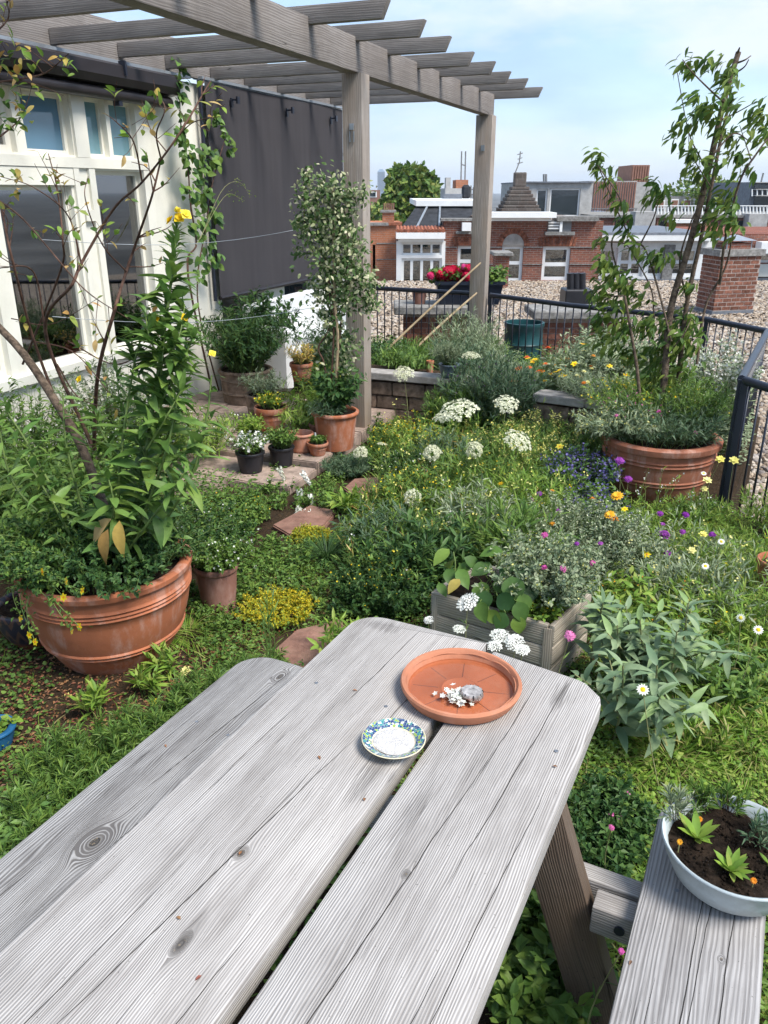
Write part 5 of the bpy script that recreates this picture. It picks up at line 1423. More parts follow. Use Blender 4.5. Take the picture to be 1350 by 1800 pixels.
# pots on the slab by the geraniums
a = atD(737, 540, 11.2)
c = S2W((a[0], 11.25, z1p)); pot('terracotta_pot', 'small terracotta pot on the stone slab left of the geraniums', 'plant pot', c, .105, .20, M['terra_brown'], .75, .9, .05)
c0 = atD(765, 545, 11.25); c1 = atD(848, 545, 11.25)
wx = thing('window_box', 'dark blue plastic window box of red geraniums on the slab', 'flower box', ((c0[0]+c1[0])/2, 11.3, z1p), True)
hb = .30; u0, u1 = c0[0], c1[0] + .25
mb = MB(); 
for (z, e) in ((0, -.05), (hb - .04, 0), ): pass
mb.add([(u0 + .05, 11.12, z1p + .002), (u1 - .05, 11.12, z1p + .002), (u1 - .05, 11.40, z1p + .002), (u0 + .05, 11.40, z1p + .002), (u0, 11.08, z1p + hb), (u1, 11.08, z1p + hb), (u1, 11.44, z1p + hb), (u0, 11.44, z1p + hb)],
    [(0,3,2,1),(0,1,5,4),(1,2,6,5),(2,3,7,6),(3,0,4,7)]).build('trough', M['box_black'], wx)
MB().box((u0 - .02, 11.06, z1p + hb - .035), (u1 + .02, 11.085, z1p + hb + .01)).box((u0 - .02, 11.435, z1p + hb - .035), (u1 + .02, 11.46, z1p + hb + .01)).box((u0 - .02, 11.086, z1p + hb - .035), (u0 + .005, 11.434, z1p + hb + .01)).box((u1 - .005, 11.086, z1p + hb - .035), (u1 + .02, 11.434, z1p + hb + .01)).build('rim', M['box_black'], wx)
MB().box((u0 + .01, 11.09, z1p + hb - .06), (u1 - .01, 11.43, z1p + hb - .03)).build('soil', M['soil'], wx)
GER = (u0, u1, z1p + hb)
# ------------------------------------------------------------------ plant kit
def make_stems(base, n, h, spread, r0=.03, lean=(0, 0), hv=.35, S=7, up=.55):
    base = np.asarray(base, float)
    a = rng.uniform(0, 2*np.pi, n); q = np.sqrt(rng.uniform(0, 1, n))
    st = base + np.stack([r0*q*np.cos(a), r0*q*np.sin(a), np.zeros(n)], 1)
    hh = h * (1 - hv * rng.uniform(0, 1, n)) * (1 - .25 * q)
    en = base + np.stack([spread*q*np.cos(a + rng.normal(0, .25, n)) + lean[0]*hh, spread*q*np.sin(a + rng.normal(0, .25, n)) + lean[1]*hh, hh], 1)
    ct = st + (en - st) * np.array([.25, .25, up]) + rng.normal(0, .03 * h, (n, 3))
    t = np.linspace(0, 1, S)[None, :, None]
    return st[:, None]*(1-t)**2 + 2*t*(1-t)*ct[:, None] + en[:, None]*t*t
def tubes(name, stems, r0, r1, mat, parent, k=4, kind=None):
    n, S, _ = stems.shape; off, _r = off_of(parent)
    st = stems - off
    tg = unit(np.gradient(st, axis=1)); ref = np.array([.31, .95, .05]); a = unit(np.cross(tg, ref)); b = np.cross(tg, a)
    r = np.linspace(r0, r1, S)[None, :, None, None]
    an = np.linspace(0, 2*np.pi, k, endpoint=False)
    V = st[:, :, None] + r * (np.cos(an)[None, None, :, None]*a[:, :, None] + np.sin(an)[None, None, :, None]*b[:, :, None])
    idx = np.arange(n*S*k).reshape(n, S, k); nx = np.roll(idx, -1, axis=2)
    F = np.stack([idx[:, :-1], nx[:, :-1], nx[:, 1:], idx[:, 1:]], -1).reshape(-1, 4)
    me = bpy.data.meshes.new(name); me.vertices.add(n*S*k); me.vertices.foreach_set('co', V.astype(np.float32).ravel())
    me.loops.add(F.size); me.loops.foreach_set('vertex_index', F.astype(np.int32).ravel())
    me.polygons.add(len(F)); me.polygons.foreach_set('loop_start', (np.arange(len(F))*4).astype(np.int32)); me.polygons.foreach_set('use_smooth', np.ones(len(F), bool))
    me.update(calc_edges=True); me.validate()
    return put(name, me, mat, parent, kind=kind)
def along(stems, per, t0=.25, t1=1.0, even=False):
    """points and tangents on stems"""
    n, S, _ = stems.shape; i = np.repeat(np.arange(n), per); t = rng.uniform(t0, t1, len(i))
    if even: t = np.tile(np.linspace(t0, t1, per), n) + rng.normal(0, .01, len(i))
    t = np.clip(t, 0, .999)
    x = t * (S - 1); j = x.astype(int); f = (x - j)[:, None]
    p = stems[i, j]*(1-f) + stems[i, j+1]*f; tg = unit(stems[i, j+1] - stems[i, j])
    return p, tg, t
def leaf_frames(tg, ang=1.0, jit=.25, up=1.0, az=None, droop=0.0):
    n = len(tg); r = unit(rng.normal(0, 1, (n, 3))) if az is None else np.stack([np.cos(az), np.sin(az), np.zeros(n)], 1)
    pe = unit(r - tg * (r*tg).sum(1)[:, None])
    an = ang + rng.normal(0, jit, n)
    d = tg*np.cos(an)[:, None] + pe*np.sin(an)[:, None]; d[:, 2] -= droop
    u = np.tile([0, 0, up], (n, 1)) + rng.normal(0, .35, (n, 3)) + tg*.3
    return frames(d, u)
T_OV = leaf_t(.48, 3, .18, .12); T_LA = leaf_t(.26, 3, .22, .12); T_LI = lens_t(.13, .22); T_SM = small_t(.55); T_NE = small_t(.16, .03); T_RO = lens_t(.95, .12, .1)
T_LO = lens_t(.36, .18, .1); T_BL = blade_t(.05, 2, .4); T_BLW = blade_t(.035, 4, .7)
def compose(name, parts, mats):
    """several templates (tmpl, T, M, scale, slot) in one small mesh"""
    V = []; F = []; mi = []; n = 0
    for (tv, tf), T, Mx, sc, slot in parts:
        sc = np.broadcast_to(np.asarray(sc, float), (len(T),))
        for t, m, s in zip(T, Mx, sc):
            V.append((tv * s) @ np.asarray(m).T + t); F += [tuple(i + n for i in q) for q in tf]; mi += [slot]*len(tf); n += len(tv)
    me = bpy.data.meshes.new(name); me.from_pydata(np.concatenate(V).tolist(), [], F)
    for m in mats: me.materials.append(m)
    me.polygons.foreach_set('material_index', np.array(mi, np.int32)); me.polygons.foreach_set('use_smooth', np.ones(len(mi), bool)); me.update()
    return me
def petal_ring(k, r, tilt, w, z=0, n=3, droop=.1, ph=0):
    an = np.arange(k)*2*np.pi/k + ph
    d = np.stack([np.cos(an)*math.cos(tilt), np.sin(an)*math.cos(tilt), np.full(k, math.sin(tilt))], 1)
    return (leaf_t(w, n, droop, .05, .7), np.tile([0, 0, z], (k, 1)), frames(d, np.tile([0, 0, 1.], (k, 1))), np.full(k, r), 0)
def dome(k, r, h, s, slot=0, tm=None):
    i = np.arange(k); q = np.sqrt((i + .5)/k); a = i*2.39996
    T = np.stack([r*q*np.cos(a), r*q*np.sin(a), h*(1 - q*q)], 1); up = unit(np.stack([q*np.cos(a)*h/r*1.5, q*np.sin(a)*h/r*1.5, np.ones(k)], 1))
    return (tm or floret_t(5, .2), T, frames(np.roll(up, 1, 1) + rng.normal(0, .3, (k, 3)), up), np.full(k, s)*rng.uniform(.8, 1.2, k), slot)
def ballp(k, r, s, slot=0, zmin=-.3, tm=None):
    i = np.arange(k); z = 1 - (i + .5)/k*(1 - zmin); a = i*2.39996; q = np.sqrt(np.clip(1 - z*z, 0, 1)); up = np.stack([q*np.cos(a), q*np.sin(a), z], 1)
    return (tm or floret_t(5, .2), up*r, frames(np.roll(up, 1, 1), up), np.full(k, s), slot)
def umbel_mesh(ball):
    """rays from one point, each with a small cluster of florets"""
    n = 30; parts = []; cen = ballp(n, .046, 1, 0, -.05)[1] if ball else dome(n, .070, .020, 1)[1]
    cen = cen + rng.normal(0, .004, cen.shape); root = np.array([0, 0, -.012 if ball else -.045])
    up = unit(cen - root*(1.0 if ball else 1.6))
    T = []; U = []
    for c, u in zip(cen, up):
        k = 15; a = np.arange(k)*2.4; q = np.sqrt((np.arange(k) + .5)/k)*.0145*rng.uniform(.75, 1.2); e1 = unit(np.cross(u, [.3, .8, .1])[None])[0]; e2 = np.cross(u, e1)
        T.append(c + q[:, None]*(np.cos(a)[:, None]*e1 + np.sin(a)[:, None]*e2) + u*rng.uniform(0, .006, k)[:, None]); U.append(np.tile(u, (k, 1)) + rng.normal(0, .3, (k, 3)))
    T = np.concatenate(T); U = np.concatenate(U)
    d = cen - root; L = np.linalg.norm(d, axis=1)
    return compose('umbel_flower', [(floret_t(5, .2), T, frames(rng.normal(0, 1, T.shape), U), rng.uniform(.0042, .0062, len(T)), 0), (blade_t(.05, 2, .0), np.tile(root, (n, 1)), frames(d, np.tile([.3, .2, 1.], (n, 1))), L, 1)], [FM['cream'], LM['bright']])
FLW = {
 'primrose': compose('primrose_flower', [petal_ring(4, .030, .55, 1.25, 0, 6, .35), petal_ring(4, .024, .85, 1.1, .002, 6, .2, .8), dome(8, .004, .014, .004)], [FM['yellow']]),
 'primrose2': compose('primrose_flower', [petal_ring(4, .030, 1.0, 1.1, 0, 6, -.1), petal_ring(4, .024, 1.2, 1.0, .002, 6, .0, .8)], [FM['yellow']]),
 'daisy': compose('daisy_flower', [petal_ring(13, .020, .08, .42, 0, 3, .15), (*dome(22, .008, .004, .003)[:4], 1)], [FM['white'], FM['yellow']]),
 'yellow5': compose('yellow_flower', [petal_ring(6, .024, .3, .7, 0, 3, .25), (*dome(16, .007, .004, .003)[:4], 1)], [FM['yellow'], FM['orange']]),
 'pale': compose('pale_yellow_flower', [petal_ring(6, .022, .35, .75, 0, 3, .2), petal_ring(6, .017, .7, .7, .003, 3, .2, .5)], [FM['paleyel']]),
 'orange': compose('orange_flower', [petal_ring(12, .024, .25, .55, 0, 3, .2), petal_ring(9, .017, .6, .6, .003, 3, .2, .3)], [FM['orange']]),
 'orred': compose('orange_red_flower', [petal_ring(8, .026, .35, .7, 0, 3, .2), petal_ring(7, .017, .8, .7, .003, 3, .2, .3)], [FM['orred']]),
 'purple': compose('purple_flower', [dome(26, .016, .012, .0075), petal_ring(7, .021, .2, .6, 0, 3, .2)], [FM['purple']]),
 'pink': compose('pink_flower', [dome(20, .014, .010, .007), petal_ring(6, .018, .3, .6, 0, 3, .2)], [FM['pink']]),
 'yarrow': compose('white_flower_cluster', [dome(60, .034, .012, .0052), (*dome(14, .03, .004, .004)[:4], 0)], [FM['white']]),
 'umbel': umbel_mesh(False),
 'umbelball': umbel_mesh(True),
 'spike': compose('flower_spike', [(floret_t(5, .3), np.stack([.011*np.cos(np.arange(46)*2.4)*(1.05 - np.arange(46)/46), .011*np.sin(np.arange(46)*2.4)*(1.05 - np.arange(46)/46), np.arange(46)*.0022], 1),
        frames(np.tile([0, 0, 1.], (46, 1)), np.stack([np.cos(np.arange(46)*2.4), np.sin(np.arange(46)*2.4), np.full(46, .25)], 1)), np.linspace(.0085, .004, 46), 0)], [FM['white']]),
 'geran': compose('geranium_head', [ballp(46, .055, .026, 0, -.3), ballp(24, .035, .024, 0, -.2)], [FM['red']]),
 'geran2': compose('geranium_head', [ballp(40, .05, .024, 0, -.3), ballp(20, .03, .022, 0, -.2)], [FM['hotpink']]),
}
def put_flower(kind, p, parent, up=(0, 0, 1), s=1.0, name=None):
    off, _ = off_of(parent); u = np.asarray(up, float) + rng.normal(0, .12, 3); fr = frames(rng.normal(0, 1, (1, 3)), u[None])[0]
    # keep the flower axis on u
    z = unit(u[None])[0]; x = unit(np.cross(z, rng.normal(0, 1, 3))[None])[0]; y = np.cross(z, x)
    m = Matrix(((x[0]*s, y[0]*s, z[0]*s, p[0]-off[0]), (x[1]*s, y[1]*s, z[1]*s, p[1]-off[1]), (x[2]*s, y[2]*s, z[2]*s, p[2]-off[2]), (0, 0, 0, 1)))
    return put(name or 'flower', FLW[kind], None, parent, m)
def plant(name, label, cat, base, n=30, h=.4, spread=.25, r0=.05, leaf=T_OV, size=.04, per=10, mat='mid', ang=1.0, t0=.2, stem='stem_green', sr=.0025, group=None,
          flowers=(), lean=(0, 0), hv=.4, up=.55, tiny=None, root=None, sv=.35, fol='foliage', droop=0.0):
    t = root or thing(name, label, cat, base, group=group)
    st = make_stems(base, n, h, spread, r0, lean, hv, S=5, up=up)
    tubes('stems', st, sr, sr*.4, M[stem], t, k=3, kind='stuff')
    p, tg, tt = along(st, per, t0, 1.0)
    scatter(fol, leaf, p, leaf_frames(tg, ang, droop=droop), size*rng.uniform(1-sv, 1+sv, len(p)), LM[mat], t)
    if tiny:                                  # (material, per stem, size, t0)
        fm, k, s, ft = tiny; q, tg, tt = along(st, k, ft, 1.0); q = q + rng.normal(0, s*1.2, q.shape)
        scatter('blossom', floret_t(5, .25), q, frames(rng.normal(0, 1, q.shape), rng.normal(0, .6, q.shape) + (0, 0, .9)), s*rng.uniform(.7, 1.3, len(q)), FM[fm], t)
    for kind, cnt, s in flowers:
        ids = rng.choice(n, min(cnt, n), replace=False)
        for i in ids: put_flower(kind, st[i, -1] + (0, 0, .004), t, unit((st[i, -1] - st[i, -2])[None])[0]*.6 + np.array([0, 0, .8]), s)
    return t
def leaf_objs(parent, name, meshes, pos, mats3, sizes):
    off, _ = off_of(parent)
    for p, m, s in zip(pos, mats3, sizes):
        mm = np.eye(4); mm[:3, :3] = m*s; mm[:3, 3] = p - off
        put(name, meshes[rng.integers(len(meshes))], None, parent, Matrix(mm.tolist()))
def leaf_mesh(name, tmpl, mat):
    me = bpy.data.meshes.new(name); me.from_pydata(tmpl[0].tolist(), [], tmpl[1]); me.materials.append(mat)
    me.polygons.foreach_set('use_smooth', np.ones(len(me.polygons), bool)); me.update(); return me

# ------------------------------------------------------------------ undergrowth (nobody could count it)
KEEP = [(atZ(535, 918)[:2], .24, .30), (atZ(545, 1135)[:2], .22, .16), (atZ(655, 856)[:2], .24, .28), (atZ(770, 816)[:2], .16, .2), (atZ(487, 1075)[:2], .20, .16), (atZ(545, 952)[:2], .12, .1), (atZ(255, 1115)[:2], .13, .12), (atZ(330, 1112)[:2], .1, .1), (atZ(575, 985)[:2], .09, .1)]
def open_spot(p):
    """keeps the slabs and the low cushions free; taller plants also stay off the side towards the viewer"""
    k = np.ones(len(p), bool)
    for c, rx, ry in KEEP:
        d = p - c; a = d[:, 0]*cR[0] + d[:, 1]*cR[1]; e = d[:, 0]*cH[0] + d[:, 1]*cH[1] + ry*.25; k &= (a/rx)**2 + (e/ry)**2 > 1
    return p[k]
def cover(label, poly, n, tm, size, mat, h=(.0, .03), tilt=.6, sv=.4, name='ground_cover', cat='ground cover', clump=None, zf=None, wind=None, upr=0.0):
    p = open_spot(sample_poly(poly, n))
    if clump:                                  # thin it into patches
        k, thr = clump; f = np.sin(p[:, 0]*k + 1.3*np.sin(p[:, 1]*k*.7)) + np.sin(p[:, 1]*k*1.1 + 2*np.sin(p[:, 0]*k*.6)); p = p[f + rng.normal(0, .5, len(f)) > thr]
    m = len(p); z = rng.uniform(h[0], h[1], m)
    if zf is not None: z = z + zf(p)
    T = np.column_stack([p, z]); d = rand_dirs(m, (0, 1)); d[:, 2] = d[:, 2]*(1 - tilt) + upr; 
    o = scatter(name, tm, T, frames(d, np.tile([0, 0, 1.], (m, 1)) + rng.normal(0, .4, (m, 3))), size*rng.uniform(1 - sv, 1 + sv, m), LM[mat])
    tag(o, label, cat, kind='stuff'); return o
def stemcover(label, poly, n, h, spread, leaf, size, per, mat, name='meadow_plants', ang=1.0, t0=.15, lean=(0, 0), clump=None, S=5, sr=.0016, hv=.5, base=0.0, cat='meadow', tiny=None):
    p = open_spot(sample_poly(poly, n))
    if clump:
        k, thr = clump; f = np.sin(p[:, 0]*k + 1.3*np.sin(p[:, 1]*k*.7)) + np.sin(p[:, 1]*k*1.1 + 2*np.sin(p[:, 0]*k*.6)); p = p[f + rng.normal(0, .4, len(f)) > thr]
    st = np.concatenate([make_stems((x, y, base), 1, h*rng.uniform(.6, 1.15), spread, .005, lean, hv, S) for x, y in p])
    q, tg, tt = along(st, per, t0, 1.0)
    o = scatter(name, leaf, q, leaf_frames(tg, ang), size*rng.uniform(.6, 1.4, len(q)), LM[mat]); tag(o, label, cat, kind='stuff')
    tubes('stems', st, sr, sr*.5, M['stem_green'], o, k=3, kind='stuff')
    if tiny:
        fm, frac, s = tiny; k = rng.random(len(st)) < frac; qq = st[k, -1]
        qq = np.repeat(qq, 4, 0) + rng.normal(0, s*1.5, (len(qq)*4, 3))
        scatter('blossom', floret_t(5, .25), qq, frames(rng.normal(0, 1, qq.shape), rng.normal(0, .5, qq.shape) + (0, 0, 1)), s, FM[fm], o)
    return o
lawn = [(-.25, .3), (2.2, .3), (1.9, 2.6), (.62, 4.55), (-.2, 4.2), (-.2, 2.3)]
mead = [(-2.0, 2.6), (-1.0, 2.0), (-.15, 2.1), (.1, 3.2), (.55, 4.6), (.25, 5.2), (-.45, 5.2), (-.7, 6.0), (-1.2, 6.15), (-1.7, 6.35), (-2.38, 6.3), (-2.35, 4.4), (-2.1, 3.4)]
left = [(-3.3, .6), (-1.1, .5), (-1.1, 2.1), (-1.0, 2.6), (-2.0, 2.9), (-2.6, 3.2), (-3.5, 2.0)]
under = [(-1.2, .3), (.6, .3), (.6, 2.2), (-1.2, 2.2)]
back = [(-4.3, 2.6), (-2.6, 2.8), (-2.2, 3.6), (-2.5, 4.2), (-4.3, 4.3)]
cover('bright short lawn grass right of the picnic table', lawn, 60000, T_BL, .075, 'grass', (-.005, .0), .3, name='lawn_grass', cat='grass', upr=.35)
cover('small clover leaves growing through the lawn', lawn, 26000, T_RO, .016, 'bright', (.005, .045), .95, name='clover', clump=(5, -.6))
cover('fine mown grass among the meadow plants', mead, 26000, T_BL, .07, 'grass', (-.005, 0), .3, name='meadow_grass', cat='grass', upr=.3, clump=(3.3, -.8))
cover('dark small leaves of creeping plants in the meadow', mead, 42000, T_SM, .020, 'mid', (.0, .07), .8, name='creeping_plants')
cover('creeping green leaves on the soil left of the bench', left, 15000, T_RO, .017, 'mid', (.0, .035), .9, name='creeping_plants', clump=(4.5, .0))
cover('thin grass left of the bench', left, 7000, T_BL, .07, 'grass', (-.005, 0), .3, name='thin_grass', cat='grass', upr=.3, clump=(3.1, .1))
cover('dry brown leaf litter and bark scraps on the soil', left, 15000, small_t(.5, .15), .017, 'dry', (.0, .008), .97, name='leaf_litter', cat='litter')
cover('dry brown litter showing between the meadow plants', mead, 9000, small_t(.5, .15), .015, 'dry', (.0, .01), .97, name='leaf_litter', cat='litter')
cover('weeds growing in the shade under the table', under, 7000, T_OV, .032, 'mid', (.01, .10), .8, name='shade_weeds', clump=(5, -.4))
cover('low green plants along the house wall', back, 20000, T_SM, .026, 'mid', (.0, .22), .7, name='wall_plants')
gp = ground_poly
stemcover('feathery dark green foliage along the left bench', gp([(30, 1500), (60, 1360), (250, 1290), (470, 1180), (500, 1230), (300, 1420), (80, 1560)]), 520, .20, .08, T_NE, .035, 55, 'mid', 'feathery_plants', .9)
stemcover('leafy green weeds at the lower left corner', gp([(-60, 1500), (40, 1420), (120, 1440), (60, 1560), (-60, 1640)]), 160, .14, .06, T_OV, .035, 12, 'fresh', 'leafy_weeds')
stemcover('tall mixed green meadow foliage in the middle of the garden', gp([(610, 1000), (640, 860), (760, 760), (900, 740), (1010, 800), (990, 960), (860, 1010), (760, 1060), (640, 1080)]), 1300, .30, .10, T_LI, .050, 30, 'mid', 'meadow_plants', .8, tiny=('yellow', .12, .006))
stemcover('tall wispy flower stems over the middle meadow', gp([(640, 960), (680, 800), (900, 760), (1010, 830), (980, 960), (760, 1040)]), 380, .48, .15, T_LI, .045, 14, 'bright', 'wispy_stems', .6, hv=.5, tiny=('paleyel', .55, .007))
stemcover('tall wispy stems over the right lawn edge', gp([(1040, 1060), (1090, 980), (1260, 985), (1350, 1040), (1350, 1140), (1150, 1100)]), 260, .34, .14, T_LI, .05, 12, 'grey', 'wispy_stems', .6, hv=.5, tiny=('paleyel', .3, .006))
stemcover('dry straw stems scattered through the middle meadow', gp([(610, 1000), (640, 860), (760, 770), (900, 750), (1010, 820), (990, 960), (860, 1010), (760, 1060), (640, 1080)]), 260, .30, .12, T_LI, .04, 12, 'yelleaf', 'dry_stems', .7, tiny=('white', .12, .006))
stemcover('fresh light green shoots mixed into the middle meadow', gp([(610, 1000), (640, 860), (760, 770), (900, 750), (1010, 820), (990, 960), (860, 1010), (760, 1060), (640, 1080)]), 420, .28, .10, T_LO, .034, 18, 'bright', 'meadow_plants', .8, tiny=('yellow', .08, .006))
stemcover('small leaved dark plants behind the far table end', gp([(600, 1090), (640, 940), (760, 960), (800, 1050), (720, 1100)]), 700, .24, .10, T_SM, .026, 34, 'dark', 'meadow_plants')
stemcover('green leafy cover around the stepping slabs', gp([(400, 930), (480, 830), (610, 820), (610, 1000), (560, 1090), (440, 1080), (400, 1000)]), 620, .13, .07, T_OV, .026, 16, 'mid', 'meadow_plants', clump=(6, -.5), tiny=('white', .03, .005))
stemcover('yellow flowering low plants at the end of the paved step', gp([(640, 830), (660, 760), (760, 755), (800, 800), (740, 840)]), 420, .20, .07, T_SM, .024, 24, 'mid', 'meadow_plants', tiny=('yellow', .5, .006))
stemcover('feathery grass and flower stems right of the wooden planter', gp([(1000, 1060), (1060, 920), (1250, 900), (1340, 1000), (1340, 1130), (1100, 1140)]), 800, .20, .10, T_LI, .045, 22, 'bright', 'meadow_plants', .8, tiny=('yellow', .04, .005))
stemcover('tall wispy weeds at the right lawn edge', gp([(1180, 1130), (1240, 1020), (1400, 1000), (1400, 1180)]), 200, .30, .12, T_LI, .06, 16, 'bright', 'wispy_weeds', .7, tiny=('yellow', .08, .006))
stemcover('dense green leaves along the right lawn edge', gp([(1130, 1260), (1200, 1120), (1400, 1080), (1400, 1330), (1200, 1340)]), 420, .13, .08, T_LI, .05, 22, 'grass', 'meadow_plants', .7)
stemcover('small leaved weeds beside the table leg', gp([(985, 1480), (1080, 1400), (1140, 1480), (1080, 1560), (1000, 1560)]), 320, .16, .07, T_SM, .024, 26, 'dark', 'weeds', tiny=('pink', .03, .004))
stemcover('leafy weeds in the shade beneath the table leg', gp([(880, 1800), (900, 1600), (980, 1600), (1000, 1800)]), 80, .22, .1, T_OV, .045, 12, 'mid', 'weeds')
stemcover('thyme like cushions between the slabs near the huge left pot', gp([(300, 1110), (330, 1040), (420, 1010), (470, 1100), (400, 1150)]), 260, .11, .06, T_SM, .016, 26, 'mid', 'meadow_plants', clump=(5, -.6))

# ------------------------------------------------------------------ single low plants and tufts
def tuft(label, px, n, h, mat='grass', spread=.14, w=1.0, name='grass_tuft', z=0.0, r0=.05):
    b = atZ(*px, z); t = thing(name, label, 'grass', b, group='grass tufts')
    a = rng.uniform(0, 2*np.pi, n); q = np.sqrt(rng.uniform(0, 1, n)); T = b + np.stack([r0*q*np.cos(a), r0*q*np.sin(a), np.zeros(n)], 1)
    d = np.stack([np.cos(a)*q*spread/h, np.sin(a)*q*spread/h, np.ones(n)], 1) + rng.normal(0, .1, (n, 3))
    u = np.stack([-np.cos(a), -np.sin(a), np.full(n, .3)], 1)
    scatter('blades', T_BLW, T, frames(d, u), h*rng.uniform(.55, 1.1, n), LM[mat], t, wscale=np.full(n, w)); return t
tuft('bright green grass tuft right of the huge left pot', (255, 1120), 420, .16, 'grass', .22, .9, r0=.13)
tuft('bright green grass tuft before the brownish clay pot', (330, 1115), 300, .14, 'grass', .2, .9, r0=.10)
tuft('dark green rush tuft below the white flower spikes', (575, 985), 260, .22, 'dark', .16, .8)
tuft('green grass tuft beside the blue violet bush', (915, 870), 200, .26, 'mid', .2, .8)
tuft('green grass tuft in front of the large right pot', (1215, 950), 260, .18, 'grass', .18, .8)
tuft('spiky green tuft under the right railing', (1250, 990), 240, .17, 'mid', .18, .8)
tuft('fine grass tuft at the right lawn near the daisies', (1290, 1230), 300, .15, 'grass', .2, .8, r0=.1)
tuft('pale grass tuft behind the enamel bowl', (1180, 1340), 340, .14, 'grass', .2, .8, r0=.12)
tuft('bright grass tuft right of the enamel bowl', (1330, 1330), 340, .15, 'grass', .2, .8, r0=.12)
plant('stonecrop', 'low cushion of yellow green stonecrop between the slabs', 'plant', atZ(487, 1080, 0), 260, .10, .19, .16, T_SM, .014, 26, 'lime', sr=.0012, tiny=('yellow', 7, .0035, .75), hv=.4)
plant('stonecrop', 'small yellow green cushion behind the white loosestrife', 'plant', atZ(545, 952, 0), 140, .09, .12, .10, T_SM, .014, 24, 'lime', sr=.0012, hv=.4)
plant('fern_cushion', 'dark feathery cushion before the paved step end', 'plant', atZ(610, 835, 0), 150, .15, .18, .10, T_NE, .030, 40, 'blue', sr=.0012)
plant('leafy_perennial', 'fresh green leafy plant left of the lowest white umbel', 'plant', atZ(630, 905, 0), 26, .17, .16, .05, T_LA, .075, 9, 'bright', ang=.8)
plant('weed', 'pale green weed growing up between slab and table', 'plant', atZ(590, 1170, 0), 16, .26, .12, .03, T_LA, .055, 14, 'bright', ang=.8)
plant('weed', 'thin sprig of weed poking over the left bench end', 'plant', atZ(480, 1215, .0), 7, .60, .08, .02, T_LI, .045, 14, 'mid', ang=.6, hv=.25)
plant('clay_pot_herb', 'small leaved herb spilling from the brownish clay pot', 'plant', (-2.02, 2.92, .21), 90, .16, .18, .07, T_SM, .020, 30, 'mid', sr=.0012, tiny=('white', 1, .006, .8))
plant('blue_bowl_plant', 'round leaved seedlings in the blue rimmed bowl', 'plant', (*atZ(-12, 1282, .06)[:2], .05), 30, .04, .07, .05, T_RO, .022, 4, 'bright', sr=.001)
# pot cluster planting
plant('pot_shrub', 'dark leafy shrub in the tall smooth pot by the post', 'shrub', (-2.47, 5.26, .36), 60, .38, .24, .07, T_OV, .052, 18, 'dark', ang=1.1)
plant('pot_herb', 'silvery tufted herb spilling over the tall smooth pot rim', 'plant', (-2.50, 5.16, .365), 60, .12, .14, .09, T_LI, .045, 14, 'blue', hv=.6)
plant('succulents', 'tiny green succulents in the little orange pot', 'plant', (-2.50, 5.02, .185), 36, .06, .06, .05, T_SM, .016, 16, 'mid', sr=.0015)
tag(MB().box((-2.525, 5.03, .19), (-2.515, 5.033, .26)).build('plant_marker', M['white_paint']), 'white plastic plant marker stuck in the little orange pot', 'marker')
plant('yellow_potflower', 'little yellow flowers in the terracotta pot before the tub', 'plant', (-3.10, 5.42, .30), 50, .13, .13, .07, T_SM, .025, 14, 'bright', tiny=('yellow', 2, .009, .8))
plant('straw_plant', 'dry straw coloured plant in the orange pot before the bench', 'plant', (-3.31, 6.37, .45), 70, .20, .16, .06, T_LI, .05, 10, 'yelleaf', tiny=('yellow', 1, .008, .85))
plant('white_petunia', 'white flowering plant filling the black pot', 'plant', (-2.83, 4.62, .20), 60, .14, .15, .07, T_SM, .026, 12, 'mid', tiny=('white', 3, .013, .6))
plant('black_pot_herb', 'green herb in the black pot right of the white flowers', 'plant', (-2.69, 4.82, .19), 60, .17, .14, .06, T_SM, .024, 18, 'mid')
plant('black_pot_herb', 'light green herb in the half hidden black pot', 'plant', (-3.05, 5.0, .20), 50, .16, .16, .06, T_SM, .028, 16, 'bright')
plant('fern', 'bright green fern behind the two small terracotta pots', 'fern', (-2.78, 5.38, .14), 34, .34, .30, .04, T_LI, .07, 34, 'bright', ang=1.3, t0=.2, up=.8, hv=.5)
plant('fern', 'yellow green fern left of the tall smooth pot', 'fern', (-2.85, 5.6, .12), 30, .40, .26, .04, T_LI, .07, 30, 'bright', ang=1.3, t0=.2, up=.8)
plant('tub_shrub', 'dense dark shrub growing in the wide half barrel tub', 'shrub', (-3.82, 6.25, .38), 150, .62, .48, .14, T_LA, .06, 26, 'dark', sr=.004)
plant('tub_herb', 'greyish herb in the smaller tub', 'plant', (-3.35, 5.75, .31), 60, .22, .20, .09, T_LI, .05, 20, 'grey')
plant('wall_shrub', 'dark green shrub against the cream wall below the screen', 'shrub', (-4.05, 6.95, .1), 120, 1.02, .45, .1, T_OV, .06, 26, 'dark', sr=.004, t0=.3)
plant('wall_shrub', 'loose grey green shrub in front of the white bench', 'shrub', (-3.55, 7.3, .1), 80, .75, .38, .1, T_LA, .055, 22, 'blue', sr=.003, t0=.3)
plant('wall_shrub', 'green shrub between tub and paved step with yellow buds', 'shrub', (-2.95, 6.15, .1), 90, .50, .30, .1, T_LA, .05, 22, 'mid', tiny=('yellow', 1, .007, .8))
plant('wall_shrub', 'white speckled shrub behind the huge left pot', 'shrub', (-3.55, 4.35, .05), 140, .66, .50, .2, T_SM, .032, 30, 'mid', tiny=('white', 2, .009, .6))
plant('wall_shrub', 'pale green low shrub left of the black pots', 'shrub', (-3.35, 4.75, .1), 110, .34, .40, .2, T_LI, .05, 26, 'bright', tiny=('white', 1, .008, .6))
plant('wall_shrub', 'dusty green shrub under the cream window', 'shrub', (-4.0, 4.6, .1), 130, .74, .45, .2, T_SM, .034, 26, 'grey', tiny=('white', 1, .01, .6))
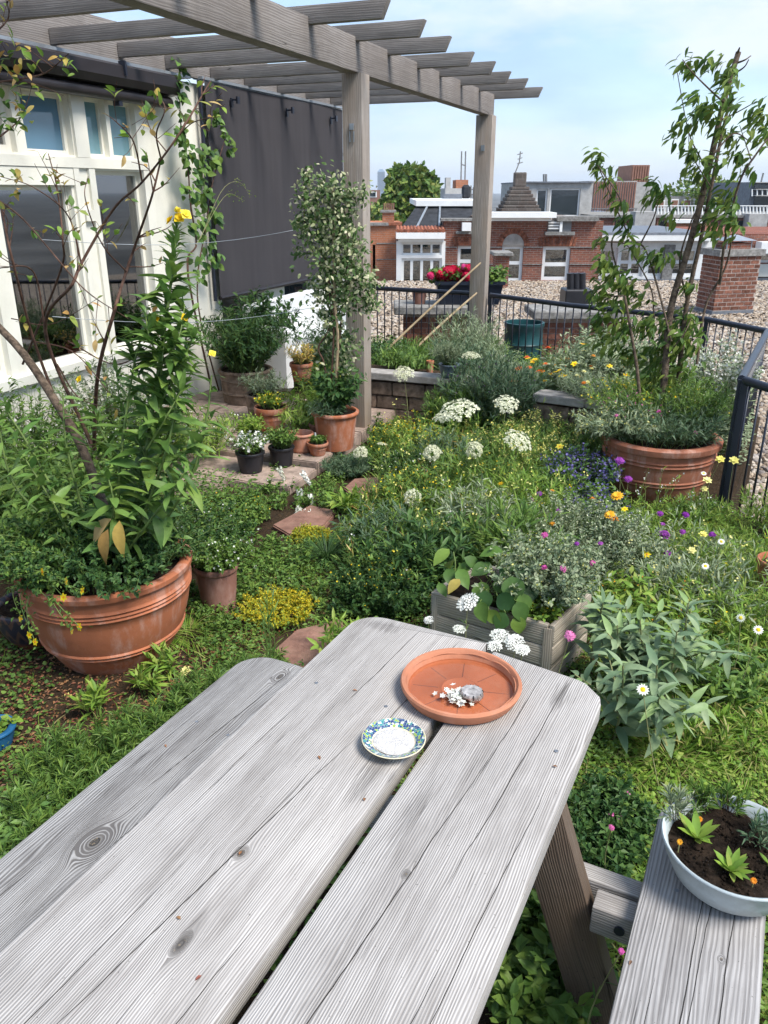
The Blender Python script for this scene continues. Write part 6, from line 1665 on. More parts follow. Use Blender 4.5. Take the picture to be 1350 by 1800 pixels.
plant('wall_shrub', 'grey green shrub below the left window sill', 'shrub', (-4.0, 3.75, .05), 150, .78, .5, .2, T_LO, .045, 26, 'mid', sr=.003, tiny=('white', 1, .009, .6))
plant('wall_shrub', 'dark shrub at the left edge behind the huge pot', 'shrub', (-3.3, 3.2, .0), 140, .70, .60, .2, T_LO, .06, 24, 'mid', sr=.004)
plant('low_shrub', 'low dark shrub right of the huge left pot', 'shrub', (-2.42, 3.35, 0), 130, .34, .34, .16, T_SM, .024, 34, 'dark', tiny=('white', 1, .006, .8))
plant('low_shrub', 'low green shrub with yellow dots beside the first slab', 'shrub', (-2.5, 3.85, 0), 130, .18, .26, .14, T_SM, .024, 26, 'mid', tiny=('yellow', 1, .006, .8))
# raised bed left and the ground behind it
GB = [(-4.3, 7.0), (-1.2, 7.0), (-1.0, 8.6), (-2.3, 9.3), (-4.3, 9.5)]
cover('mixed low green cover behind the left raised bed', GB, 24000, T_LO, .04, 'mid', (.0, .22), .6, name='bed_plants', clump=(3, -.9))
cover('mixed low green cover behind the right raised bed', [(-1.1, 6.7), (.45, 6.2), (.5, 7.7), (0, 8.3), (-1.0, 8.6)], 14000, T_LO, .04, 'grey', (.0, .25), .6, name='bed_plants')
plant('fern', 'green fern in the raised bed right of the near post', 'fern', (-2.5, 6.85, .36), 46, .22, .30, .05, T_LI, .07, 32, 'mid', ang=1.3, up=.85)
plant('leafy_bush', 'broad leaved green bush behind the low block wall', 'shrub', (-2.55, 7.5, 0), 90, .52, .32, .15, T_OV, .06, 18, 'mid')
plant('fern', 'second green fern nearer the far railing', 'fern', (-2.75, 8.2, 0), 50, .48, .45, .05, T_LI, .08, 32, 'mid', ang=1.3, up=.85)
plant('leafy_bush', 'low leafy bush behind the near post by the railing', 'shrub', (-3.4, 8.4, 0), 130, .38, .5, .2, T_LO, .05, 26, 'dark')
plant('herb_shrub', 'tall feathery grey green bush below the bamboo stakes', 'shrub', (-2.3, 8.1, 0), 170, .86, .42, .15, T_LI, .055, 40, 'grey', ang=.7, hv=.5)
plant('herb_shrub', 'feathery green bush at the foot of the far post', 'shrub', (-2.15, 7.3, 0.1), 170, .60, .32, .15, T_LI, .05, 40, 'blue', ang=.7, hv=.5)
plant('herb_shrub', 'grey green bush behind the blue grey pot', 'shrub', (-1.9, 7.6, 0), 150, .62, .34, .15, T_LI, .05, 36, 'grey', ang=.7, hv=.5)
plant('pot_rosemary', 'olive green tufted shrub in the blue grey pot', 'plant', (-1.955, 6.47, .525), 90, .20, .15, .05, T_NE, .03, 40, 'grey', ang=.7, tiny=('cream', 1, .004, .8))
plant('spire_bush', 'big dark feathery bush between the two raised beds', 'shrub', (-1.52, 6.30, 0), 300, .74, .44, .26, T_LI, .06, 40, 'blue', ang=.55, up=.7, tiny=('purple', 1, .004, .9), hv=.55)
plant('spire_bush', 'feathery dark bush behind the white umbels', 'shrub', (-1.75, 6.1, 0), 160, .48, .3, .18, T_LI, .055, 34, 'mid', ang=.6, up=.7)
plant('spire_bush', 'feathery bush right behind the dark one', 'shrub', (-1.45, 6.95, 0), 180, .55, .36, .2, T_LI, .055, 34, 'grey', ang=.6, up=.7, hv=.55)
tag(pot('orange_stump', 'little orange clay cone standing in the raised bed', 'ornament', (-2.25, 6.85, .36), .035, .11, M['terra'], .8, 0, .03), 'little orange clay cone standing in the raised bed', 'ornament')
# raised bed right and the ground behind it
plant('flower_bush', 'orange and yellow flowering plant near the rain barrel', 'plant', (-1.22, 7.1, 0), 90, .66, .34, .15, T_LI, .06, 30, 'mid', flowers=[('orred', 6, 1.3), ('orange', 9, 1.2), ('yellow5', 10, 1.3)])
plant('flower_bush', 'tall yellow flowering plant left of the tree', 'plant', (-.85, 6.75, .30), 120, .46, .38, .15, T_LO, .045, 24, 'grey', flowers=[('yellow5', 12, 1.2), ('orange', 4, 1.0)])
plant('silver_bush', 'silvery green bush behind the large right pot', 'shrub', (-.50, 6.9, .2), 190, .66, .45, .2, T_LO, .042, 30, 'grey')
plant('silver_bush', 'grey green bush left of the tree stems', 'shrub', (-.85, 7.6, 0), 180, .88, .40, .2, T_LO, .045, 28, 'grey', tiny=('cream', 1, .006, .8))
plant('white_bush', 'white flowering bush in front of the right railing', 'shrub', (.20, 6.55, 0), 150, .98, .28, .15, T_LO, .042, 26, 'grey', tiny=('white', 8, .012, .80), hv=.3)
plant('bed_bush', 'dense green bush beneath the tree on the right', 'shrub', (-.12, 6.3, 0), 190, .76, .42, .2, T_LO, .045, 28, 'mid', tiny=('yellow', 1, .007, .8))
plant('bed_bush', 'green bush with yellow flowers on the right bed wall', 'shrub', (-.72, 6.3, .36), 120, .28, .32, .15, T_LI, .05, 24, 'grey', flowers=[('yellow5', 6, 1.0), ('pale', 5, 1.0), ('orange', 4, .9)])
plant('bed_bush', 'sprawling green herb before the right bed wall', 'plant', (-.80, 5.85, 0), 90, .36, .30, .15, T_LI, .05, 24, 'mid', tiny=('paleyel', 2, .006, .85))
# large right pot filling
plant('lavender', 'grey green lavender mound filling the large right pot', 'shrub', (-.16, 5.42, .36), 260, .30, .42, .27, T_LI, .045, 30, 'blue', ang=.6, flowers=[('pink', 5, .9)], hv=.5)
plant('lavender', 'bushy green herb at the right of the large pot', 'shrub', (.03, 5.55, .36), 120, .48, .26, .12, T_LI, .045, 30, 'mid', ang=.7, tiny=('cream', 1, .005, .8))
plant('lavender', 'green herb at the left of the large right pot', 'shrub', (-.36, 5.45, .36), 110, .34, .24, .12, T_LI, .045, 28, 'mid', ang=.7, tiny=('pink', 1, .006, .9))
# middle meadow
plant('blue_bush', 'blue violet flowering bush left of the large right pot', 'shrub', (-.60, 5.0, 0), 130, .42, .28, .12, T_OV, .032, 18, 'dark', tiny=('blue', 12, .0085, .62))
plant('blue_bush', 'low blue violet flowers at the foot of the bush', 'plant', (-.45, 4.6, 0), 90, .30, .22, .12, T_OV, .032, 16, 'mid', tiny=('blue', 8, .008, .65))
plant('yellow_umbels', 'yellow green umbel plant behind the white umbels', 'plant', (-1.0, 5.75, 0), 70, .42, .34, .12, T_LI, .06, 14, 'mid', tiny=('paleyel', 10, .007, .86))
plant('yellow_umbels', 'small yellow green umbel plant left of the blue bush', 'plant', (-.95, 5.2, 0), 50, .34, .26, .12, T_LI, .06, 14, 'mid', tiny=('paleyel', 8, .006, .86))
plant('pale_bush', 'pale silvery bush with tiny flowers behind the wooden planter', 'shrub', (-.42, 3.95, 0), 330, .44, .42, .22, T_SM, .019, 40, 'grey', tiny=('cream', 4, .005, .7), flowers=[('purple', 6, .7), ('orange', 4, .8)])
plant('box_bush', 'small leaved pale bush growing in the wooden planter', 'shrub', (-.48, 3.05, .25), 200, .34, .28, .12, T_SM, .022, 34, 'grey', tiny=('paleyel', 2, .004, .75), flowers=[('pink', 3, .8)])
plant('box_bush', 'green herb with yellow buds at the planter front', 'plant', (-.47, 2.90, .25), 46, .15, .13, .05, T_SM, .026, 14, 'bright', tiny=('yellow', 1, .005, .8))
plant('tall_grass', 'arching green perennial behind the wooden planter', 'plant', (-.75, 3.75, 0), 70, .42, .30, .10, T_LI, .09, 16, 'mid', ang=.6, up=.8)
plant('airy_sprigs', 'airy sprigs with tiny white flowers in front of the large right pot', 'plant', (-.16, 4.75, 0), 18, .40, .34, .12, T_LI, .04, 7, 'bright', ang=.7, tiny=('white', 3, .006, .8))
plant('airy_sprigs', 'airy pale sprigs at the foot of the near railing', 'plant', (.22, 4.25, 0), 40, .24, .30, .14, T_LI, .05, 12, 'bright', ang=.7, tiny=('paleyel', 1, .007, .8))
plant('wild_clump', 'loose clump of wild stems with dry heads left of the edge pot', 'plant', (.12, 3.7, 0), 60, .30, .30, .16, T_LI, .06, 14, 'grey', ang=.7, tiny=('paleyel', 1, .006, .85))
plant('wild_clump', 'wild green clump with rusty dry leaves behind the sage', 'plant', (-.08, 3.45, 0), 70, .28, .28, .16, T_LO, .045, 14, 'bright', tiny=('orange', 1, .005, .8))
plant('wild_clump', 'dark wild clump right of the sage', 'plant', (.22, 3.05, 0), 90, .22, .26, .14, T_LO, .04, 18, 'mid')
plant('wild_clump', 'feathery clump between blue bush and pale bush', 'plant', (-.85, 4.45, 0), 80, .40, .30, .16, T_LI, .06, 22, 'bright', ang=.7, tiny=('paleyel', 1, .006, .85))
plant('wild_clump', 'tall feathery clump behind the lowest white umbel', 'plant', (-1.25, 4.75, 0), 80, .42, .30, .16, T_LI, .06, 22, 'mid', ang=.7, tiny=('yellow', 1, .006, .88))
plant('wild_clump', 'yellow dotted clump right of the paved step end', 'plant', (-1.95, 5.6, 0), 80, .30, .26, .16, T_LO, .035, 20, 'bright', tiny=('yellow', 5, .007, .8))
for x_, y_, h_, sp_2, tm_, sz_, mt_, ty_, lb_ in ((-1.45, 3.75, .34, .26, T_LI, .05, 'blue', None, 'dark feathery clump left of the wooden planter'), (-1.15, 3.55, .40, .26, T_LA, .055, 'dark', None, 'dark leafy clump behind the planter corner'), (-1.5, 4.35, .36, .26, T_LO, .035, 'mid', ('yellow', 2, .007, .85), 'yellow dotted clump in the meadow centre'),
    (-1.05, 4.1, .44, .28, T_LI, .055, 'grey', ('white', 1, .006, .85), 'grey feathery clump left of the pale bush'), (-1.55, 5.15, .40, .28, T_LI, .05, 'blue', None, 'dark feathery clump among the white umbels'), (-1.2, 5.35, .46, .26, T_LI, .05, 'mid', ('paleyel', 6, .007, .86), 'yellow umbel clump among the white umbels'), (-1.75, 4.85, .28, .24, T_SM, .024, 'dark', ('white', 1, .006, .85), 'low dark clump behind the third slab'), (-.75, 4.75, .34, .22, T_LO, .04, 'mid', None, 'leafy clump before the blue bush'), (-1.3, 3.2, .30, .24, T_SM, .022, 'dark', ('yellow', 1, .005, .85), 'small leaved clump near the far table corner')):
    plant('wild_clump', lb_, 'plant', (x_, y_, 0), 90, h_, sp_2, .14, tm_, sz_, 24, mt_, ang=.8, tiny=ty_, hv=.5)
plant('pot_skirt', 'pale green foliage spilling over the left rim of the large right pot', 'plant', (-.42, 5.30, .34), 120, .30, .34, .12, T_LI, .045, 28, 'grey', ang=.8, tiny=('paleyel', 2, .007, .85), up=.9)
plant('pot_skirt', 'bushy foliage with yellow flowers behind the large right pot', 'plant', (-.30, 5.75, .34), 170, .42, .42, .16, T_LI, .045, 30, 'bright', ang=.8, tiny=('yellow', 1, .008, .85))
# single flowers on stalks rising from the meadow: (kind, flower pixel, depth y, scale, label)
def stalk(kind, px, y, s, label, cat='flower', name='meadow_flower', base=None, group=None, up=(0, -.25, 1), leaves=8, sr=.0022, mat='mid', lsize=.03):
    p = atY(*px, y); b = base if base is not None else (p[0] + rng.normal(0, .04), p[1] + rng.uniform(.0, .08), max(0, p[2] - .75))
    t = thing(name, label, cat, b, group=group)
    pts = polyline([b, (b[0]*.6 + p[0]*.4 + rng.normal(0, .015), b[1]*.6 + p[1]*.4, b[2]*.5 + p[2]*.5), p], 9)
    tubes('stem', pts[None], sr, sr*.6, M['stem_pale'], t, 5)
    if leaves:
        q, tg, tt = along(pts[None], leaves, .08, .8); scatter('foliage', T_LI, q, leaf_frames(tg, .8), lsize*rng.uniform(.7, 1.4, len(q)), LM[mat], t)
    put_flower(kind, p, t, up, s); return t
UG = 'white umbel flowers above the meadow'
for px, y, s, k, up, lab in [((710, 657), 5.9, 1.15, 'umbel', (0, -.5, .9), 'creamy umbel flower standing before the raised bed wall'), ((806, 722), 4.9, 1.65, 'umbel', (0, -.25, 1), 'widest white umbel flower in the middle of the garden'),
    ((778, 735), 5.0, .85, 'umbel', (0, -.1, 1), 'small white umbel tucked beside the widest one'), ((890, 711), 5.3, 1.15, 'umbel', (.3, -.35, .8), 'white umbel tilted right below the dark bush'), ((909, 775), 4.9, 1.25, 'umbel', (.6, -.2, .7), 'white umbel tilted strongly right near yellow flowers'),
    ((828, 626), 6.3, 1.0, 'umbel', (0, .1, 1), 'flat white umbel near the blue grey pot'), ((834, 793), 4.7, 1.05, 'umbelball', (0, -.6, .8), 'round white umbel facing the viewer right of centre'), ((760, 800), 4.6, 1.1, 'umbelball', (0, -.6, .8), 'round creamy spiky umbel left of centre'),
    ((634, 798), 4.9, .95, 'umbelball', (0, -.4, .9), 'round white umbel near the paved step'), ((726, 877), 4.1, 1.0, 'umbelball', (0, -.7, .7), 'lowest round white umbel in the green meadow'), ((671, 781), 5.2, .5, 'umbel', (0, 0, 1), 'little flat white umbel near the post foot')]:
    stalk(k, px, y, s, lab, 'umbel flower', 'white_umbel', up=up, group=UG, leaves=14, sr=.003, lsize=.05)
SGP = 'white flower spikes near the slabs'
for px, y, s, up, lab in [((490, 822), 4.5, 1.5, (.1, -.1, -1), 'white flower spike left of the arched one'), ((531, 830), 4.5, 1.5, (.5, -.1, -.9), 'arched white flower spike above the slab'), ((527, 862), 4.3, 1.6, (.0, -.1, -1), 'upper hanging white spike over the slab'),
    ((546, 870), 4.3, 1.3, (.3, -.1, -1), 'white spike right of the hanging one'), ((528, 893), 4.15, 1.9, (-.3, -.2, -1), 'large white spike lying over the reddish slab'), ((540, 897), 4.15, 1.7, (.4, -.2, -1), 'second white spike lying over the reddish slab'), ((497, 962), 3.75, 1.8, (.4, -.2, -1), 'lowest white spike left of the rush tuft'), ((490, 938), 3.85, .9, (.2, 0, -1), 'tiny white spike above the lowest one')]:
    stalk('spike', px, y, s, lab, 'flower', 'white_spike', up=up, group=SGP, leaves=4)
YG = 'white flower clusters behind the table'
for px, y, s, lab in [((822, 1058), 2.55, 1.25, 'white flower cluster standing left before the wooden planter'), ((808, 1106), 2.5, .75, 'small white flower cluster at the planter foot'), ((880, 1118), 2.35, 1.05, 'white flower cluster before the planter middle'), ((905, 1130), 2.33, 1.0, 'white flower cluster touching the table edge'), ((918, 1142), 2.3, .75, 'little white cluster right of the others at the table edge'),
    ((868, 1136), 2.3, .85, 'low white cluster hugging the saucer rim'), ((754, 1090), 2.6, .6, 'tiny white cluster left of the planter')]:
    stalk('yarrow', px, y, s, lab, 'flower', 'white_cluster', group=YG, up=(0, -.3, 1), leaves=16)
    p = atY(*px, y)
DG = 'white daisies right of the table'
for px, y, s, lab in [((1130, 1212), 2.35, 1.1, 'white daisy nearest the table corner'), ((1333, 1107), 2.9, 1.0, 'white daisy at the right edge above the lawn'), ((1302, 1086), 2.95, .9, 'half closed white daisy left of the edge daisy'), ((1240, 995), 3.5, .9, 'small white daisy near the edge pot'), ((1268, 952), 3.8, .9, 'small white daisy below the railing')]:
    stalk('daisy', px, y, s, lab, 'flower', 'daisy', group=DG, up=(0, -.6, .8), leaves=6)
MG = 'small coloured meadow flowers'
for px, y, k, s, lab in [((1104, 842), 4.7, 'purple', 1.3, 'purple flower before the large right pot'), ((1089, 810), 4.8, 'purple', 1.5, 'pink purple flower above the blue bush'), ((1160, 903), 4.4, 'purple', 1.0, 'pink flower at the foot of the large pot'), ((1205, 905), 4.4, 'purple', 1.1, 'purple flower right of the pot foot'), ((1168, 940), 4.1, 'purple', 1.5, 'purple flower head in the grass'), ((1200, 935), 4.2, 'purple', .9, 'small purple flower right of the purple head'), ((1173, 973), 3.9, 'purple', 1.0, 'purple flower beside the orange one'), ((1252, 940), 4.1, 'purple', 1.0, 'purple flower under the near railing'),
    ((957, 941), 3.5, 'pink', 1.1, 'pink flower in front of the pale bush'), ((1042, 990), 3.3, 'pink', .9, 'pink flower at the planter corner'), ((1002, 1118), 2.5, 'pink', 1.2, 'magenta flower right of the planter corner'), ((1072, 905), 4.0, 'orange', 1.3, 'orange flower above the pale bush'), ((1085, 872), 4.2, 'orange', 1.5, 'bright orange flower left of the pot foot'), ((1080, 912), 4.0, 'orange', 1.2, 'orange flower lowest of the three'), ((1098, 895), 4.2, 'yellow5', .9, 'small yellow flower between the orange ones'),
    ((1236, 940), 4.1, 'pale', 1.2, 'pale yellow flower near the railing foot'), ((1216, 968), 3.9, 'pale', 1.1, 'pale yellow flower beside the dry stems'), ((1137, 975), 3.8, 'yellow5', .9, 'yellow flower right of the pale bush'), ((1290, 810), 4.9, 'pale', 1.5, 'pale yellow flower cluster beside the near railing post'), ((1266, 808), 4.9, 'pale', 1.4, 'pale yellow flower left of the railing cluster'), ((1243, 845), 4.7, 'pale', 1.4, 'pale yellow flower low beside the large pot'), ((1238, 860), 4.7, 'pale', 1.1, 'lowest pale yellow flower beside the large pot'), ((1237, 832), 4.75, 'daisy', .9, 'little white flower above the pale yellow ones'),
    ((984, 785), 5.2, 'yellow5', 1.3, 'yellow flower above the blue bush'), ((1010, 640), 6.6, 'yellow5', 1.4, 'yellow flower left of the right shrub'), ((988, 660), 6.6, 'yellow5', 1.3, 'yellow flower on the right bed wall'), ((1000, 655), 6.6, 'yellow5', 1.2, 'yellow flower between two others on the bed wall'), ((938, 635), 7.2, 'yellow5', 1.6, 'big yellow flower near the barrel'), ((897, 668), 6.8, 'orred', 1.5, 'orange red flower left of the bed wall'), ((912, 648), 6.9, 'orred', 1.3, 'upper orange red flower below the barrel'), ((880, 850), 4.5, 'yellow5', .8, 'small yellow flower in the middle meadow'), ((948, 868), 4.3, 'purple', .9, 'violet flower left of the pale bush'), ((937, 880), 4.25, 'purple', 1.0, 'dark violet flower left of the pale bush'),
    ((327, 1180), 2.35, 'pale', 1.2, 'pale yellow flower on the soil right of the huge left pot'), ((98, 1232), 2.05, 'pale', 1.4, 'pale yellow flower at the lower left of the huge pot'), ((118, 1228), 2.05, 'pale', 1.2, 'second pale yellow flower below the huge pot'), ((197, 1212), 2.2, 'yellow5', 1.0, 'orange yellow flower below the huge pot'), ((262, 1264), 2.0, 'yellow5', 1.0, 'orange yellow flower near the left bench'), ((270, 1235), 2.1, 'yellow5', .8, 'small orange yellow flower by the left bench'), ((1092, 1672), 1.25, 'pink', .4, 'pink clover between leg and right bench'), ((1075, 1455), 1.8, 'pink', .5, 'pink clover behind the bench bearer')]:
    stalk(k, px, y, s, lab, 'flower', 'meadow_flower', group=MG, up=(0, -.5, .9), leaves=7)
# sprawling wallflower-like weeds under the huge pot
for px, lab in (((170, 1262), 'upright fleshy weed under the huge left pot'), ((255, 1225), 'small fleshy weed near the huge left pot'), ((290, 1190), 'fleshy weed at the right foot of the huge pot')):
    plant('fleshy_weed', lab, 'plant', atZ(*px, 0), 7, .16, .08, .02, T_LA, .055, 14, 'bright', ang=.8, hv=.3)
# ------------------------------------------------------------------ big leaved plants, leaf by leaf
LPR = [leaf_mesh('primrose_leaf', leaf_t(w_, 7, d_, f_, .8, wv, tw_), LM[m_]) for w_, d_, f_, wv, tw_, m_ in ((.28, .18, .14, .012, .0, 'fresh'), (.24, .34, .2, .02, .06, 'fresh'), (.30, .5, .1, .015, -.06, 'mid'), (.26, .7, .16, .02, .03, 'mid'), (.24, .05, .24, .025, -.03, 'fresh'))]
LPY = [leaf_mesh('yellowing_leaf', leaf_t(.36, 6, .35, .12, .8, .015, .03), LM['yelleaf'])]
ep = thing('evening_primrose', 'tall leafy evening primrose with yellow flowers in the huge left pot', 'plant', (-2.2, 2.45, .40))
st1 = polyline([(-2.13, 2.42, .40), atY(262, 760, 2.52), atY(292, 560, 2.66), atY(306, 450, 2.74), atY(311, 388, 2.78)], 40)
tubes('stem', st1[None], .011, .003, M['stem_green'], ep, 7)
def leafy_stem(root, st, n, t0, t1, s0, s1, ang, meshes, name='leaf', droop=.15):
    t = np.linspace(t0, t1, n); x = t*(len(st) - 1.001); j = x.astype(int); f = (x - j)[:, None]
    p = st[j]*(1 - f) + st[j+1]*f; tg = unit(st[j+1] - st[j]); az = np.arange(n)*2.39996 + rng.normal(0, .25, n)
    fr = leaf_frames(tg, ang, .18, 1.0, az, droop)
    leaf_objs(root, name, meshes, p, fr, (s0 + (s1 - s0)*(t - t0)/(t1 - t0))*rng.uniform(.8, 1.15, n))
leafy_stem(ep, st1, 150, .08, .64, .185, .12, 1.1, LPR)
leafy_stem(ep, st1, 46, .62, .90, .10, .05, .7, LPR, droop=.0)
leafy_stem(ep, st1, 16, .90, .99, .04, .03, .55, LPR, droop=0)
for (px, kk, up, s) in [((300, 388), 'primrose', (-.6, -.7, .5), .85), ((316, 384), 'primrose', (.3, -.8, .5), .85), ((326, 378), 'primrose', (.7, -.5, .6), .85), ((312, 374), 'primrose2', (.1, -.2, 1), .8)]:
    put_flower(kk, atY(px[0], px[1], 2.77), ep, up, s)
# side shoots of the same plant
for pts, n in ((((-2.14, 2.42, .42), atY(290, 800, 2.44), atY(318, 660, 2.56), atY(330, 570, 2.62)), 34), (((-2.16, 2.42, .42), atY(210, 830, 2.40), atY(236, 640, 2.54), atY(262, 560, 2.6)), 32), (((-2.1, 2.45, .42), atY(330, 850, 2.46), atY(362, 740, 2.52), atY(372, 660, 2.56)), 22)):
    s_ = polyline(pts, 24); tubes('stem', s_[None], .007, .003, M['stem_green'], ep, 6); leafy_stem(ep, s_, n, .12, .99, .18, .06, 1.0, LPR)
for pts in (((255, 800), (215, 720), (205, 650)), ((258, 790), (300, 720), (345, 640)), ((270, 720), (240, 650), (228, 580)), ((275, 720), (315, 650), (340, 590)), ((285, 640), (262, 590), (255, 540)), ((288, 640), (315, 590), (325, 535)), ((250, 840), (190, 780), (165, 720)), ((255, 840), (330, 790), (375, 730)), ((280, 700), (285, 640), (290, 580))):
    s_ = polyline([atY(x, y, 2.5 + .0006*(760 - y) + rng.normal(0, .03)) for x, y in pts], 14); tubes('stem', s_[None], .005, .002, M['stem_green'], ep, 5)
    q, tg, tq = along(s_[None], 30, .1, 1.0); scatter('foliage', leaf_t(.27, 5, .3, .15, .8, .015), q, leaf_frames(tg, .9, .25, droop=.1), (.115 - .05*tq)*rng.uniform(.8, 1.2, len(q)), LM['fresh' if pts[0][0] % 2 else 'mid'], ep)
for px, kk, up in (((276, 562), 'primrose', (0, -.8, .5)), ((325, 558), 'primrose', (.4, -.7, .5)), ((270, 570), 'primrose2', (0, -.4, .8)), ((373, 622), 'primrose', (.5, -.3, .8))):
    put_flower(kk, atY(px[0], px[1], 2.6), ep, up, .55)
put_flower('primrose', atY(140, 667, 2.6), ep, (-.3, -.8, .4), .6)
# broad leaved rosette shoots low in the pot
es = thing('leafy_shoots', 'broad leaved young shoots with yellowing leaves over the pot rim', 'plant', (-2.2, 2.35, .40))
for pts, n, sz in ((((-2.22, 2.36, .42), atY(200, 900, 2.30), atY(185, 820, 2.32)), 26, .13), (((-2.3, 2.38, .42), atY(90, 880, 2.34), atY(40, 800, 2.34)), 26, .13), (((-2.28, 2.4, .42), atY(60, 800, 2.4), atY(10, 720, 2.4)), 22, .12), (((-2.15, 2.35, .42), atY(290, 880, 2.34), atY(325, 830, 2.36)), 18, .11), (((-2.3, 2.45, .42), atY(120, 800, 2.5), atY(110, 690, 2.55)), 20, .10), (((-2.35, 2.5, .42), atY(30, 860, 2.5), atY(-10, 700, 2.55)), 20, .12)):
    s_ = polyline(pts, 16); tubes('stem', s_[None], .007, .003, M['stem_green'], es, 6); leafy_stem(es, s_, int(n*1.3), .2, .99, sz*1.1, sz*.75, 1.2, LPR)
for px, y, s, d_ in (((196, 912), 2.27, .17, (-.65, -.25, -.55)), ((190, 930), 2.25, .15, (-.15, -.35, -.85)), ((210, 915), 2.25, .14, (.2, -.4, -.7))):
    p = atY(*px, y); leaf_objs(es, 'leaf', LPY, [p], frames(np.array([d_]), np.array([[.1, -.6, .8]])), [s])
# dense small leaved mound in the huge pot
t = plant('pot_mound', 'dense small leaved green mound spilling over the huge left pot', 'shrub', (-2.25, 2.44, .40), 380, .26, .46, .28, T_SM, .021, 34, 'dark', hv=.7, up=.9)
plant('pot_mound', 'pale green trailing mound at the left side of the huge pot', 'shrub', (-2.42, 2.36, .40), 200, .22, .36, .16, T_SM, .022, 30, 'mid', hv=.7, up=1.0)
tr = thing('trailing_tagetes', 'trailing plant with small yellow flowers hanging over the huge pot', 'plant', (-2.4, 2.2, .42))
for k, px in enumerate([(145, 1038), (117, 1022), (75, 1005), (37, 1087), (140, 1102), (127, 1108), (52, 1116), (62, 1128), (112, 1050), (95, 1060)]):
    y = 2.02 if px[1] < 1095 else 1.99
    p = atY(px[0], px[1], y + .02); s0 = np.array([-2.38 + rng.normal(0, .05), 2.18 + rng.normal(0, .03), .44])
    s_ = polyline([s0, (s0 + p)/2 + (0, -.05, .05), p], 8); tubes('stem', s_[None], .002, .0015, M['stem_green'], tr, 4)
    q, tg, _ = along(s_[None], 34, .2, 1.0); q = q + rng.normal(0, .015, q.shape); scatter('foliage', T_SM, q, leaf_frames(tg, 1.0), rng.uniform(.012, .024, len(q)), LM['mid'], tr)
    if k < 9: put_flower('yellow5', p, tr, (-.3, -.9, .3), .75)

# ------------------------------------------------------------------ bare twiggy climber with few leaves at the left
tw = thing('twiggy_shrub', 'bare twiggy shrub with thick grey trunk leaning out of the left edge', 'shrub', (-2.35, 2.7, .0))
trk = polyline([(-2.32, 2.62, .35), atY(150, 800, 2.7), atY(100, 710, 2.72), atY(40, 620, 2.75), atY(-30, 545, 2.8), atY(-120, 430, 2.85)], 18)
tubes('trunk', trk[None], .022, .015, M['bark'], tw, 10)
BR = [([(165, 790), (172, 660), (200, 550), (222, 477), (245, 410), (267, 345), (283, 280)], 3.0, .010), ([(160, 780), (80, 585), (127, 500), (143, 463), (200, 367), (250, 320), (310, 243), (370, 143)], 2.95, .009),
      ([(120, 760), (60, 600), (20, 450), (0, 360), (-30, 300)], 2.9, .008), ([(40, 640), (105, 480), (110, 420), (100, 330), (85, 270)], 2.95, .006), ([(-20, 340), (35, 380), (80, 430), (150, 510), (225, 560)], 2.85, .005),
      ([(80, 585), (60, 480), (10, 470), (-20, 480)], 2.9, .005), ([(143, 463), (120, 380), (60, 330), (0, 310)], 2.9, .004), ([(250, 320), (235, 250), (205, 215), (185, 200)], 2.95, .004), ([(283, 280), (275, 235), (290, 190), (270, 160)], 3.0, .004),
      ([(222, 477), (180, 430), (150, 350), (155, 310)], 2.95, .004), ([(-10, 145), (40, 138), (80, 128), (120, 95)], 2.8, .005), ([(-10, 60), (15, 30), (8, -10)], 2.8, .004), ([(120, 600), (200, 640), (260, 610), (300, 560)], 2.95, .004), ([(60, 600), (130, 620), (200, 700)], 2.9, .004), ([(20, 560), (90, 570), (180, 520)], 2.9, .003), ([(310, 243), (340, 215), (385, 205)], 2.95, .003), ([(0, 240), (30, 215), (45, 190)], 2.8, .004), ([(100, 640), (140, 700), (210, 720)], 2.85, .004)]
tips = []
for pts, y, r in BR:
    s_ = polyline([atY(px[0], px[1], y + .12*math.sin(i*1.7 + y*9)) for i, px in enumerate(pts)], 7*len(pts))
    tubes('branch', s_[None], r, r*.35, M['twig'], tw, 6)
    k = max(2, len(pts) + 1)                      # side twigs
    for _ in range(k):
        i = rng.integers(len(s_)//4, len(s_) - 2); d = unit((unit(rng.normal(0, 1, 3)[None])[0] + unit((s_[i+1] - s_[i])[None])[0]*.8 + (0, 0, .3))[None])[0]
        L = rng.uniform(.06, .2); s2 = polyline([s_[i], s_[i] + d*L*.5 + rng.normal(0, .01, 3), s_[i] + d*L], 6); tubes('twig', s2[None], r*.4, .001, M['twig'], tw, 4); tips.append(s2)
    tips.append(s_[-6:])
LTW = [leaf_mesh('twig_leaf', leaf_t(.48, 5, .25, .15), LM['bright']), leaf_mesh('twig_leaf', leaf_t(.5, 5, .1, .2), LM['mid']), leaf_mesh('twig_leaf', leaf_t(.45, 5, .3, .1), LM['yelleaf'])]
P_, F_ = [], []
for s2 in tips:
    n = rng.integers(1, 5); q, tg, _ = along(s2[None], n, .3, 1.0); P_.append(q); F_.append(leaf_frames(tg, .9, .3))
for px, y in (((50, 150), 2.8), ((25, 170), 2.8), ((15, 120), 2.8), ((50, 210), 2.8), ((30, 225), 2.8), ((30, 95), 2.8), ((115, 105), 2.8), ((10, 300), 2.8), ((25, 320), 2.8), ((35, 320), 2.8), ((10, 215), 2.8), ((20, 130), 2.8), ((10, 60), 2.8)):
    p = atY(*px, y); q = p + rng.normal(0, .025, (6, 3)); P_.append(q); F_.append(leaf_frames(unit(rng.normal(0, 1, (6, 3))), .9, .3))
P_ = np.concatenate(P_); F_ = np.concatenate(F_)
leaf_objs(tw, 'leaf', LTW, P_, F_, rng.uniform(.028, .058, len(P_)))

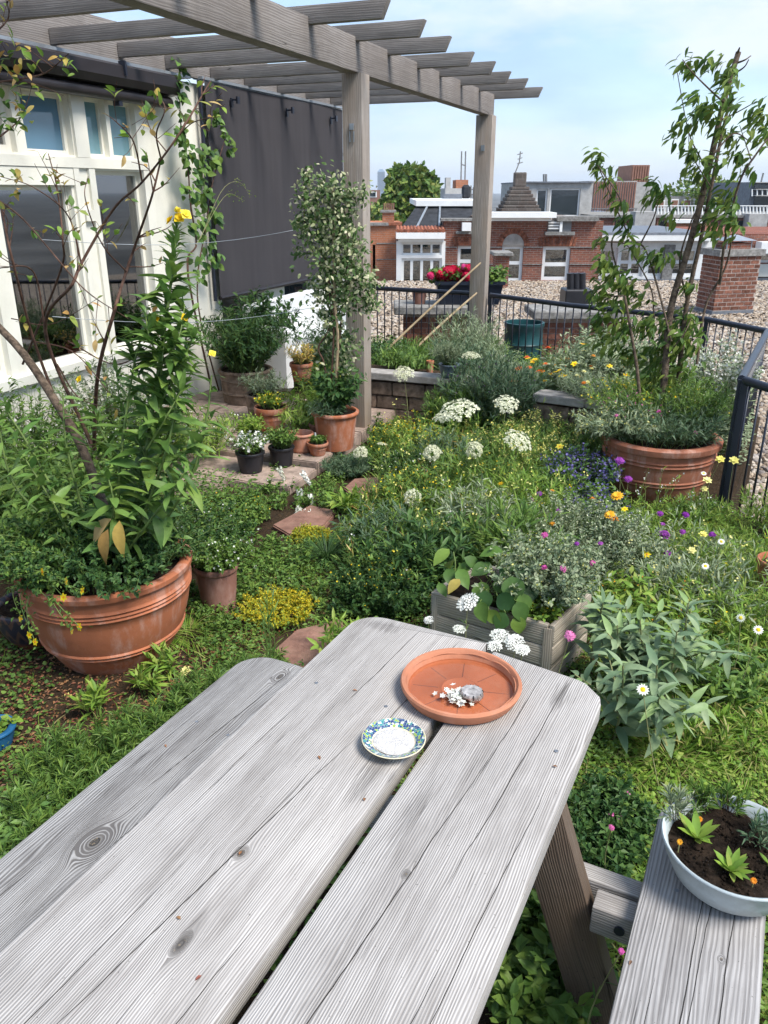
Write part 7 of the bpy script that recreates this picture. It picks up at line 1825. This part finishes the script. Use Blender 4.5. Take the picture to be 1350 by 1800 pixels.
# ------------------------------------------------------------------ climber on the white house wall
cw = thing('wall_climber', 'green leafy climber on the white wall between window and screen', 'climber', (XW + .12, 6.55, 0))
ctrl = [((330, 480), 0), ((345, 430), 0), ((335, 360), 0), ((330, 290), 0), ((318, 220), 0), ((316, 150), 0), ((318, 95), 0)]
main = polyline([np.array([XW + .15, 6.5, .0])] + [atX(x, y, XW + .16) for (x, y), _ in ctrl], 30)
tubes('stem', main[None], .010, .004, M['twig'], cw, 6)
main2 = polyline([np.array([XW + .15, 6.62, .0])] + [atX(x, y, XW + .18) for x, y in ((352, 560), (348, 480), (362, 400), (372, 330), (385, 280), (398, 235))], 26)
tubes('stem', main2[None], .008, .003, M['twig'], cw, 6)
P_, F_ = [], []
for (x, y), r, n in [((318, 110), 13, 12), ((318, 140), 12, 12), ((312, 170), 12, 12), ((320, 200), 15, 10), ((315, 235), 15, 16), ((325, 265), 22, 24), ((345, 280), 24, 26), ((372, 272), 20, 20), ((350, 305), 22, 20), ((330, 330), 20, 16), ((360, 345), 22, 22), ((378, 375), 18, 20), ((350, 385), 18, 16), ((335, 400), 14, 10), ((365, 415), 20, 18), ((372, 450), 18, 18), ((350, 455), 14, 10), ((385, 215), 10, 10), ((395, 240), 10, 12), ((402, 260), 9, 10), ((350, 480), 14, 10), ((380, 200), 8, 8), ((333, 95), 10, 14), ((345, 92), 8, 8)]:
    c = atX(x, y, XW + .18); m = r/1400*6.6; q = c + rng.normal(0, .55, (n, 3))*(m*.5, m, m); q[:, 0] = np.maximum(q[:, 0], XW + .04)
    P_.append(q); d = rng.normal(0, .5, (n, 3)) + (.5, -.1, -.7); F_.append(frames(d, rng.normal(0, .3, (n, 3)) + (.9, -.4, .5)))
P_ = np.concatenate(P_); F_ = np.concatenate(F_); n = len(P_)
LCW = [leaf_mesh('climber_leaf', leaf_t(.62, 5, .25, .12, .75), LM['mid']), leaf_mesh('climber_leaf', leaf_t(.6, 5, .15, .16, .7), LM['fresh']), leaf_mesh('climber_leaf', leaf_t(.6, 5, .1, .16, .7), LM['dark'])]
leaf_objs(cw, 'leaf', LCW, P_[:290], F_[:290], rng.uniform(.055, .10, 290))
if n > 290: scatter('foliage', leaf_t(.6, 4, .2, .12), P_[290:], F_[290:], rng.uniform(.05, .09, n - 290), LM['mid'], cw)
# a thin yellow flowered spray before the screen
sp_ = thing('thin_spray', 'thin pale spray of twigs in front of the dark screen', 'plant', (XW + .3, 6.9, 0))
for pts in (((352, 420), (390, 335), (420, 320), (440, 345)), ((345, 430), (395, 345), (425, 350))):
    s_ = polyline([atX(x, y, XW + .35) for x, y in pts], 14); tubes('twig', s_[None], .003, .001, M['stem_pale'], sp_, 4)
    q, tg, _ = along(s_[None], 26, .55, 1); scatter('foliage', T_SM, q + rng.normal(0, .02, q.shape), leaf_frames(tg), .02, LM['bright'], sp_)

# ------------------------------------------------------------------ variegated climber trained on a cane by the near post
vc = thing('variegated_climber', 'cream variegated climbing shrub on a cane in front of the near post', 'climber', (-2.5, 5.25, .38))
cane = polyline([(-2.47, 5.24, .38), atY(594, 600, 5.3), atY(588, 520, 5.35), atY(585, 330, 5.4)], 12)
MB().tube(cane, .010, 7).build('cane', M['bamboo'], vc, True)
for pts in (((-2.5, 5.25, .40), atY(570, 640, 5.3), atY(560, 610, 5.3), atY(582, 560, 5.35), atY(570, 420, 5.4), atY(585, 330, 5.4)), ((-2.46, 5.25, .40), atY(600, 560, 5.4), atY(612, 430, 5.4), atY(600, 340, 5.4)), ((-2.5, 5.25, .4), atY(585, 520, 5.35), atY(540, 420, 5.4), atY(535, 330, 5.4), atY(538, 300, 5.4))):
    s_ = polyline(pts, 22); tubes('stem', s_[None], .008, .003, M['twig'], vc, 6)
P_ = []; 
for (x, y), r, n in [((540, 310), 12, 50), ((545, 350), 22, 120), ((580, 330), 26, 190), ((605, 345), 18, 110), ((560, 380), 32, 230), ((600, 385), 26, 190), ((575, 420), 34, 270), ((615, 430), 24, 180), ((530, 390), 16, 60), ((590, 465), 34, 280), ((625, 480), 24, 160), ((570, 505), 30, 230), ((605, 520), 26, 180), ((645, 500), 22, 120), ((650, 530), 16, 80), ((580, 550), 22, 130), ((525, 440), 14, 30), ((640, 330), 12, 30), ((635, 350), 10, 20), ((590, 585), 24, 110), ((575, 610), 20, 80), ((612, 600), 24, 100), ((600, 635), 24, 110)]:
    c = atY(x, y, 5.4); m = r/1400*5.6; n = int(n*1.35); P_.append(c + rng.normal(0, .60, (n, 3))*(m, m*.9, m))
P_ = np.concatenate(P_); n = len(P_)
scatter('foliage', lens_t(.52, .15, .12), P_, frames(rng.normal(0, .7, (n, 3)) + (.1, -.2, -.35), rng.normal(0, .4, (n, 3)) + (.4, -.6, .6)), rng.uniform(.028, .048, n), LM['varieg'], vc)

# ------------------------------------------------------------------ slender tree in the large right pot
tt_ = thing('slender_tree', 'slender tree with drooping leaflets rising from the large right pot', 'tree', (-.1, 5.5, .36))
def trunkline(pts, y0, y1, r0, r1, name='trunk'):
    n = len(pts); s_ = polyline([atY(x, y, y0 + (y1 - y0)*i/(n - 1)) for i, (x, y) in enumerate(pts)], 8*n); tubes(name, s_[None], r0, r1, M['bark'], tt_, 8); return s_
trunkline([(1160, 770), (1170, 640), (1180, 540), (1215, 420), (1245, 300), (1272, 180), (1298, 92)], 5.6, 6.0, .026, .017)
trunkline([(1185, 770), (1195, 640), (1208, 530), (1232, 420), (1252, 320), (1268, 240), (1285, 170)], 5.7, 6.05, .019, .009)
trunkline([(1130, 770), (1128, 740), (1120, 650), (1112, 600), (1098, 520)], 5.5, 5.6, .014, .009)
B2 = [([(1112, 600), (1098, 520), (1075, 430), (1095, 395), (1090, 350), (1050, 290)], .008), ([(1180, 600), (1160, 520), (1135, 440), (1110, 420), (1085, 370), (1055, 300)], .008), ([(1150, 560), (1145, 510), (1120, 460), (1100, 430), (1065, 425)], .006), ([(1120, 440), (1150, 380), (1160, 330)], .006), ([(1208, 530), (1195, 460), (1215, 390), (1225, 370)], .008), ([(1265, 500), (1275, 420), (1300, 320), (1330, 270), (1360, 230)], .010), ([(1232, 280), (1210, 230), (1190, 125)], .005), ([(1272, 180), (1245, 155), (1215, 125), (1200, 105)], .006), ([(1298, 110), (1310, 105), (1320, 98)], .006), ([(1297, 92), (1300, 84)], .008), ([(1290, 130), (1308, 118), (1316, 105)], .006), ([(1255, 270), (1290, 235), (1320, 250)], .006), ([(1270, 210), (1300, 195), (1330, 178)], .005), ([(1320, 280), (1310, 250), (1300, 220)], .004), ([(1250, 330), (1215, 270), (1210, 230)], .004), ([(1325, 275), (1340, 262), (1356, 258)], .004), ([(1225, 640), (1240, 540), (1275, 470), (1290, 400)], .010), ([(1098, 520), (1075, 520), (1060, 510)], .005), ([(1160, 640), (1200, 590), (1215, 560)], .006)]
for pts, r in B2:
    s_ = polyline([atY(x, y, 5.75 + .12*math.sin(i + pts[0][0])) for i, (x, y) in enumerate(pts)], 7*len(pts)); tubes('branch', s_[None], r, r*.45, M['bark'], tt_, 6)
CL = [((1060, 290), 22, 16), ((1050, 275), 16, 12), ((1075, 320), 18, 12), ((1092, 350), 18, 12), ((1100, 380), 18, 12), ((1150, 320), 18, 12), ((1165, 340), 22, 16), ((1145, 345), 18, 10), ((1180, 380), 18, 10), ((1065, 420), 16, 9), ((1105, 410), 18, 10), ((1120, 430), 14, 8),
      ((1210, 110), 20, 14), ((1225, 120), 14, 8), ((1270, 110), 22, 16), ((1285, 125), 18, 12), ((1245, 105), 14, 8), ((1280, 150), 18, 12), ((1215, 210), 26, 18), ((1240, 190), 26, 20), ((1200, 235), 22, 14), ((1262, 190), 22, 14), ((1265, 215), 22, 12), ((1225, 170), 18, 10), ((1300, 180), 16, 9), ((1290, 160), 14, 7), ((1290, 240), 22, 14), ((1270, 225), 16, 8), ((1345, 190), 20, 14), ((1340, 215), 18, 12), ((1345, 235), 18, 10), ((1300, 270), 18, 12), ((1315, 290), 18, 12), ((1220, 280), 20, 14), ((1235, 300), 20, 14), ((1222, 265), 14, 8), ((1265, 350), 24, 18), ((1255, 380), 22, 16), ((1280, 340), 22, 16), ((1285, 375), 20, 14), ((1255, 405), 20, 14), ((1295, 400), 16, 10), ((1265, 285), 18, 10),
      ((1060, 460), 16, 10), ((1075, 480), 24, 18), ((1100, 490), 26, 20), ((1055, 510), 26, 16), ((1085, 530), 28, 20), ((1120, 520), 22, 14), ((1150, 450), 20, 12), ((1170, 450), 18, 10), ((1060, 560), 26, 18), ((1100, 570), 28, 20), ((1140, 570), 30, 22), ((1180, 570), 32, 26), ((1210, 590), 32, 26), ((1180, 610), 34, 26), ((1150, 620), 32, 22), ((1215, 560), 26, 16), ((1110, 620), 28, 18), ((1065, 600), 26, 16), ((1200, 640), 30, 20), ((1210, 500), 16, 8), ((1140, 660), 28, 16), ((1170, 660), 28, 16)]
T_DR = leaf_t(.40, 4, .3, .14, .8)
for (x, y), r, n in CL:
    c = atY(x, y, 5.75 + rng.normal(0, .08)); m = r/1400*6.0; n = int(n*(1.6 if y < 450 else 2.6))
    p = c + rng.normal(0, .36, (n, 3))*(m, m, m)
    d = rng.normal(0, .45, (n, 3)) + (-.55, -.1, -.55) + (p - c)/m*.25
    scatter('leaf_cluster', T_DR, p, frames(d, rng.normal(0, .35, (n, 3)) + (0, -.25, 1)), rng.uniform(.05, .09, n), LM['tree'], tt_)

# ------------------------------------------------------------------ sage with long grey leaves right of the planter
LSG = [leaf_mesh('sage_leaf', leaf_t(.30, 6, d_, .16, .75, .006, tw_), LM['sage']) for d_, tw_ in ((.15, 0), (.35, .04), (.5, -.04))]
SGG = 'grey leaved sage shoots right of the planter'
for k, (px, y, h, lab) in enumerate([((1085, 1100), 2.75, .30, 'grey leaved sage shoot nearest the planter'), ((1125, 1090), 2.75, .32, 'tall grey leaved sage shoot in the middle'), ((1160, 1075), 2.85, .33, 'tallest grey leaved sage shoot'), ((1190, 1110), 2.7, .30, 'grey leaved sage shoot beside the lawn'), ((1095, 1170), 2.5, .22, 'low sage shoot near the table corner'), ((1155, 1170), 2.5, .22, 'low sage shoot with pale drooping leaf'), ((1060, 1060), 2.9, .30, 'sage shoot behind the planter corner'), ((1210, 1060), 2.9, .26, 'sage shoot farthest right')]):
    p = atY(*px, y); b = np.array([p[0] + rng.normal(0, .03), p[1] + .05, 0.0]); t = thing('sage_plant', lab, 'plant', b, group=SGG)
    tip = np.array([p[0], p[1], max(p[2], h)]); s_ = polyline([b, (b + tip)/2 + rng.normal(0, .02, 3), tip], 20); tubes('stem', s_[None], .005, .003, M['stem_pale'], t, 6)
    leafy_stem(t, s_, 28, .2, .99, .13, .085, 1.05, LSG, droop=.1)
    for _ in range(2):
        e = tip + rng.normal(0, .09, 3)*(1, 1, .3) - (0, 0, .05); s2 = polyline([s_[7], (s_[7] + e)/2 + (0, 0, .02), e], 12); tubes('stem', s2[None], .004, .002, M['stem_pale'], t, 5); leafy_stem(t, s2, 13, .3, .99, .11, .08, 1.0, LSG, droop=.1)
LBG = [leaf_mesh('broad_leaf', leaf_t(.34, 7, .35, .12, .8, .01, .04), LM['mid']), leaf_mesh('broad_leaf', leaf_t(.34, 7, .5, .14, .8, .01, -.04), LM['sage'])]
bl_ = thing('broad_weed', 'broad long leaved weed at the lawn edge below the sage', 'plant', atZ(1150, 1260, 0))
b = atZ(1150, 1260, .02)
an = np.array([-.3, .5, 1.4, 2.3, 3.3, 4.2, 5.0, 5.6, .1, 3.0]); leaf_objs(bl_, 'leaf', LBG, np.tile(b, (10, 1)), frames(np.stack([np.cos(an), np.sin(an), rng.uniform(.25, .7, 10)], 1), np.tile([0, 0, 1.], (10, 1))), rng.uniform(.16, .27, 10))
bl2 = thing('broad_weed', 'pale broad leaved weed beside the table edge', 'plant', atZ(1075, 1265, 0)); b = atZ(1075, 1265, .02)
an = rng.uniform(0, 6.28, 9); leaf_objs(bl2, 'leaf', LBG, np.tile(b, (9, 1)), frames(np.stack([np.cos(an), np.sin(an), rng.uniform(.3, .9, 9)], 1), np.tile([0, 0, 1.], (9, 1))), rng.uniform(.12, .2, 9))
# ------------------------------------------------------------------ round leaved plant in the wooden planter
LHO = [leaf_mesh('round_leaf', leaf_t(.86, 7, d_, .10, .8, .006), LM['dark']) for d_ in (.1, .25)] + [leaf_mesh('round_leaf', leaf_t(.8, 7, .2, .12, .8), LM['mid'])]
hp = thing('round_leaved_plant', 'round dark leaved plant in the front of the wooden planter', 'plant', (-.68, 2.95, .26))
for px, y, s, u in [((840, 1040), 2.86, .10, (-.3, -.6, .7)), ((895, 1030), 2.84, .11, (.1, -.8, .6)), ((860, 1010), 2.95, .10, (-.1, -.3, .9)), ((905, 1075), 2.78, .09, (.3, -.8, .5)), ((870, 1065), 2.78, .09, (-.2, -.9, .4)), ((925, 1040), 2.88, .09, (.4, -.5, .7)), ((885, 1095), 2.74, .08, (0, -.9, .4)), ((840, 1075), 2.76, .09, (-.4, -.7, .5)), ((880, 985), 3.0, .10, (0, -.2, 1)), ((920, 1010), 2.95, .09, (.2, -.4, .9)), ((905, 1100), 2.76, .08, (.3, -.9, .3)), ((815, 1010), 2.95, .08, (-.5, -.4, .8)), ((850, 1055), 2.80, .085, (-.2, -.8, .6)), ((892, 1062), 2.80, .09, (.1, -.9, .4)), ((868, 1035), 2.88, .09, (-.1, -.6, .8)), ((915, 1060), 2.82, .085, (.4, -.7, .5)), ((855, 1090), 2.74, .075, (-.2, -.9, .3)), ((900, 1005), 2.98, .09, (.1, -.3, .9)), ((842, 1005), 2.97, .085, (-.2, -.3, .9))]:
    p = atY(*px, y); u = np.array(u, float); d = unit((np.array([rng.normal(0, .5), -.6, -.5]) - u*.0)[None])[0]; d = d - u*(d @ u)/(u @ u)
    leaf_objs(hp, 'leaf', LHO, [p + (0, .03, .03)], frames(d[None], u[None]), [s]); s_ = polyline([(-.68 + rng.normal(0, .06), 2.97, .25), (p + (-.68, 2.97, .3))/2 + (0, 0, .04), p + (0, .03, .03)], 8); tubes('stalk', s_[None], .003, .002, M['stem_green'], hp, 5)
py_ = thing('pale_leaf_shoot', 'yellowish leafed shoot at the left planter corner', 'plant', (-.88, 2.95, .25))
for px, y, s, mm in [((805, 1000), 2.93, .10, 0), ((795, 985), 2.96, .10, 0), ((815, 980), 2.98, .10, 0), ((785, 1000), 2.95, .10, 0), ((800, 1010), 2.9, .09, 1), ((808, 1018), 2.88, .08, 1), ((790, 965), 3.0, .1, 0), ((830, 990), 3.0, .09, 0), ((770, 1025), 2.9, .07, 0)]:
    p = atY(*px, y); a = rng.uniform(0, 6.28); leaf_objs(py_, 'leaf', [leaf_mesh('shoot_leaf', leaf_t(.6, 5, .3, .15), LM['yelleaf'] if mm else LM['mid'])], [p], frames(np.array([[math.cos(a)*.8, math.sin(a)*.8 - .3, -.35]]), np.array([[0, -.5, .9]])), [s])
s_ = polyline([(-.86, 2.93, .25), atY(800, 1000, 2.95), atY(797, 970, 2.98)], 8); tubes('stem', s_[None], .004, .003, M['stem_green'], py_, 5)
# ------------------------------------------------------------------ seedlings in the enamel bowl
LRS = [leaf_mesh('rosette_leaf', leaf_t(.30, 6, d_, .14, .95), LM['bright']) for d_ in (-.1, .1, .3)]
SB = .45 + .082
for lab, px, n, s, el in (('fresh green rosette at the left of the enamel bowl', (1225, 1475), 11, .058, .7), ('fresh green rosette at the front of the enamel bowl', (1285, 1532), 17, .046, .8), ('small green seedling at the right bowl edge', (1352, 1520), 6, .035, .7)):
    b = atZ(*px, SB); t = thing('rosette_seedling', lab, 'seedling', b, group='rosettes in the enamel bowl')
    an = np.arange(n)*2.39996; e = np.linspace(.25, 1.4, n); leaf_objs(t, 'leaf', LRS, np.tile(b, (n, 1)), frames(np.stack([np.cos(an), np.sin(an), e], 1), np.tile([0, 0, 1.], (n, 1)) - .3*np.stack([np.cos(an), np.sin(an), 0*an], 1)), s*rng.uniform(.8, 1.2, n))
for lab, px, mat in (('needle leaved sprigs at the back of the enamel bowl', (1225, 1425), 'mid'), ('grey needle leaved sprig at the right of the bowl', (1320, 1480), 'blue'), ('thin green sprig behind the bowl middle', (1280, 1430), 'mid'), ('fine sprig at the far bowl rim', (1190, 1440), 'grey')):
    b = atZ(*px, SB); plant('needle_sprig', lab, 'seedling', b, 9, .065, .055, .015, T_NE, .026, 22, mat, ang=.7, sr=.0012, stem='twig', hv=.3)
for lab, px, hgt in (('little orange flower standing in the bowl soil', (1195, 1480), .03), ('little orange flower at the front right of the bowl', (1325, 1548), .02), ('orange bud among the back sprigs of the bowl', (1230, 1440), .03)):
    p = atZ(*px, SB + hgt); t = thing('orange_flower', lab, 'flower', (p[0], p[1], SB), group='orange flowers in the enamel bowl'); tubes('stem', polyline([(p[0], p[1], SB), p], 4)[None], .0012, .0009, M['stem_pale'], t, 4); put_flower('orange', p, t, (-.2, -.6, .7), .30)
# ------------------------------------------------------------------ geraniums in the window box
u0, u1, zz = GER
gr = thing('geranium', 'red geraniums in bloom filling the dark window box', 'plant', S2W((u0 + .3, 11.26, zz - .03)))
n = 900; q = np.stack([rng.uniform(u0 - .08, u1 + .05, n), 11.26 + rng.normal(0, .1, n), zz + rng.uniform(-.02, .16, n)], 1); qw = q[:, :1]*cR + q[:, 1:2]*cH; qw[:, 2] = q[:, 2]
scatter('foliage', T_RO, qw, leaf_frames(unit(rng.normal(0, 1, (n, 3)) + (0, 0, .6))), rng.uniform(.04, .07, n), LM['mid'], gr)
for (x, y), k, s in [((775, 484), 'geran', 1.0), ((788, 478), 'geran', 1.1), ((800, 484), 'geran', 1.0), ((797, 474), 'geran', .8), ((812, 478), 'geran', .9), ((820, 486), 'geran', 1.0), ((816, 470), 'geran2', .7), ((757, 485), 'geran2', .8), ((785, 490), 'geran', .9), ((808, 490), 'geran', .9), ((830, 480), 'geran2', .7), ((824, 472), 'geran', .8)]:
    w_ = S2W(atD(x, y, 11.2 + rng.normal(0, .06))); put_flower(k, w_, gr, (.1, -.6, .6), s*1.15, 'flower_head'); tubes('stalk', polyline([S2W((atD(x, y, 11.2)[0]*.9 + (u0+u1)/2*.1, 11.26, zz)), w_], 4)[None], .005, .004, M['stem_green'], gr, 4)
# planting in the slab pot and rushes round the outer pier
b_ = atD(1040, 580, 10.2); plant('outer_shrub', 'grey green shrub rising before the right railing', 'shrub', (-.9, 8.2, 0), 110, .66, .36, .2, T_LI, .06, 30, 'grey', ang=.7)
plant('outer_shrub', 'low purple tinged shrub beside the rain barrel', 'shrub', (-1.25, 8.2, 0), 90, .42, .26, .15, T_LI, .055, 28, 'blue', ang=.7, tiny=('purple', 1, .006, .85))
plant('outer_shrub', 'green shrub at the foot of the far pergola post', 'shrub', (-2.25, 8.9, 0), 90, .42, .28, .15, T_LI, .06, 26, 'mid', ang=.8)
plant('rail_flowers', 'yellow green weeds growing outside the near railing', 'plant', (.50, 4.9, 0), 50, .30, .2, .1, T_LI, .05, 20, 'bright', ang=.7, tiny=('white', 1, .007, .8))
plant('rail_flowers', 'thin weeds at the near railing foot', 'plant', (.12, 4.8, 0), 40, .24, .2, .1, T_LI, .05, 18, 'mid', ang=.7, tiny=('white', 2, .006, .75))

# ------------------------------------------------------------------ thin summer haze over the town
hz = NB('summer_haze')
pv_ = hz.n('VolumePrincipled'); pv_.inputs['Color'].default_value = (.80, .88, .97, 1); pv_.inputs['Density'].default_value = .00022; pv_.inputs['Anisotropy'].default_value = .2
hz.t.links.new(pv_.outputs[0], hz.out.inputs['Volume'])
hm = MB().box((-5600, -4600, -15.2), (5600, 5600, 90)).build('haze', hz.m)
tag(hm, 'thin pale summer haze in the air over the town', 'haze', kind='stuff')
